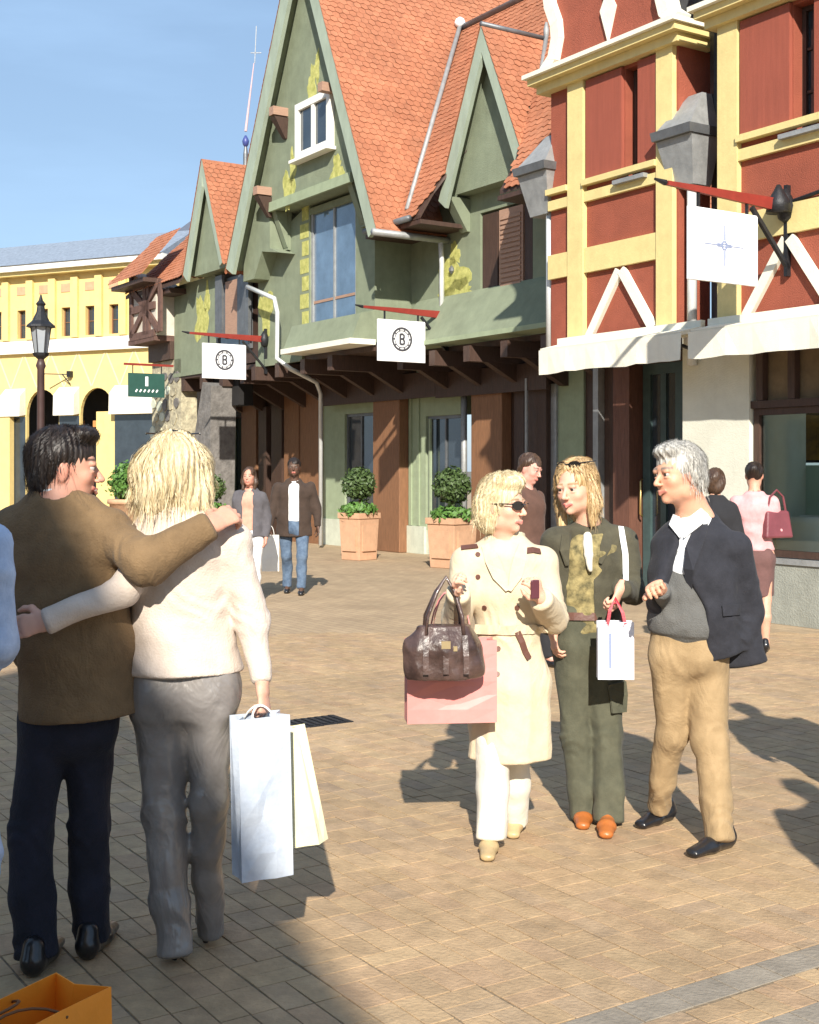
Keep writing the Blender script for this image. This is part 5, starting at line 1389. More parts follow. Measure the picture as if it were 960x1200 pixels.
class Head:
    def __init__(s, c, fwd, up=(0, 0, 1), sc=1., skin=(.62, .36, .25), smile=0.):
        s.c = np.asarray(c, float); f = nrm(fwd); u = np.asarray(up, float); u = nrm(u - f * f.dot(u)); r = np.cross(f, u)
        s.A = np.stack([r, f, u]); s.sc = sc; s.skin = skin; s.smile = smile
    def w(s, x, y, z): return s.c + s.sc * (np.array([x, y, z]) @ s.A)
    def loc(s, P): return (P - s.c) @ s.A.T / s.sc
    def shape(s, L, neck_to=None, neck_r=.056, female=False):
        c = s.sc; A = s.A; e = lambda p, r, k=.02, op='u': L.ell(s.w(*p), np.array(r) * c, A, k, op)
        jw = .9 if female else 1.
        e((0, -.014, .028), (.076, .096, .088), .01)
        e((0, .026, -.028), (.062, .064, .080), .03)
        e((0, .034, -.072), (.046 * jw, .046, .038), .028)
        e((0, .070, -.098), (.017 * jw, .016, .014), .018)
        for sx in (-1, 1):
            e((sx * .052 * jw, .004, -.068), (.014, .026, .026), .025)
            e((sx * .037, .060, -.026), (.021, .020, .019), .02)
            e((sx * .076, -.006, -.012), (.008, .018, .031), .006)
            e((sx * .031, .101, .004), (.017, .014, .011), .012, 's'); e((sx * .031, .0800, .0145), (.0165, .0125, .0085), .003); e((sx * .031, .0790, -.0075), (.0150, .0110, .0065), .004)
        t = lambda a, b, r0, r1, k=.01: L.tube([s.w(*a), s.w(*b)], [r0 * c, r1 * c], A[0], k)
        t((-.036, .080, .024), (.036, .080, .024), .009, .009, .014)
        t((0, .086, .010), (0, .112, -.030), .0065, .0105, .010)
        for sx in (-1, 1): e((sx * .011, .100, -.035), (.007, .009, .007), .006)
        sm = s.smile * .010
        for sx in (-1, 1):
            t((0, .0985, -.062), (sx * .023, .088, -.062 + sm), .0052, .003, .004)
            t((0, .0975, -.072), (sx * .022, .087, -.068 + sm), .0058, .003, .004)
        if s.smile > .5: L.tube([s.w(-.014, .103, -.066), s.w(.014, .103, -.066)], [.0025 * c, .0025 * c], A[0], .003, op='s')
        if neck_to is not None: L.tube([s.w(0, -.022, -.055), neck_to], [neck_r * c, neck_r * 1.08 * c], A[0], .03)
    def paint(s, V, brow=(.10, .06, .035), lip=(.50, .16, .13), blush=.5, beard=0.):
        q = s.loc(V); x, y, z = q[:, 0], q[:, 1], q[:, 2]; base = np.array(s.skin); C = np.tile(base, (len(V), 1))
        def mixin(m, col): C[:] = C * (1 - m[:, None]) + np.array(col) * m[:, None]
        ins = (np.abs(x) < .1) & (np.abs(z) < .13) & (np.abs(y) < .13)
        sm = s.smile * .010 * np.clip(np.abs(x) / .023, 0, 1)
        mixin(blush * .35 * np.exp(-((np.abs(x) - .042) ** 2 + (z + .03) ** 2) / .018 ** 2) * (y > .02), (base[0] * 1.02, base[1] * .62, base[2] * .6))
        mixin(.5 * np.exp(-((np.abs(x) - .076) ** 2) / .012 ** 2) * np.exp(-(z + .01) ** 2 / .03 ** 2) * (np.abs(y) < .03), (base[0], base[1] * .6, base[2] * .6))
        if beard: mixin(beard * ((z < -.045) & (y > .0) & ins) * 1., np.array(base) * .6)
        mixin(np.clip(1.3 * np.exp(-((z + .067 - sm) / .008) ** 2) * (np.abs(x) < .025) * (y > .072) * ins, 0, 1), lip)
        if s.smile > .5: mixin(((np.abs(z + .0665 - sm * .7) < .0028) & (np.abs(x) < .017) & (y > .078)) * 1., (.75, .70, .64))
        bz = .029 - .10 * (np.abs(x) - .03) ** 2 / .03
        mixin(np.clip(1.2 * np.exp(-((z - bz) / .0045) ** 2), 0, .9) * ((np.abs(x) > .012) & (np.abs(x) < .052) & (y > .05)), brow)
        mixin(.35 * np.exp(-((np.abs(x) - .031) ** 2 / .018 ** 2 + (z - .004) ** 2 / .010 ** 2)) * (y > .05), base * .55)
        return C
    def eyes(s, root, body):
        for sx in (-1, 1):
            c = s.w(sx * .031, .0775, .004); r = .0125 * s.sc
            b = MB(); loc = np.array(root.location)
            F = s.A[1]; X = s.A[0]; U_ = s.A[2]; rings = 9; seg = 10; V = []; Fc = []
            for i in range(rings + 1):
                th = math.pi * i / rings
                for k in range(seg):
                    a = 2 * math.pi * k / seg; V.append(c - loc + r * (F * math.cos(th) + (X * math.cos(a) + U_ * math.sin(a)) * math.sin(th)))
            for i in range(rings):
                for k in range(seg): Fc.append((i * seg + k, i * seg + (k + 1) % seg, (i + 1) * seg + (k + 1) % seg, (i + 1) * seg + k))
            me = bpy.data.meshes.new('eye'); me.from_pydata([tuple(v) for v in V], [], Fc); me.materials.append(M_eyew); me.materials.append(M_iris)
            for p in me.polygons:
                if p.index < 2 * seg: p.material_index = 1
            me.shade_smooth(); o = bpy.data.objects.new('eye', me); COL.objects.link(o); o.parent = root
    def hair(s, style, m, root, h=.005, seed=1, groove=.0045, extra=None, voxel_smooth=1, strands=0, slen=.16, sweep=(0., 0.)):
        L = Lay(.02); c = s.sc; A = s.A; e = lambda p, r, k=.02, op='u': L.ell(s.w(*p), np.array(r) * c, A, k, op)
        if style == 'short':
            e((0, -.018, .036), (.084, .100, .092)); e((0, -.050, -.02), (.070, .062, .070), .02)
            e((0, .075, -.045), (.075, .075, .085), .012, 's')
            for sx in (-1, 1): e((sx * .078, .012, -.035), (.022, .030, .040), .01, 's')
        elif style == 'bob':
            e((0, -.020, .038), (.088, .106, .094)); e((0, -.045, -.03), (.094, .078, .10), .03)
            e((0, .080, -.05), (.062, .085, .105), .012, 's')
        elif style == 'long':
            e((0, -.018, .036), (.086, .104, .094))
            e((0, -.050, -.06), (.088, .062, .13), .03)
            for sx in (-1, 1): L.tube([s.w(sx * .074, .0, .01), s.w(sx * .084, -.004, -.08), s.w(sx * .080, .012, -.165)], [.026 * c, .030 * c, .018 * c], A[0], .02)
            e((0, .085, -.035), (.064, .080, .125), .012, 's')
        elif style == 'bun':
            e((0, -.018, .030), (.084, .102, .092)); e((0, -.095, .05), (.048, .040, .046), .02); e((0, .085, -.05), (.07, .09, .10), .012, 's')
        if extra: extra(L, s)
        S = s
        def dsp(P):
            q = S.loc(P); an = np.arctan2(q[..., 0], q[..., 1] + .02); zz = q[..., 2]
            w = .8 * np.sin(zz * 22 + 3 * an + seed) + .5 * np.sin(zz * 51 + seed * 2)
            return groove * (np.abs(np.sin(an * 13 + w)) - .5) + groove * .6 * np.sin(an * 31 + 2 * w) + groove * 1.2 * np.sin(an * 4 + zz * 30 + seed)
        L.disp = dsp
        o = garment('hair', L, h, m, root, voxel_smooth)
        if strands:
            rg = np.random.default_rng(seed + 77); co = np.empty(len(o.data.vertices) * 3, np.float32); o.data.vertices.foreach_get('co', co)
            co = co.reshape(-1, 3).astype(float) + np.array(root.location); q = s.loc(co); ok = np.where(q[:, 2] > -.07)[0]
            P = co[rg.choice(ok, strands)] ; n_ = 12; st = slen * rg.uniform(.5, 1.2, strands) / n_ * s.sc
            cr = s.w(0, -.045, .13); ph = rg.uniform(0, 6.28, strands); jit = rg.normal(size=(strands, 3)) * .22
            def gradn(X):
                e_ = .004; b0 = L.evalP(X); g = np.stack([L.evalP(X + e_ * np.eye(3)[i]) - b0 for i in range(3)], -1)
                return b0, g / (np.linalg.norm(g, axis=1, keepdims=True) + 1e-9)
            lift = rg.uniform(.0005, .005, strands); path = []; nor = []
            for k_ in range(n_ + 1):
                d0, g = gradn(P); free = g[:, 2] < -.35
                P = P - np.where(free, 0, d0 - lift - .0008 * k_ * rg.random())[:, None] * g
                path.append(P.copy()); nor.append(g.copy())
                fl = (P - cr) / (np.linalg.norm(P - cr, axis=1, keepdims=True)) * .9 + np.array([0, 0, -1.]) * .9 + jit + .15 * np.sin(ph + k_ * .6)[:, None] * np.array([1, .4, 0])
                ql = s.loc(P); top = np.clip((ql[:, 2] - .0) / .06, 0, 1)[:, None]
                fl = fl - s.A[1] * sweep[0] * top + s.A[0] * np.sign(ql[:, :1]) * sweep[1] * top
                fl = fl - g * (fl * g).sum(1, keepdims=True) * (~free)[:, None]; fl /= np.linalg.norm(fl, axis=1, keepdims=True) + 1e-9
                P = P + fl * st[:, None]
            path = np.stack(path, 1); nor = np.stack(nor, 1)
            tan = np.gradient(path, axis=1); sd = np.cross(tan, nor); sd /= np.linalg.norm(sd, axis=2, keepdims=True) + 1e-9
            wd = (rg.uniform(.0010, .0020, strands)[:, None] * np.linspace(.85, .15, n_ + 1)[None])[..., None]
            lp = s.loc(path); face = (lp[..., 1] > .015) & (lp[..., 2] < .072) & (np.abs(lp[..., 0]) < .072); dead = np.maximum.accumulate(face, 1); wd = wd * (1 - dead[..., None])
            V = np.stack([path - sd * wd, path + sd * wd], 2).reshape(-1, 3); b = np.arange(strands)[:, None] * (n_ + 1) * 2 + np.arange(n_)[None] * 2
            Q = np.stack([b, b + 1, b + 3, b + 2], -1).reshape(-1, 4); so = mesh_obj('hair_strands', V, Q, m, root); so['kind'] = 'stuff'
        return o

def hand(L, wrist, d, pn, side=1, s=1., curl=.5, spread=.12, thumb=.6, fist=False):
    """palm, four fingers of different lengths and a thumb. d: towards the fingers, pn: out of the palm, side: +1 thumb on cross(d, pn)"""
    d = nrm(d); pn = np.asarray(pn, float); pn = nrm(pn - d * d.dot(pn)); x = np.cross(d, pn) * side; w = np.asarray(wrist, float)
    L.tube([w - d * .03 * s, w + d * .02 * s], [(.026 * s, .020 * s), (.028 * s, .018 * s)], x, .012)
    L.tube([w + d * .012 * s, w + d * .085 * s], [(.030 * s, .016 * s), (.040 * s, .0135 * s)], x, .012)
    tips = []
    for i, (off, ln) in enumerate(((.030, .068), (.010, .077), (-.010, .072), (-.029, .056))):
        p = w + d * (.082 - abs(off) * .18) * s + x * off * s
        a = curl * (.55 + .12 * i); dd = nrm(d + x * off * spread * 8)
        r = .0088 * s if i < 3 else .0078 * s
        pts = [p]; ang = a * .8
        for j, f in enumerate((.45, .31, .24)):
            v = dd * math.cos(ang) + pn * math.sin(ang); pts.append(pts[-1] + v * ln * f * s); ang += a * (1.35 if j == 0 else 1.0)
        L.tube(pts, [r * 1.05, r, r * .93, r * .78], x, .005); tips.append(pts[-1])
    b = w + d * .028 * s + x * .024 * s + pn * .006 * s
    t1 = b + nrm(x * .75 + d * .6 + pn * thumb * .5) * .040 * s; t2 = t1 + nrm(d * .85 + x * .15 + pn * thumb * .7) * .030 * s; t3 = t2 + nrm(d * .9 - x * .15 + pn * thumb * .7) * .022 * s
    L.tube([b, t1, t2, t3], [.015 * s, .0115 * s, .0098 * s, .0078 * s], x, .008)
    return w + d * .1 * s + pn * .03 * s

def body_mesh(name, L, head, fine, root, hc=.012, hf=.0042, paint=None):
    """fine: list of (centre, radius) boxes that get the small voxels; everything joins into one mesh"""
    lo, hi = L.bounds(); Vs, Qs = [], []; n0 = 0; boxes = []
    for c, r in fine:
        c = np.asarray(c, float); r = np.asarray(r if hasattr(r, '__len__') else [r] * 3, float); boxes.append((c - r, c + r))
    P, F = L.grid(lo, hi, hc); V, Q = surface_nets(F, lo, hc)
    cen = V[Q].mean(1)
    for l, u in boxes:
        inb = ((cen > l + hc * .2) & (cen < u - hc * .2)).all(1); Q = Q[~inb]; cen = cen[~inb]
    Vs.append(V); Qs.append(Q); n0 = len(V)
    for l, u in boxes:
        P, F = L.grid(l, u, hf); V, Q = surface_nets(F, l, hf)
        if len(V) == 0: continue
        V = relax(V, Q, 1, .3); Vs.append(V); Qs.append(Q + n0); n0 += len(V)
    V = np.concatenate(Vs); Q = np.concatenate(Qs)
    used = np.unique(Q); mp_ = np.full(len(V), -1); mp_[used] = np.arange(len(used)); V = V[used]; Q = mp_[Q]
    C = head.paint(V, **(paint or {}))
    return mesh_obj(name, V, Q, M_skin, root, C)

def cast(lay, px, py, y0=1.0, y1=60., n=60):
    """where the view line through (px, py) first meets a garment: used to lay buttons, belts and straps on it"""
    lo, hi = lay.bounds(); a, b = max(y0, lo[1] - .05), min(y1, hi[1] + .05)
    t = a
    for _ in range(160):
        p = at(px, py, t); d = float(lay.evalP(p[None])[0])
        if d < .0008: break
        t += max(d * .6, .0006)
        if t > b: return at(px, py, (a + b) / 2), np.array([0, -1., 0])
    e = .003; g = np.array([float(lay.evalP((p + e * np.eye(3)[i])[None])[0]) for i in range(3)]) - d
    return p, nrm(g)
def loc_(root, p): return tuple(np.asarray(p) - np.array(root.location))
def strap(root, name, lay, pix, w, m, t=.005, lift=.002):
    pts, ns = [], []
    for px, py in pix:
        p, n = cast(lay, px, py); pts.append(loc_(root, p + n * lift)); ns.append(tuple(n))
    return MB().ribbon(pts, ns, w, t).build(name, m, root)
def button(root, lay, px, py, m, r=.011):
    p, n = cast(lay, px, py); b = MB(); q = np.asarray(loc_(root, p)); b.tube([q - n * .002, q + n * .005], r, 8); return b.build('button', m, root)

# fabrics
def cloth(name, col, rough=.9, var=.15, bump=.15, sheen=.04, tint=None, scale=14, bscale=160, drape=.16, **k): return mat(name, col, rough, var, scale, bump, bscale, sheen=sheen, tint=tint, drape=drape, **k)
def hair_mat(name, dark, light, rough=.45):
    m = bpy.data.materials.new(name); m.use_nodes = True; n, l = m.node_tree.nodes, m.node_tree.links; p = n['Principled BSDF']
    t = n.new('ShaderNodeTexCoord'); mp_ = n.new('ShaderNodeMapping'); mp_.inputs['Scale'].default_value = (1, 1, .12); l.new(t.outputs['Object'], mp_.inputs[0])
    z = n.new('ShaderNodeTexNoise'); z.inputs['Scale'].default_value = 130; z.inputs['Detail'].default_value = 5; z.inputs['Distortion'].default_value = .8; l.new(mp_.outputs[0], z.inputs['Vector'])
    cr = n.new('ShaderNodeValToRGB'); cr.color_ramp.elements[0].position = .35; cr.color_ramp.elements[1].position = .65
    cr.color_ramp.elements[0].color = (*dark, 1); cr.color_ramp.elements[1].color = (*light, 1); l.new(z.outputs['Fac'], cr.inputs[0]); l.new(cr.outputs[0], p.inputs['Base Color'])
    p.inputs['Roughness'].default_value = rough; b = n.new('ShaderNodeBump'); b.inputs['Strength'].default_value = .6; b.inputs['Distance'].default_value = .004
    l.new(z.outputs['Fac'], b.inputs['Height']); l.new(b.outputs[0], p.inputs['Normal']); return m
H_blonde = hair_mat('blonde_hair', (.42, .24, .07), (.80, .62, .30)); H_pale = hair_mat('pale_blonde_hair', (.50, .38, .20), (.80, .70, .47))
H_dark = hair_mat('dark_hair', (.006, .004, .004), (.03, .018, .012)); H_grey = hair_mat('grey_hair', (.22, .21, .19), (.62, .60, .55)); H_gold = hair_mat('golden_hair', (.34, .20, .08), (.70, .52, .28))
H_brown = hair_mat('brown_hair', (.03, .016, .01), (.09, .05, .03))
M_shoe = mat('black_leather', (.012, .012, .014), .3, .2, 8, .1, 40, coat=.3)
M_lens = mat('dark_lens', (.01, .01, .012), .08, 0, 1, 0, spec=1.)

_shoe_last = []
def shoe(L, heel, toe, s=1., hh=.0):
    """heel, toe: points on the ground"""
    if not hasattr(L, 'subs'): L.subs = []
    L = Lay(.02) if not L.subs.append(None) else None
    L.own = True; _shoe_last.append(L)
    h, t = np.asarray(heel, float), np.asarray(toe, float); d = nrm(t - h); x = np.cross(d, (0, 0, 1.)); up = np.array([0, 0, 1.])
    L.tube([h + up * (.035 + hh) * s + d * .01, h * .5 + t * .5 + up * (.030 + hh * .35) * s, t + up * .020 * s - d * .02], [(.034 * s, .036 * s), (.040 * s, .030 * s), (.034 * s, .020 * s)], x, .02)
    L.tube([h + up * (.05 + hh) * s, h + up * (.085 + hh) * s + d * .015], [.034 * s, .032 * s], x, .02)
    if hh: L.tube([h + up * hh * .9, h + up * .004], [.018, .010], x, .008)
    L.cut(np.array([0, 0, .001]), (0, 0, -1))
# ------------------------------------------------------------------ a figure for the middle distance, built in metres in its own frame
def figure(px, Y, face_dir, label, H=1.72, build=1., group=None, female=False, top=None, bottom=None, hair=None, hair_style='short', skin=(.62, .36, .25), coat=None,
           coat_len=.78, open_front=False, shirt=None, skirt=None, shoes=None, stride=.16, arm_l=None, arm_r=None, h=.014, hf=.008, X=None, look=None, sleeve_len=1., lean=0., shoe_h=0., seed=1):
    """arm_l / arm_r: (elbow, wrist) offsets from the shoulder in units of body frame (right, forward, up)"""
    x0 = (px - 480) / FPX * Y if X is None else X
    root = empty('person', (x0, Y, 0), 0, label, 'person', group)
    f = nrm((*face_dir, 0)); r = np.cross(f, (0, 0, 1.)); u = np.array([0, 0, 1.]); s = H / 1.75; o = np.array([x0, Y, 0.])
    W = lambda a, b, c: o + (r * a + f * b + u * c) * s
    sw = (.185 if not female else .160) * build; hw_ = (.10 if not female else .105) * build
    hd = Head(W(0, .035 + lean, 1.635), nrm(f + (0 if look is None else np.asarray(look, float))), sc=s * 1.0, skin=skin)
    B = Lay(.025)
    hd.shape(B, W(0, -.01 + lean * .8, 1.44), female=female, neck_r=.050 if female else .058)
    B.tube([W(0, 0, .98), W(0, 0, 1.15), W(0, 0, 1.33), W(0, -.005, 1.43)], [(.13 * build, .09), (.12 * build, .085), (.15 * build, .095), (.09, .06)], r)
    arms = []
    for sg, a in ((-1, arm_l), (1, arm_r)):
        if a is None: a = ((sg * .06, -.03, -.29), (sg * .07, .06, -.54))
        S0 = W(sg * sw, -.005, 1.385); E = S0 + (r * a[0][0] + f * a[0][1] + u * a[0][2]) * s; Wr = S0 + (r * a[1][0] + f * a[1][1] + u * a[1][2]) * s
        arms.append((S0, E, Wr, sg)); B.tube([S0, E, Wr], [.045 * s, .036 * s, .025 * s], r)
        hand(B, Wr, nrm(Wr - E), -r * sg * .8 + f * .3, sg * -1, s * .98, .55)
    legs = []
    for sg, ph in ((-1, stride), (1, -stride)):
        hp = W(sg * hw_, 0, .90); kn = W(sg * hw_ * .95, ph * .6 + .03, .49); an = W(sg * hw_ * .9, ph, .09); legs.append((hp, kn, an, ph, W(sg * hw_ * .9, ph * .85 - .02, .33)))
        B.tube([hp, kn, W(sg * hw_ * .9, ph * .85 - .02, .33), an], [.078 * s, .052 * s, .052 * s, .034 * s], r)
        B.tube([an, W(sg * hw_ * .9, ph + .08, .04)], [.036, .028], r)
    body_mesh('body', B, hd, [(hd.c, .15 * s)] + [(a[2] + nrm(a[2] - a[1]) * .07, .11) for a in arms], root, h, hf)
    hd.eyes(root, B)
    if hair: hd.hair(hair_style, hair, root, h=.008, seed=seed)
    # trousers or skirt
    if skirt is None:
        L = Lay(.03)
        L.tube([W(0, 0, 1.0), W(0, 0, .86)], [(.150 * build, .105), (.165 * build, .115)], r)
        for hp, kn, an, ph, cf in legs:
            L.tube([hp, kn, cf, an - u * .01], [(.092 * build, .095), (.068, .07), (.066, .068), (.062, .066)], r, .03, flat=(False, True))
        L.disp = add_f(folds(seed + 3, .008, 26, 5), *[wrinkle_at(seed + i, l_[1], .12, .008, 60, (0, 0, 1)) for i, l_ in enumerate(legs)], *[wrinkle_at(seed + 5 + i, l_[2] + u * .06, .1, .010, 60, (0, 0, 1)) for i, l_ in enumerate(legs)])
        garment('trousers', L, h, bottom, root)
    else:
        L = Lay(.03); L.tube([W(0, 0, 1.02), W(0, 0, .86), W(0, .02, skirt)], [(.135 * build, .10), (.175 * build, .125), (.165 * build, .13)], r, flat=(False, True))
        L.disp = folds(seed + 3, .010, 22, 2); garment('skirt', L, h, bottom, root)
    # shoes
    L = Lay(.02)
    for hp, kn, an, ph, cf in legs:
        g0 = np.array([an[0], an[1], 0]); shoe(L, g0 - f * .05, g0 + f * .18, s, shoe_h)
    garment('shoes', L, h * .75, shoes or M_shoe, root)
    # top
    if top is not None:
        L = Lay(.03); L.tube([W(0, 0, .94), W(0, 0, 1.12), W(0, 0, 1.31), W(0, -.008, 1.43)], [(.165 * build, .115), (.150 * build, .108), (.180 * build, .120), (.10, .07)], r, flat=(True, False))
        if coat is None:
            for S0, E, Wr, sg in arms: L.tube([S0, E, E + (Wr - E) * sleeve_len], [.064 * s, .050 * s, .040 * s], r, .03, flat=(False, True))
        L.disp = folds(seed + 9, .010, 20, 14); L.ell(W(0, .02, 1.49), (.058, .062, .05), None, .01, 's')
        garment('top', L, h, top, root)
    if coat is not None:
        L = Lay(.035); L.tube([W(0, 0, coat_len), W(0, 0, 1.0), W(0, 0, 1.15), W(0, 0, 1.32), W(0, -.012, 1.44)], [(.21 * build, .155), (.19 * build, .14), (.175 * build, .13), (.205 * build, .135), (.115, .08)], r, flat=(True, False))
        for S0, E, Wr, sg in arms: L.tube([S0, E, E + (Wr - E) * .97], [.068 * s, .060 * s, .048 * s], r, .03, flat=(False, True))
        L.disp = folds(seed + 13, .012, 18, 8)
        L.ell(W(0, .03, 1.51), (.062, .07, .06), None, .012, 's')
        if open_front:
            L.cutbox(W(0, .17, 1.12), np.stack([r, f, u]), (.065, .10, .36)); L.tube([W(0, .12, 1.40), W(0, .16, .9)], [.055, .075], r, .01, op='s')
        garment('coat', L, h, coat, root)
    return root, W, arms, hd, legs

F_dkbrown = cloth('dark_brown_cloth', (.045, .028, .020)); F_jeans = cloth('blue_denim', (.06, .10, .17), tint=(.13, .19, .28)); F_whiteshirt = cloth('white_shirt', (.78, .79, .80))
F_mauve = cloth('mauve_brown_cloth', (.13, .065, .06)); F_pink = cloth('pink_knit', (.66, .34, .35)); F_black = cloth('black_cloth', (.015, .015, .018)); F_peach = cloth('peach_cloth', (.55, .30, .22))
F_greydark = cloth('slate_cloth', (.09, .085, .095)); F_brownj = cloth('brown_jacket', (.10, .05, .035)); F_navy = cloth('navy_dark', (.03, .032, .045)); F_bluejk = cloth('pale_blue_cloth', (.36, .46, .66), tint=(.50, .60, .78))

# the man in the dark coat coming along the street
p9 = figure(345, 16.5, (.02, -1), 'man in dark brown coat and jeans carrying a white bag in the middle distance', 1.74, 1.12, top=F_whiteshirt, bottom=F_jeans, coat=F_dkbrown, coat_len=.74,
            open_front=True, hair=H_dark, skin=(.10, .055, .038), stride=.14, arm_l=((-.08, -.02, -.28), (-.10, .04, -.52)), arm_r=((.07, .02, -.28), (.11, .12, -.52)), h=.016, hf=.010, seed=4)
w_ = p9[2][1][2]
paper_bag('shopping_bag', (w_[0] + .02, w_[1] - .02, .30), .1, .22, .10, .46, M_white, 'plain white carrier bag held by the distant man in the dark coat', hh=.14, cord=M_white)
# the woman half hidden behind the blonde's shoulder
p10 = figure(293, 15.4, (-.15, -1), 'woman in peach top and slate jacket with sunglasses behind the blonde woman shoulder', 1.62, 1., female=True, top=F_peach, bottom=F_whiteshirt, coat=F_greydark, coat_len=.86,
             open_front=True, hair=H_brown, hair_style='long', skin=(.60, .30, .22), stride=.13, h=.016, hf=.010, seed=6)
# the couple by the right shop window
p6 = figure(884, 11.25, (.25, 1), 'woman in pink cardigan and mauve skirt looking into the right shop window', 1.66, 1.0, female=True, top=F_pink, bottom=F_mauve, skirt=.52, hair=H_dark, hair_style='bun',
            skin=(.60, .33, .23), stride=.10, arm_r=((.05, .0, -.26), (-.02, .22, -.30)), h=.012, hf=.008, seed=8, shoe_h=.03)
rt = p6[0]; sh_ = p6[2][1]
hb = MB(); e_ = np.array(sh_[0]) - np.array(rt.location)
bag6 = empty('handbag', (sh_[0][0] + .03, sh_[0][1] - .03, 1.02), .4, 'burgundy shoulder bag hanging under the arm of the woman in pink', 'handbag')
M_burg = mat('burgundy_leather', (.17, .045, .055), .4, .15, 8, .1, 40)
MB().hexa([(-.15, -.05, -.02), (.15, -.05, -.02), (.15, .05, -.02), (-.15, .05, -.02)], [(-.12, -.025, .22), (.12, -.025, .22), (.12, .025, .22), (-.12, .025, .22)]).build('body', M_burg, bag6, bevel=.02)
MB().tube([(-.10, 0, .2), (-.07, 0, .34), (0, 0, .40), (.07, 0, .34), (.10, 0, .2)], .010, 6).build('strap', M_burg, bag6)
p7 = figure(838, 10.9, (.2, 1), 'dark haired person in black seen just above the shoulder of the man in navy', 1.60, .95, female=True, top=F_black, bottom=F_black, coat=F_black, coat_len=.8, hair=H_brown, hair_style='bob', h=.016, hf=.010, seed=9)
p8 = figure(617, 10.4, (.75, -.55), 'man in brown jacket with dark hair behind the two blonde women', 1.72, .92, top=F_brownj, bottom=F_black, coat=F_brownj, coat_len=.80, hair=H_brown, skin=(.66, .34, .27), h=.016, hf=.008, seed=10, look=(0, 0, -.35))
# passers-by just outside the right edge, whose shadows fall into the picture
figure(0, 3.60, (-.1, 1), 'walker in navy coat just beyond the right edge, nearest the camera', 1.78, 1.25, X=2.02, top=F_navy, bottom=F_jeans, coat=F_navy, hair=H_dark, h=.02, hf=.012, seed=11)
figure(0, 5.75, (-.2, 1), 'walker in brown jacket just beyond the right edge, beside the man in navy', 1.78, 1.2, X=2.30, top=F_brownj, bottom=F_jeans, coat=F_brownj, hair=H_brown, h=.02, hf=.012, seed=12)
figure(0, 5.2, (.2, 1), 'walker in grey coat just beyond the right edge, outermost of the three', 1.76, 1.2, X=2.80, top=F_greydark, bottom=F_black, coat=F_greydark, hair=H_dark, h=.02, hf=.012, seed=17)
# person in pale blue at the left edge
p0 = figure(0, 3.72, (.1, 1), 'person in crumpled pale blue shirt cut off by the left edge', 1.74, 1.15, X=-1.425, top=F_bluejk, bottom=F_jeans, coat=F_bluejk, coat_len=.42, hair=H_brown, h=.010, hf=.007, stride=.1, seed=13,
            arm_r=((.02, .0, -.28), (-.06, .22, -.34)), arm_l=((-.03, .02, -.28), (.0, .22, -.36)))
# ================================================================== the couple seen from behind
def G0(p): return np.array([p[0], p[1], 0.])
Z_ = np.array([0, 0, 1.])
F_suede = cloth('brown_suede', (.16, .10, .047), var=.12, drape=.30, tint=(.22, .14, .068), bump=.3, scale=9)
F_darkdenim = cloth('dark_denim', (.006, .007, .014), tint=(.016, .018, .036), bump=.25, scale=5)
F_knit = cloth('cream_knit', (.60, .50, .42), var=.05, bump=.25, tint=(.66, .56, .48))
F_satin = mat('grey_satin', (.20, .18, .17), .28, .15, 5, .06, 60, spec=.7, tint=(.28, .26, .245), drape=.32)

# --- man in the brown jacket
Y = 4.15
r1_ = empty('person', (at(75, 1120, Y)[0], Y, 0), 0, 'man in brown suede jacket and dark jeans seen from behind, arm round the blonde', 'person')
hd1 = Head(at(76, 548, 4.15), (.96, .26, -.06), (.04, 0, 1), 1.06, (.60, .31, .22), smile=.8)
S_l, E_l, W_l = at(16, 622, 4.15), at(-4, 712, 4.22), at(34, 770, 4.52)
S_r, E_r, W_r = at(122, 622, 4.13), at(172, 660, 3.99), at(246, 616, 4.02)
hips = at(88, 800, 4.15); chest = at(72, 650, 4.13); neck1 = at(66, 592, 4.12)
LH, LK, LA = at(56, 835, 4.15), at(37, 975, 4.16), at(42, 1092, 4.12)
RH, RK, RA = at(104, 835, 4.17), at(104, 965, 4.22), at(107, 1074, 4.24)
B = Lay(.025); hd1.shape(B, neck1, .060)
B.tube([hips, chest, neck1 - Z_ * .02], [(.13, .09), (.15, .10), (.09, .06)])
B.tube([S_r, E_r, W_r], [.040, .031, .0235]); B.tube([S_l, E_l, W_l], [.040, .031, .0235])
B.tube([LH, LK, LA], [.070, .046, .030]); B.tube([RH, RK, RA], [.070, .046, .030])
hdir = nrm(at(278, 598, 4.10) - W_r); hand(B, W_r, hdir, (-.1, .75, -.65), 1, 1.05, .75)
hand(B, W_l, (.1, .3, -1), (.5, .8, 0), 1, 1.0, .5)
body_mesh('body', B, hd1, [(hd1.c, .16), (W_r + hdir * .07, .13)], r1_, .014, .0042, dict(brow=(.03, .018, .012), beard=.12))
hd1.eyes(r1_, B)
hd1.hair('short', H_dark, r1_, .0045, 3, .0025, strands=1500, slen=.06, sweep=(1.6, .3), extra=lambda L, s: (L.ell(s.w(0, -.06, -.05), (.066, .05, .06), s.A, .02), L.ell(s.w(0, .05, .105), (.06, .05, .03), s.A, .02)))
coat1 = Lay(.035)
coat1.tube([at(96, 838, 4.15), at(92, 760, 4.15), at(84, 705, 4.15), at(74, 650, 4.14), at(68, 612, 4.13), at(66, 590, 4.12)], [(.200, .145), (.188, .135), (.178, .128), (.190, .128), (.165, .105), (.080, .07)], (1, 0, 0), flat=(True, False))
coat1.tube([S_r - np.array([.05, 0, 0]), S_r + np.array([.02, 0, -.01]), E_r, W_r + hdir * .0], [(.07, .07), .074, .068, .050], flat=(False, True))
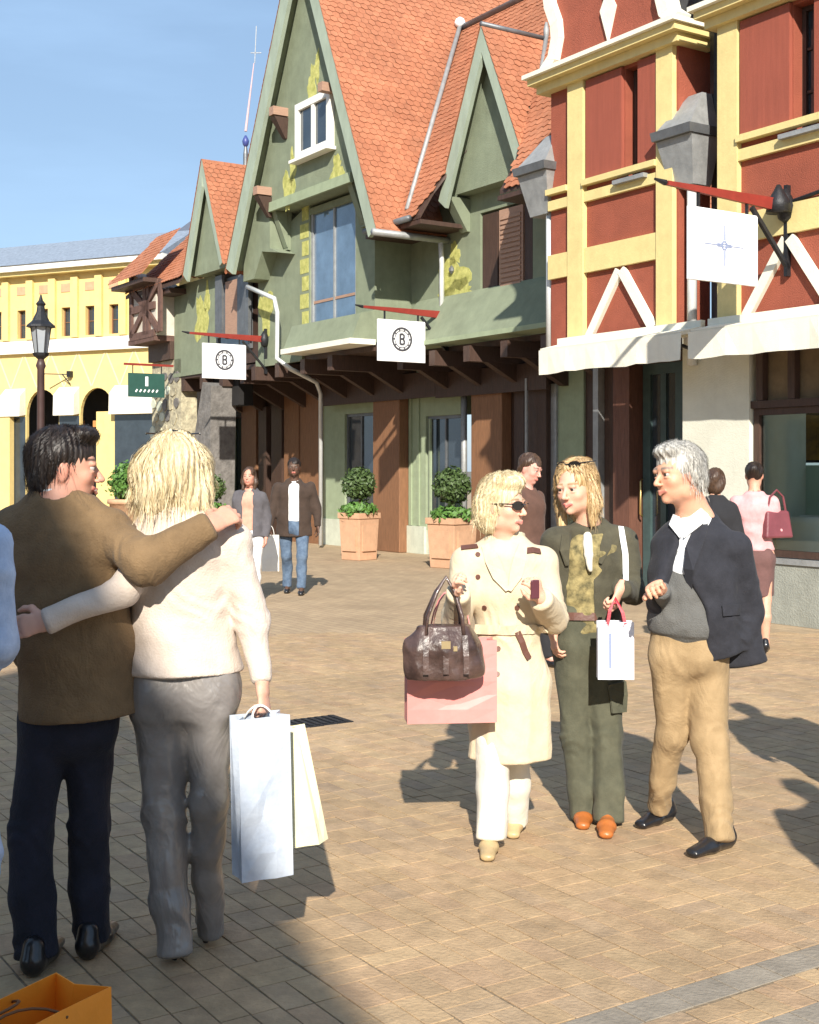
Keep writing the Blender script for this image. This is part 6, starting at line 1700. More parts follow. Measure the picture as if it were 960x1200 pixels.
coat1.tube([S_l + np.array([.05, 0, 0]), S_l, E_l, W_l], [.07, .070, .060, .05], flat=(False, True))
coat1.cut(at(96, 838, 4.15) - Z_ * .005, (.10, 0, -1))
coat1.ell(at(66, 580, 4.12), (.066, .070, .045), None, .012, 's')
coat1.tube([at(104, 760, 4.0), at(108, 850, 3.98)], [.004, .006], k=.004, op='s')       # vent
coat1.tube([at(70, 610, 4.0), at(104, 770, 3.98)], [.002, .002], k=.003, op='s')         # back seam
coat1.disp = add_f(folds(2, .008, 14, 5), wrinkle_at(1, S_r, .12, .016, 50, (1, 0, .3)), wrinkle_at(2, E_r, .12, .016, 60, (1, 0, .2)), wrinkle_at(3, W_r, .1, .008, 70, (1, 0, 0)), wrinkle_at(5, at(60, 760, 4.0), .2, .006, 35, (0, 0, 1)))
garment('jacket', coat1, .0085, F_suede, r1_)
L = Lay(.02); L.tube([at(66, 596, 4.12), at(67, 576, 4.13)], [(.072, .066), (.068, .064)], flat=(True, True)); L.ell(at(67, 574, 4.13), (.060, .056, .03), None, .006, 's')
garment('shirt_collar', L, .007, F_whiteshirt, r1_)
L = Lay(.03); L.tube([at(86, 800, 4.16), at(84, 850, 4.16)], [(.16, .115), (.155, .115)])
L.tube([LH, LK, at(39, 1050, 4.14), at(43, 1120, 4.11)], [.088, .070, .070, .072], flat=(False, True)); L.tube([RH, RK, at(104, 1040, 4.23), at(108, 1097, 4.25)], [.086, .066, .064, .066], flat=(False, True))
L.disp = add_f(folds(7, .009, 20, 5), wrinkle_at(7, LK, .13, .012, 55, (0, 0, 1)), wrinkle_at(8, RK, .13, .012, 55, (0, 0, 1)), wrinkle_at(9, LA, .12, .014, 60, (0, 0, 1)), wrinkle_at(10, RA, .12, .014, 60, (0, 0, 1)))
L.cut(Z_ * .015, -Z_); garment('jeans', L, .0085, F_darkdenim, r1_)
L = Lay(.02); shoe(L, G0(at(38, 1120, 4.03)), G0(at(66, 1120, 4.30)), 1.08); shoe(L, G0(at(102, 1110, 4.17)), G0(at(130, 1110, 4.44)), 1.08)
garment('shoes', L, .007, M_shoe, r1_)

# --- blonde woman with the shopping bags
Y = 4.2
r2_ = empty('person', (at(215, 1120, Y)[0], Y, 0), 0, 'blonde woman in cream knit top and grey satin trousers seen from behind', 'person')
hd2 = Head(at(203, 554, 4.20), (-.18, .96, 0), (0, 0, 1), 1.04, (.66, .38, .28))
nk = at(208, 600, 4.18)
S_l, E_l, W_l = at(172, 640, 4.18), at(146, 692, 4.03), at(58, 727, 3.945)
S_r, E_r, W_r = at(272, 636, 4.17), at(296, 728, 4.17), at(307, 798, 4.10)
LH, LK, LA = at(190, 815, 4.20), at(196, 955, 4.22), at(205, 1098, 4.16)
RH, RK, RA = at(244, 815, 4.20), at(246, 945, 4.20), at(243, 1078, 4.28)
B = Lay(.025); hd2.shape(B, nk, .048, True)
B.tube([at(216, 780, 4.2), at(214, 700, 4.2), at(212, 640, 4.18), nk], [(.14, .1), (.12, .09), (.14, .09), (.07, .05)])
B.tube([S_r, E_r, W_r], [.040, .031, .0235]); B.tube([S_l, E_l, W_l], [.040, .031, .0235])
B.tube([LH, LK, LA], [.070, .046, .030]); B.tube([RH, RK, RA], [.070, .046, .030])
dl = nrm(np.array([-1, -.10, -.22])); hand(B, W_l, dl, (-.1, 1, -.1), -1, .92, .35)
dr_ = nrm(np.array([.10, -.08, -1])); hand(B, W_r + dr_ * .015, dr_, (-.85, .3, .1), 1, .92, 1.5)
body_mesh('body', B, hd2, [(hd2.c, .15), (W_l + dl * .07, .11), (W_r + dr_ * .07, .09)], r2_, .014, .0042)
hd2.eyes(r2_, B)
def blonde_extra(L, s):
    L.ell(s.w(0, -.055, -.02), (.106, .070, .105), s.A, .03); L.ell(s.w(-.05, -.055, -.075), (.060, .050, .060), s.A, .03); L.ell(s.w(.055, -.055, -.075), (.060, .050, .055), s.A, .03)
    L.ell(s.w(.085, -.02, .03), (.035, .05, .06), s.A, .03); L.ell(s.w(-.088, -.02, .0), (.035, .05, .08), s.A, .03)
hd2.hair('bob', H_pale, r2_, .0045, 5, .005, strands=2600, slen=.13, extra=blonde_extra)
# sunglasses pushed up on the head
def glasses(hd, root, name, y, z, tilt=0., sp=.033, w=.027, h_=.017):
    loc = np.array(root.location); fr = MB(); g_ = empty(name, (0, 0, 0)); bpy.data.objects.remove(g_)
    b = MB()
    for sx in (-1, 1):
        V = []
        for k in range(14):
            a = 2 * math.pi * k / 14; V.append(hd.w(sx * sp + w * math.cos(a), y - abs(sx * sp + w * math.cos(a)) * .28 + tilt * h_ * math.sin(a), z + h_ * math.sin(a)) - loc)
        V2 = [v - hd.A[1] * .005 for v in V]; b.add(V + V2, [tuple(range(14)), tuple(reversed(range(14, 28)))] + [(i, (i + 1) % 14, (i + 1) % 14 + 14, i + 14) for i in range(14)])
    b.tube([hd.w(-.012, y, z + .004) - loc, hd.w(.012, y, z + .004) - loc], .0025, 6)
    for sx in (-1, 1): b.tube([hd.w(sx * (sp + w - .002), y - .015, z + .006) - loc, hd.w(sx * .082, y - .06, z + .006) - loc, hd.w(sx * .082, y - .12, z + .002) - loc], .0028, 6)
    return b.build(name, M_lens, root, smooth=False)
glasses(hd2, r2_, 'sunglasses', .055, .118, 0.)
band = [tuple(hd2.w(.075 * math.cos(a), -.03, .045 + .085 * math.sin(a)) - np.array(r2_.location)) for a in [math.pi * (.15 + .7 * i / 10) for i in range(11)]]
MB().tube(band, .006, 6).build('hair_band', M_lens, r2_, smooth=True)
top2 = Lay(.035)
top2.tube([at(215, 786, 4.2), at(214, 735, 4.2), at(213, 690, 4.19), at(211, 650, 4.18), at(210, 618, 4.18), at(208, 598, 4.17)], [(.197, .158), (.164, .126), (.160, .118), (.178, .120), (.145, .095), (.070, .065)], flat=(True, False))
top2.tube([S_r - np.array([.03, 0, 0]), S_r, E_r, W_r], [.062, .062, .050, .036], flat=(False, True)); top2.tube([S_l + np.array([.03, 0, 0]), S_l, E_l, W_l + dl * .01], [.058, .056, .047, .043], flat=(False, True))
top2.disp = add_f(folds(4, .006, 12, 12), wrinkle_at(11, at(214, 745, 4.08), .22, .009, 55, (.15, 0, 1)), wrinkle_at(12, E_l, .10, .007, 55, (1, 0, .3)), wrinkle_at(13, E_r, .1, .010, 60, (0, 0, 1)), wrinkle_at(14, S_r, .1, .010, 50, (1, 0, -.5)))
top2.ell(at(208, 590, 4.17), (.060, .060, .05), None, .012, 's')
garment('knit_top', top2, .0085, F_knit, r2_)
tr2 = Lay(.03)
tr2.tube([at(215, 768, 4.2), at(216, 800, 4.2)], [(.150, .11), (.172, .125)])
for sx, c_ in ((-1, at(190, 808, 4.14)), (1, at(245, 808, 4.14))): tr2.ell(c_ + np.array([0, .03, -.01]), (.086, .078, .13), None, .07)
tr2.tube([at(186, 820, 4.2), at(192, 950, 4.21), at(201, 1060, 4.17), at(205, 1118, 4.14)], [.094, .070, .058, .055], flat=(False, True)); tr2.tube([at(246, 820, 4.2), at(244, 940, 4.19), at(244, 1030, 4.25), at(245, 1094, 4.30)], [.090, .061, .048, .050], flat=(False, True))
tr2.disp = add_f(folds(17, .014, 16, 2.5), wrinkle_at(21, at(245, 925, 4.1), .12, .016, 60, (.4, 0, 1)), wrinkle_at(22, at(190, 960, 4.1), .16, .010, 40, (.7, 0, 1)), wrinkle_at(23, RA, .12, .010, 50, (.2, 0, 1)), wrinkle_at(24, LA, .15, .009, 40, (.2, 0, 1)))
tr2.tube([at(190, 850, 4.07), at(199, 1100, 4.05)], [.003, .003], k=.006, op='s'); tr2.cut(Z_ * .02, -Z_); garment('trousers', tr2, .0085, F_satin, r2_)
L = Lay(.02); shoe(L, G0(at(205, 1128, 4.165)), G0(at(203, 1128, 4.37)), .95, .045); shoe(L, G0(at(241, 1110, 4.315)), G0(at(252, 1110, 4.50)), .95, .045)
garment('shoes', L, .007, M_shoe, r2_)
# her bags
hz_ = W_r + dr_ * .085
M_bagblue = mat('silver_blue_paper', (.42, .48, .58), .35, .14, 5, .6, 9, tint=(.60, .65, .72)); M_bagyel = mat('pale_yellow_paper', (.80, .76, .50), .5, .05, 5, .2, 10)
zt_ = at(0, 838, 4.05)[2]; zb_ = at(0, 1026, 4.05)[2]
paper_bag('shopping_bag', (at(308, 1000, 4.06)[0], 4.06, zb_), .45, .17, .10, zt_ - zb_, M_bagblue, 'tall silvery blue paper bag with crumpled sides held by the blonde woman', hh=.05, cord=M_white, tilt=(0, -.02))
zt_ = at(0, 862, 4.2)[2]; zb_ = at(0, 992, 4.2)[2]
paper_bag('shopping_bag', (at(352, 980, 4.2)[0], 4.22, zb_), -.35, .17, .07, zt_ - zb_ + .02, M_bagyel, 'pale yellow paper bag tucked behind the silvery blue bag of the blonde woman', hh=.05, cord=M_white, tilt=(0, -.22))

# ================================================================== the three who stroll towards the camera
F_trench = cloth('cream_trench', (.60, .50, .34), var=.05, bump=.12, drape=.24, tint=(.65, .55, .39)); F_trouserw = cloth('cream_trousers', (.70, .66, .56), var=.04)
F_olive = cloth('olive_jacket', (.058, .053, .034), var=.15, tint=(.085, .078, .05)); F_olivetr = cloth('olive_trousers', (.068, .070, .045), var=.15, tint=(.095, .095, .062))
F_camo = cloth('gold_print', (.10, .09, .04), var=.4, scale=22, tint=(.42, .34, .15)); F_sweater = cloth('grey_sweater', (.115, .115, .11), bump=.4, bscale=200); F_navyj = cloth('navy_jacket', (.014, .015, .022), var=.2, tint=(.024, .025, .034))
F_tan = cloth('tan_chinos', (.31, .215, .11), var=.08, drape=.28, tint=(.37, .26, .14)); M_tanshoe = mat('tan_leather', (.45, .33, .17), .4, .2, 8); M_orshoe = mat('orange_leather', (.42, .13, .03), .4, .2, 8); M_belt = mat('brown_belt', (.12, .05, .035), .5, .2, 8)

# --- woman in the cream coat
Y = 5.45
r3_ = empty('person', (at(590, 985, Y)[0], Y, 0), 0, 'woman in cream trench coat and dark sunglasses carrying a brown handbag', 'person')
hd3 = Head(at(589, 592, 5.42), (.80, -.58, -.04), (.0, 0, 1), .98, (.72, .42, .30))
nk = at(592, 632, 5.44); side3 = (1, -.12, 0)
S_l, E_l, W_l = at(636, 660, 5.46), at(648, 724, 5.42), at(634, 702, 5.20)      # her left, image right
S_r, E_r, W_r = at(546, 660, 5.42), at(536, 726, 5.36), at(537, 694, 5.16)
LHp, LKn, LAn = at(605, 800, 5.5), at(604, 885, 5.55), at(603, 955, 5.66)
RHp, RKn, RAn = at(578, 800, 5.44), at(577, 885, 5.40), at(574, 975, 5.36)
B = Lay(.025); hd3.shape(B, nk, .048, True)
B.tube([at(596, 790, 5.45), at(594, 730, 5.45), at(592, 675, 5.44), at(592, 642, 5.45)], [(.13, .09), (.11, .08), (.14, .095), (.10, .05)], side3)
B.tube([S_l, E_l, W_l], [.040, .031, .0235]); B.tube([S_r, E_r, W_r], [.040, .031, .0235])
B.tube([LHp, LKn, LAn], [.070, .046, .030]); B.tube([RHp, RKn, RAn], [.070, .046, .030])
dR = nrm(at(532, 670, 5.08) - W_r); dL = nrm(at(625, 676, 5.14) - W_l)
hand(B, W_r, dR, (.9, -.1, -.3), -1, .9, 1.2); hand(B, W_l, dL, (-.7, .4, .2), 1, .9, 1.0)
body_mesh('body', B, hd3, [(hd3.c - Z_ * .02, (.15, .15, .16)), (W_r + dR * .07, .10), (W_l + dL * .07, .10), (at(592, 652, 5.36), (.10, .10, .09))], r3_, .014, .0042, dict(lip=(.52, .20, .17), brow=(.25, .17, .09)))
hd3.eyes(r3_, B); glasses(hd3, r3_, 'sunglasses', .108, .004, sp=.032, w=.030, h_=.020)
hd3.hair('bob', H_pale, r3_, .0045, 8, .004, strands=1500, slen=.07, sweep=(1.8, .5), extra=lambda L, s: (L.ell(s.w(0, .015, .10), (.075, .08, .042), s.A, .02), L.ell(s.w(.0, -.07, -.06), (.075, .05, .07), s.A, .02)))
cf3 = at(594, 737, 5.45)
ct3 = Lay(.032)
ct3.tube([at(597, 886, 5.47), at(597, 800, 5.46), at(595, 738, 5.45), at(591, 690, 5.45), at(590, 655, 5.45), at(592, 634, 5.46)], [(.180, .150), (.172, .140), (.128, .108), (.168, .125), (.165, .100), (.085, .065)], side3, flat=(True, False))
ct3.tube([S_l - np.array([.03, 0, 0]), S_l, E_l, W_l], [.066, .064, .062, .052], flat=(False, True)); ct3.tube([S_r + np.array([.03, 0, 0]), S_r, E_r, W_r], [.066, .064, .060, .050], flat=(False, True))
ct3.disp = add_f(zmask(folds(31, .024, 17, 1.2), .75, 1.0), zmask(folds(32, .006, 14, 9), 1.9, 2.0), wrinkle_at(31, E_l, .1, .014, 60, (0, .5, 1)), wrinkle_at(32, E_r, .1, .014, 60, (0, .5, 1)), wrinkle_at(33, cf3 - np.array([0, .1, 0]), .12, .012, 60, (1, 0, .2)))
ct3.tube([at(593, 628, 5.28), at(596, 690, 5.24)], [(.062, .07), (.012, .06)], side3, .01, op='s')      # open neckline
ct3.ell(at(592, 630, 5.45), (.058, .058, .05), None, .012, 's')
ct3.tube([at(606, 745, 5.29), at(612, 890, 5.29)], [.004, .006], k=.004, op='s')               # front edge of the coat
garment('trench_coat', ct3, .0075, F_trench, r3_)
L = Lay(.02); L.tube([at(594, 700, 5.41), at(593, 664, 5.39)], [(.07, .07), (.055, .05)], side3); garment('blouse', L, .009, mat('pale_blue_blouse', (.62, .70, .82), .8, .05), r3_)
p_ = [(556 + i * 8.4, 737 + 1.2 * math.sin(i * .4)) for i in range(11)]
L = Lay(.01); L.tube([at(592, 640, 5.46), at(593, 624, 5.47)], [(.088, .075), (.082, .070)], side3, flat=(True, True)); L.tube([at(592, 645, 5.46), at(593, 618, 5.47)], [(.072, .060), (.070, .058)], side3, op='s'); L.tube([at(596, 652, 5.32), at(598, 616, 5.32)], [.055, .065], side3, op='s'); garment('collar', L, .006, F_trench, r3_)
strap(r3_, 'belt', ct3, p_, .040, F_trench, .006, .004)
strap(r3_, 'belt_end', ct3, [(606, 740), (611, 752), (615, 764), (619, 772)], .026, M_belt, .004, .006)
strap(r3_, 'lapel', ct3, [(570, 640), (577, 655), (586, 675), (594, 692)], [.035, .060, .060, .015], F_trench, .008, .006); strap(r3_, 'lapel', ct3, [(612, 640), (609, 655), (604, 675), (598, 692)], [.035, .055, .055, .015], F_trench, .008, .006)
strap(r3_, 'epaulette', ct3, [(541, 643), (550, 642), (560, 641)], .030, F_iron if 'F_iron' in globals() else M_belt, .004, .004); strap(r3_, 'epaulette', ct3, [(616, 646), (624, 645), (633, 647)], .026, M_belt, .004, .004)
strap(r3_, 'pocket_edge', ct3, [(579, 676), (587, 681), (597, 687)], .010, M_belt, .004, .006)
for px, py in ((560, 676), (568, 712), (606, 712), (560, 650), (584, 760), (583, 790)): button(r3_, ct3, px, py, M_belt)
strap(r3_, 'cuff_strap', ct3, [(529, 707), (537, 710), (546, 708)], .018, F_trench, .004, .004)
L = Lay(.025); L.tube([at(577, 870, 5.41), at(577, 925, 5.38), at(575, 982, 5.35)], [.075, .070, .066], flat=(False, True)); L.tube([at(603, 870, 5.53), at(604, 920, 5.58), at(603, 962, 5.66)], [.070, .064, .058], flat=(False, True))
L.disp = add_f(folds(41, .008, 22, 3), wrinkle_at(41, RAn, .1, .008, 60, Z_)); garment('trousers', L, .0085, F_trouserw, r3_)
L = Lay(.02); shoe(L, G0(at(575, 990, 5.42)), G0(at(571, 1000, 5.20)), .92, .02); shoe(L, G0(at(603, 970, 5.72)), G0(at(601, 975, 5.52)), .92, .02)
garment('shoes', L, .007, M_tanshoe, r3_)
MB().hexa([tuple(np.array(v) + at(626, 683, 5.12) - np.array(r3_.location)) for v in ((-.02, -.01, -.06), (.02, -.01, -.06), (.02, .005, -.06), (-.02, .005, -.06))], [tuple(np.array(v) + at(626, 683, 5.12) - np.array(r3_.location)) for v in ((-.02, -.01, .05), (.02, -.01, .05), (.02, .005, .05), (-.02, .005, .05))])
ph = empty('phone', tuple(at(627, 690, 5.13)), .3, 'small dark phone held in the left hand of the woman in the cream coat', 'phone')
bx(-.018, .018, -.006, .006, -.04, .036).build('body', mat('dark_plum_case', (.10, .03, .04), .3, .1, 5, 0), ph, bevel=.004)
# brown handbag and pink carrier
M_hb = mat('dark_brown_leather', (.035, .020, .018), .38, .3, 10, .35, 25, coat=.3, tint=(.11, .065, .055))
hbc = at(520, 795, 5.12); hbr = empty('handbag', tuple(hbc), .08, 'slouchy dark brown leather handbag with two handles hanging from the arm in the cream coat', 'handbag')
L = Lay(.03); o_ = hbc
L.tube([o_ + np.array([0, 0, .03]), o_ + np.array([0, 0, .12]), o_ + np.array([0, 0, .20])], [(.160, .085), (.150, .080), (.110, .050)], (1, .08, 0))
L.ell(o_ + np.array([-.11, 0, .05]), (.05, .06, .05), None, .03); L.ell(o_ + np.array([.11, 0, .05]), (.05, .06, .05), None, .03)
L.disp = add_f(folds(51, .014, 28, 6)); L.cut(o_ + Z_ * .002, -Z_); L.cut(o_ + Z_ * .215, Z_); garment('body', L, .006, M_hb, hbr)
for yy in (-.055, .045):
    pts = [(-.075, yy, .16), (-.070, yy * .8, .25), (-.03, yy * .3, .345), (.01, 0, .405), (.045, yy * .3, .345), (.070, yy * .8, .25), (.075, yy, .16)]
    MB().tube(pts, .0085, 8).build('handle', M_hb, hbr, smooth=True)
for sx in (-.08, .0, .08): MB().ribbon([(sx, -.088, .03), (sx, -.084, .10), (sx * .95, -.066, .18)], (0, -1, .1), .022, .006).build('strap', M_hb, hbr)
M_gold = mat('gold_metal', (.75, .60, .35), .3, .1, 5, 0, metal=.9)
bx(-.018, .018, -.090, -.080, .13, .16).build('buckle', M_gold, hbr); bx(.03, .045, -.088, -.078, .12, .14).build('buckle', M_gold, hbr)
M_pinkbag = mat('pink_paper', (.62, .22, .20), .5, .06, 4, .1, 12, tint=(.68, .28, .26))
zb_ = at(0, 846, 5.25)[2]; zt_ = at(0, 750, 5.25)[2]
paper_bag('shopping_bag', (at(528, 800, 5.28)[0], 5.28, zb_), .10, .37, .12, zt_ - zb_, M_pinkbag, 'large pink paper carrier bag hanging behind the brown handbag', hh=.22, cord=M_pinkbag)

# --- woman in olive
Y = 5.85
r4_ = empty('person', (at(692, 970, Y)[0], Y, 0), 0, 'smiling blonde woman in olive jacket and trousers in the middle of the three', 'person')
hd4 = Head(at(675, 572, 5.83), (-.62, -.78, -.12), (-.05, 0, 1), 1.0, (.74, .42, .30), smile=.5)
nk = at(690, 612, 5.86); side4 = (1, .18, 0)
S_l, E_l, W_l = at(732, 634, 5.88), at(741, 694, 5.80), at(727, 690, 5.60)
S_r, E_r, W_r = at(652, 634, 5.82), at(642, 694, 5.85), at(648, 740, 5.78)
LH, LK, LA = at(706, 760, 5.86), at(711, 862, 5.82), at(712, 950, 5.74)
RH, RK, RA = at(672, 760, 5.86), at(676, 862, 5.84), at(684, 948, 5.82)
B = Lay(.025); hd4.shape(B, nk, .047, True)
B.tube([at(688, 740, 5.87), at(690, 700, 5.87), at(691, 655, 5.87), at(691, 622, 5.88)], [(.12, .09), (.11, .08), (.13, .09), (.09, .05)], side4)
B.tube([S_l, E_l, W_l], [.040, .031, .0235]); B.tube([S_r, E_r, W_r], [.040, .031, .0235]); B.tube([LH, LK, LA], [.070, .046, .030]); B.tube([RH, RK, RA], [.070, .046, .030])
dL = nrm(np.array([-.35, -.30, -.75])); hand(B, W_l, dL, (-.7, .5, .2), 1, .92, 1.2); dR = nrm(np.array([.1, -.1, -1])); hand(B, W_r, dR, (.8, .2, 0), -1, .9, .6)
body_mesh('body', B, hd4, [(hd4.c - Z_ * .02, (.15, .15, .16)), (W_l + dL * .07, .10), (W_r + dR * .07, .10), (at(690, 634, 5.80), (.08, .09, .09))], r4_, .014, .0042, dict(lip=(.58, .17, .15), brow=(.30, .20, .10)))
hd4.eyes(r4_, B); hd4.hair('long', H_gold, r4_, .0045, 12, .004, strands=1500, slen=.13, sweep=(.5, 1.6), extra=lambda L, s: L.ell(s.w(.0, -.02, .10), (.07, .08, .035), s.A, .02)); glasses(hd4, r4_, 'sunglasses', .060, .112, 0.)
top4 = Lay(.03); top4.tube([at(689, 735, 5.86), at(690, 690, 5.86), at(691, 650, 5.85), at(691, 628, 5.87)], [(.128, .105), (.125, .105), (.135, .108), (.08, .06)], side4); top4.disp = folds(61, .010, 14, 16)
top4.tube([at(684, 614, 5.74), at(686, 650, 5.72)], [(.04, .05), (.008, .03)], side4, .01, op='s')
garment('print_top', top4, .0085, F_camo, r4_)
jk4 = Lay(.03); jk4.tube([at(690, 728, 5.87), at(690, 690, 5.87), at(692, 655, 5.87), at(692, 632, 5.88), at(692, 614, 5.89)], [(.160, .118), (.150, .114), (.160, .118), (.14, .09), (.075, .06)], side4, flat=(True, False))
jk4.tube([S_l - np.array([.03, 0, 0]), S_l, E_l, W_l], [.064, .062, .056, .046], flat=(False, True)); jk4.tube([S_r + np.array([.03, 0, 0]), S_r, E_r, W_r], [.064, .062, .056, .046], flat=(False, True))
jk4.disp = add_f(folds(62, .010, 16, 8), wrinkle_at(61, E_l, .1, .014, 60, (0, .5, 1)), wrinkle_at(62, S_l, .1, .010, 50, (1, 0, -.5)))
jk4.tube([at(683, 618, 5.72), at(684, 660, 5.70), at(682, 735, 5.70)], [(.045, .10), (.058, .12), (.075, .12)], side4, .008, op='s'); jk4.ell(at(691, 608, 5.87), (.056, .056, .045), None, .012, 's')
garment('jacket', jk4, .0075, F_olive, r4_)
strap(r4_, 'white_strap', jk4, [(727, 597 + 22), (730, 632), (733, 650), (734, 672), (733, 700)][0:], .026, F_whiteshirt, .005, .006)
strap(r4_, 'lapel', jk4, [(712, 626), (709, 642), (703, 660)], [.04, .05, .015], F_olive, .008, .005); strap(r4_, 'lapel', jk4, [(662, 628), (661, 644), (665, 662)], [.035, .045, .015], F_olive, .008, .005)
sc4 = Lay(.012); sc4.tube([at(688, 628, 5.78), at(690, 650, 5.73), at(692, 668, 5.72)], [.022, .020, .010], (1, 0, 0)); sc4.disp = folds(63, .006, 40, 20); garment('scarf', sc4, .006, F_trouserw, r4_)
tr4 = Lay(.03); tr4.tube([at(688, 722, 5.87), at(688, 752, 5.87)], [(.145, .11), (.158, .12)], side4)
tr4.tube([LH, LK, at(713, 925, 5.77), at(712, 962, 5.74)], [.092, .072, .068, .070], flat=(False, True)); tr4.tube([RH, RK, at(682, 925, 5.83), at(684, 958, 5.82)], [.092, .070, .064, .066], flat=(False, True))
tr4.disp = add_f(folds(64, .012, 20, 4), wrinkle_at(64, LK, .12, .014, 55, Z_), wrinkle_at(65, RK, .12, .014, 55, Z_), wrinkle_at(66, LA, .1, .010, 60, Z_), wrinkle_at(67, at(688, 760, 5.75), .12, .008, 50, (1, 0, .4))); garment('trousers', tr4, .008, F_olivetr, r4_)
strap(r4_, 'hem', jk4, [(720 - i * 7, 727) for i in range(3)], .012, F_olive, .004, .003)
strap(r4_, 'belt', tr4, [(656 + i * 8, 722 + .6 * i * .3) for i in range(9)], .035, M_belt, .006, .006)
strap(r4_, 'cargo_pocket', tr4, [(722, 800), (724, 815), (724, 835)], .09, F_olivetr, .010, .004)
L = Lay(.02); shoe(L, G0(at(712, 965, 5.74)), G0(at(710, 965, 5.52)), .95); shoe(L, G0(at(684, 960, 5.86)), G0(at(683, 960, 5.66)), .95); garment('shoes', L, .007, M_orshoe, r4_)
hp_ = W_l + dL * .085
M_bagw = mat('white_blue_paper', (.68, .70, .80), .45, .05, 5, .2, 10, tint=(.80, .81, .88)); M_redc = mat('red_ribbon', (.40, .01, .03), .5, .1)
zt_, zb_ = at(0, 728, 5.55)[2], at(0, 795, 5.55)[2]
pb = paper_bag('shopping_bag', (at(721, 760, 5.55)[0], 5.55, zb_), -.05, .155, .07, zt_ - zb_, M_bagw, 'small bluish white paper bag with red handles held by the woman in olive', hh=.10, cord=M_redc)
MB().box(-.03, -.02, -.0375, -.0335, .05, .2).build('print', M_blueink, pb)
MB().ribbon([(-.035, -.03, zt_ - zb_ - .01), (-.025, -.02, zt_ - zb_ + .05), (0, 0, zt_ - zb_ + .10), (.03, -.02, zt_ - zb_ + .04), (.04, -.03, zt_ - zb_ - .01)], (0, -1, .1), .014, .004).build('ribbon', M_redc, pb)

# --- grey haired man
Y = 5.5
r5_ = empty('person', (at(805, 980, Y)[0], Y, 0), 0, 'grey haired man in open navy jacket, grey sweater and tan trousers', 'person')
hd5 = Head(at(795, 555, 5.48), (-.90, -.42, -.10), (-.08, 0, 1), 1.08, (.66, .35, .23), smile=.5)
nk = at(814, 602, 5.52); side5 = nrm((.85, -.40, 0))
side5 = nrm((.9, -.34, 0))
S_l, E_l, W_l = at(862, 642, 5.45), at(880, 718, 5.50), at(866, 752, 5.45)
S_r, E_r, W_r = at(784, 642, 5.56), at(775, 704, 5.50), at(773, 690, 5.28)
LH, LK, LA = at(828, 770, 5.52), at(832, 870, 5.48), at(842, 965, 5.42)
RH, RK, RA = at(786, 770, 5.50), at(786, 860, 5.58), at(770, 935, 5.74)
B = Lay(.025); hd5.shape(B, nk, .060)
B.tube([at(806, 750, 5.5), at(808, 700, 5.5), at(815, 650, 5.51), nk - Z_ * .03], [(.13, .1), (.12, .09), (.15, .1), (.09, .06)], side5)
B.tube([S_l, E_l, W_l], [.040, .031, .0235]); B.tube([S_r, E_r, W_r], [.040, .031, .0235]); B.tube([LH, LK, LA], [.070, .046, .030]); B.tube([RH, RK, RA], [.070, .046, .030])
dR = nrm(at(759, 680, 5.13) - W_r); hand(B, W_r, dR, (.5, .1, -.8), -1, 1.0, 1.1)
body_mesh('body', B, hd5, [(hd5.c - Z_ * .02, (.16, .16, .17)), (W_r + dR * .07, .11)], r5_, .014, .0042, dict(brow=(.20, .17, .14), lip=(.45, .17, .13)))
hd5.eyes(r5_, B); hd5.hair('short', H_grey, r5_, .0045, 15, .003, strands=1500, slen=.06, sweep=(1.8, .3), extra=lambda L, s: (L.ell(s.w(0, -.07, -.045), (.068, .046, .065), s.A, .02), L.ell(s.w(0, .03, .095), (.068, .07, .035), s.A, .02), [L.ell(s.w(sx * .078, -.022, -.01), (.014, .030, .035), s.A, .012) for sx in (-1, 1)]))
sw5 = Lay(.03); sw5.tube([at(802, 742, 5.49), at(803, 728, 5.49), at(806, 690, 5.49), at(812, 650, 5.50), at(815, 622, 5.52)], [(.145, .115), (.156, .126), (.138, .110), (.146, .104), (.085, .066)], side5, flat=(True, False))
sw5.tube([S_r, E_r, W_r - dR * .03], [.055, .046, .038], flat=(False, True))
sw5.disp = add_f(folds(71, .0035, 14, 12), wrinkle_at(71, at(800, 725, 5.38), .12, .008, 50, Z_)); sw5.tube([at(798, 604, 5.38), at(795, 652, 5.34)], [(.075, .10), (.012, .07)], side5, .008, op='s'); sw5.ell(at(813, 606, 5.51), (.07, .07, .05), None, .012, 's')
garment('sweater', sw5, .008, F_sweater, r5_)
L = Lay(.02); L.tube([at(808, 665, 5.49), at(812, 625, 5.50), at(815, 600, 5.52)], [(.12, .108), (.098, .092), (.068, .066)], side5, flat=(False, True)); L.cut(at(814, 597, 5.51), nrm((-.45, -.25, 1.0)))
garment('shirt', L, .006, F_whiteshirt, r5_)
strap(r5_, 'collar', L, [(824, 602), (814, 613), (803, 630)], [.045, .060, .006], F_whiteshirt, .010, .008); strap(r5_, 'collar', L, [(792, 604), (792, 614), (799, 630)], [.03, .045, .006], F_whiteshirt, .010, .008)
for a_ in ([(786, 600), (789, 613), (796, 624)], [(812, 604), (808, 616), (800, 626)]):
    pass
jk5 = Lay(.035); jk5.tube([at(826, 764, 5.53), at(816, 718, 5.51), at(812, 675, 5.51), at(816, 638, 5.52), at(818, 612, 5.54)], [(.190, .150), (.185, .158), (.190, .152), (.175, .125), (.090, .075)], side5, flat=(True, False))
jk5.tube([at(872, 778, 5.50), at(857, 700, 5.52), at(850, 650, 5.54)], [(.105, .070), (.09, .08), (.08, .07)], side5, flat=(True, False))
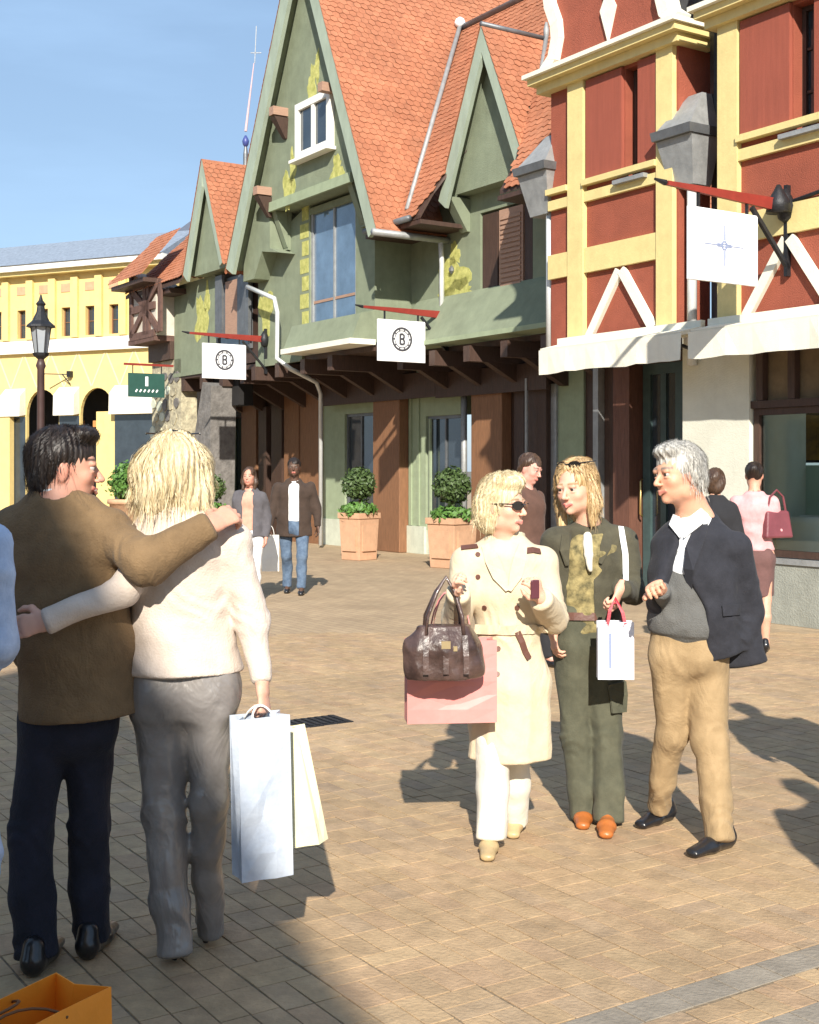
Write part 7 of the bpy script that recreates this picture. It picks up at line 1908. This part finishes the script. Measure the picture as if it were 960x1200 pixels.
jk5.tube([S_l - np.array([.04, 0, 0]), S_l, E_l, W_l + np.array([.0, 0, .0])], [.072, .068, .062, .054], k=.014, flat=(False, True)); jk5.tube([S_r + np.array([.04, 0, 0]), S_r, E_r, W_r], [.070, .064, .058, .050], flat=(False, True))
jk5.disp = add_f(zmask(folds(72, .012, 15, 5), 1.22, 1.36), wrinkle_at(72, E_l, .14, .018, 50, (.5, 0, 1)), wrinkle_at(73, W_l, .12, .014, 50, (.5, 0, 1)))
# open front: everything before the sweater between the two edges is left away
_f5 = nrm((-.30, -.92, 0)); _x5 = side5
jk5.tube([at(802, 596, 5.36), at(788, 645, 5.30), at(790, 690, 5.28), at(795, 722, 5.28), at(796, 800, 5.28)], [(.062, .10), (.058, .14), (.082, .16), (.120, .17), (.155, .18)], side5, .008, op='s'); jk5.ell(at(814, 602, 5.51), (.078, .078, .05), None, .012, 's')
garment('jacket', jk5, .0078, F_navyj, r5_)
strap(r5_, 'lapel', jk5, [(829, 596), (822, 618), (813, 642), (809, 668), (811, 700)], [.03, .055, .065, .05, .01], F_navyj, .010, .005)
strap(r5_, 'pocket_flap', jk5, [(846, 716), (856, 715), (866, 714)], .045, F_navyj, .006, .004)
tr5 = Lay(.03); tr5.tube([at(804, 738, 5.5), at(806, 765, 5.5)], [(.150, .115), (.165, .125)], side5)
tr5.tube([LH, LK, at(840, 940, 5.43), at(845, 985, 5.38)], [.098, .078, .066, .068], flat=(False, True)); tr5.tube([RH, RK, at(778, 915, 5.68), at(772, 946, 5.76)], [.092, .068, .056, .058], flat=(False, True))
tr5.disp = add_f(folds(74, .012, 16, 3), wrinkle_at(74, LK, .13, .013, 50, Z_), wrinkle_at(75, LA, .12, .016, 55, Z_), wrinkle_at(76, RA, .12, .016, 55, Z_), wrinkle_at(77, at(806, 775, 5.4), .12, .010, 50, (1, 0, -.6))); garment('trousers', tr5, .008, F_tan, r5_)
L = Lay(.02); shoe(L, G0(at(854, 985, 5.42)), G0(at(808, 1000, 5.26)), 1.0); shoe(L, G0(at(784, 950, 5.84)), G0(at(748, 962, 5.68)), 1.0); garment('shoes', L, .007, M_shoe, r5_)
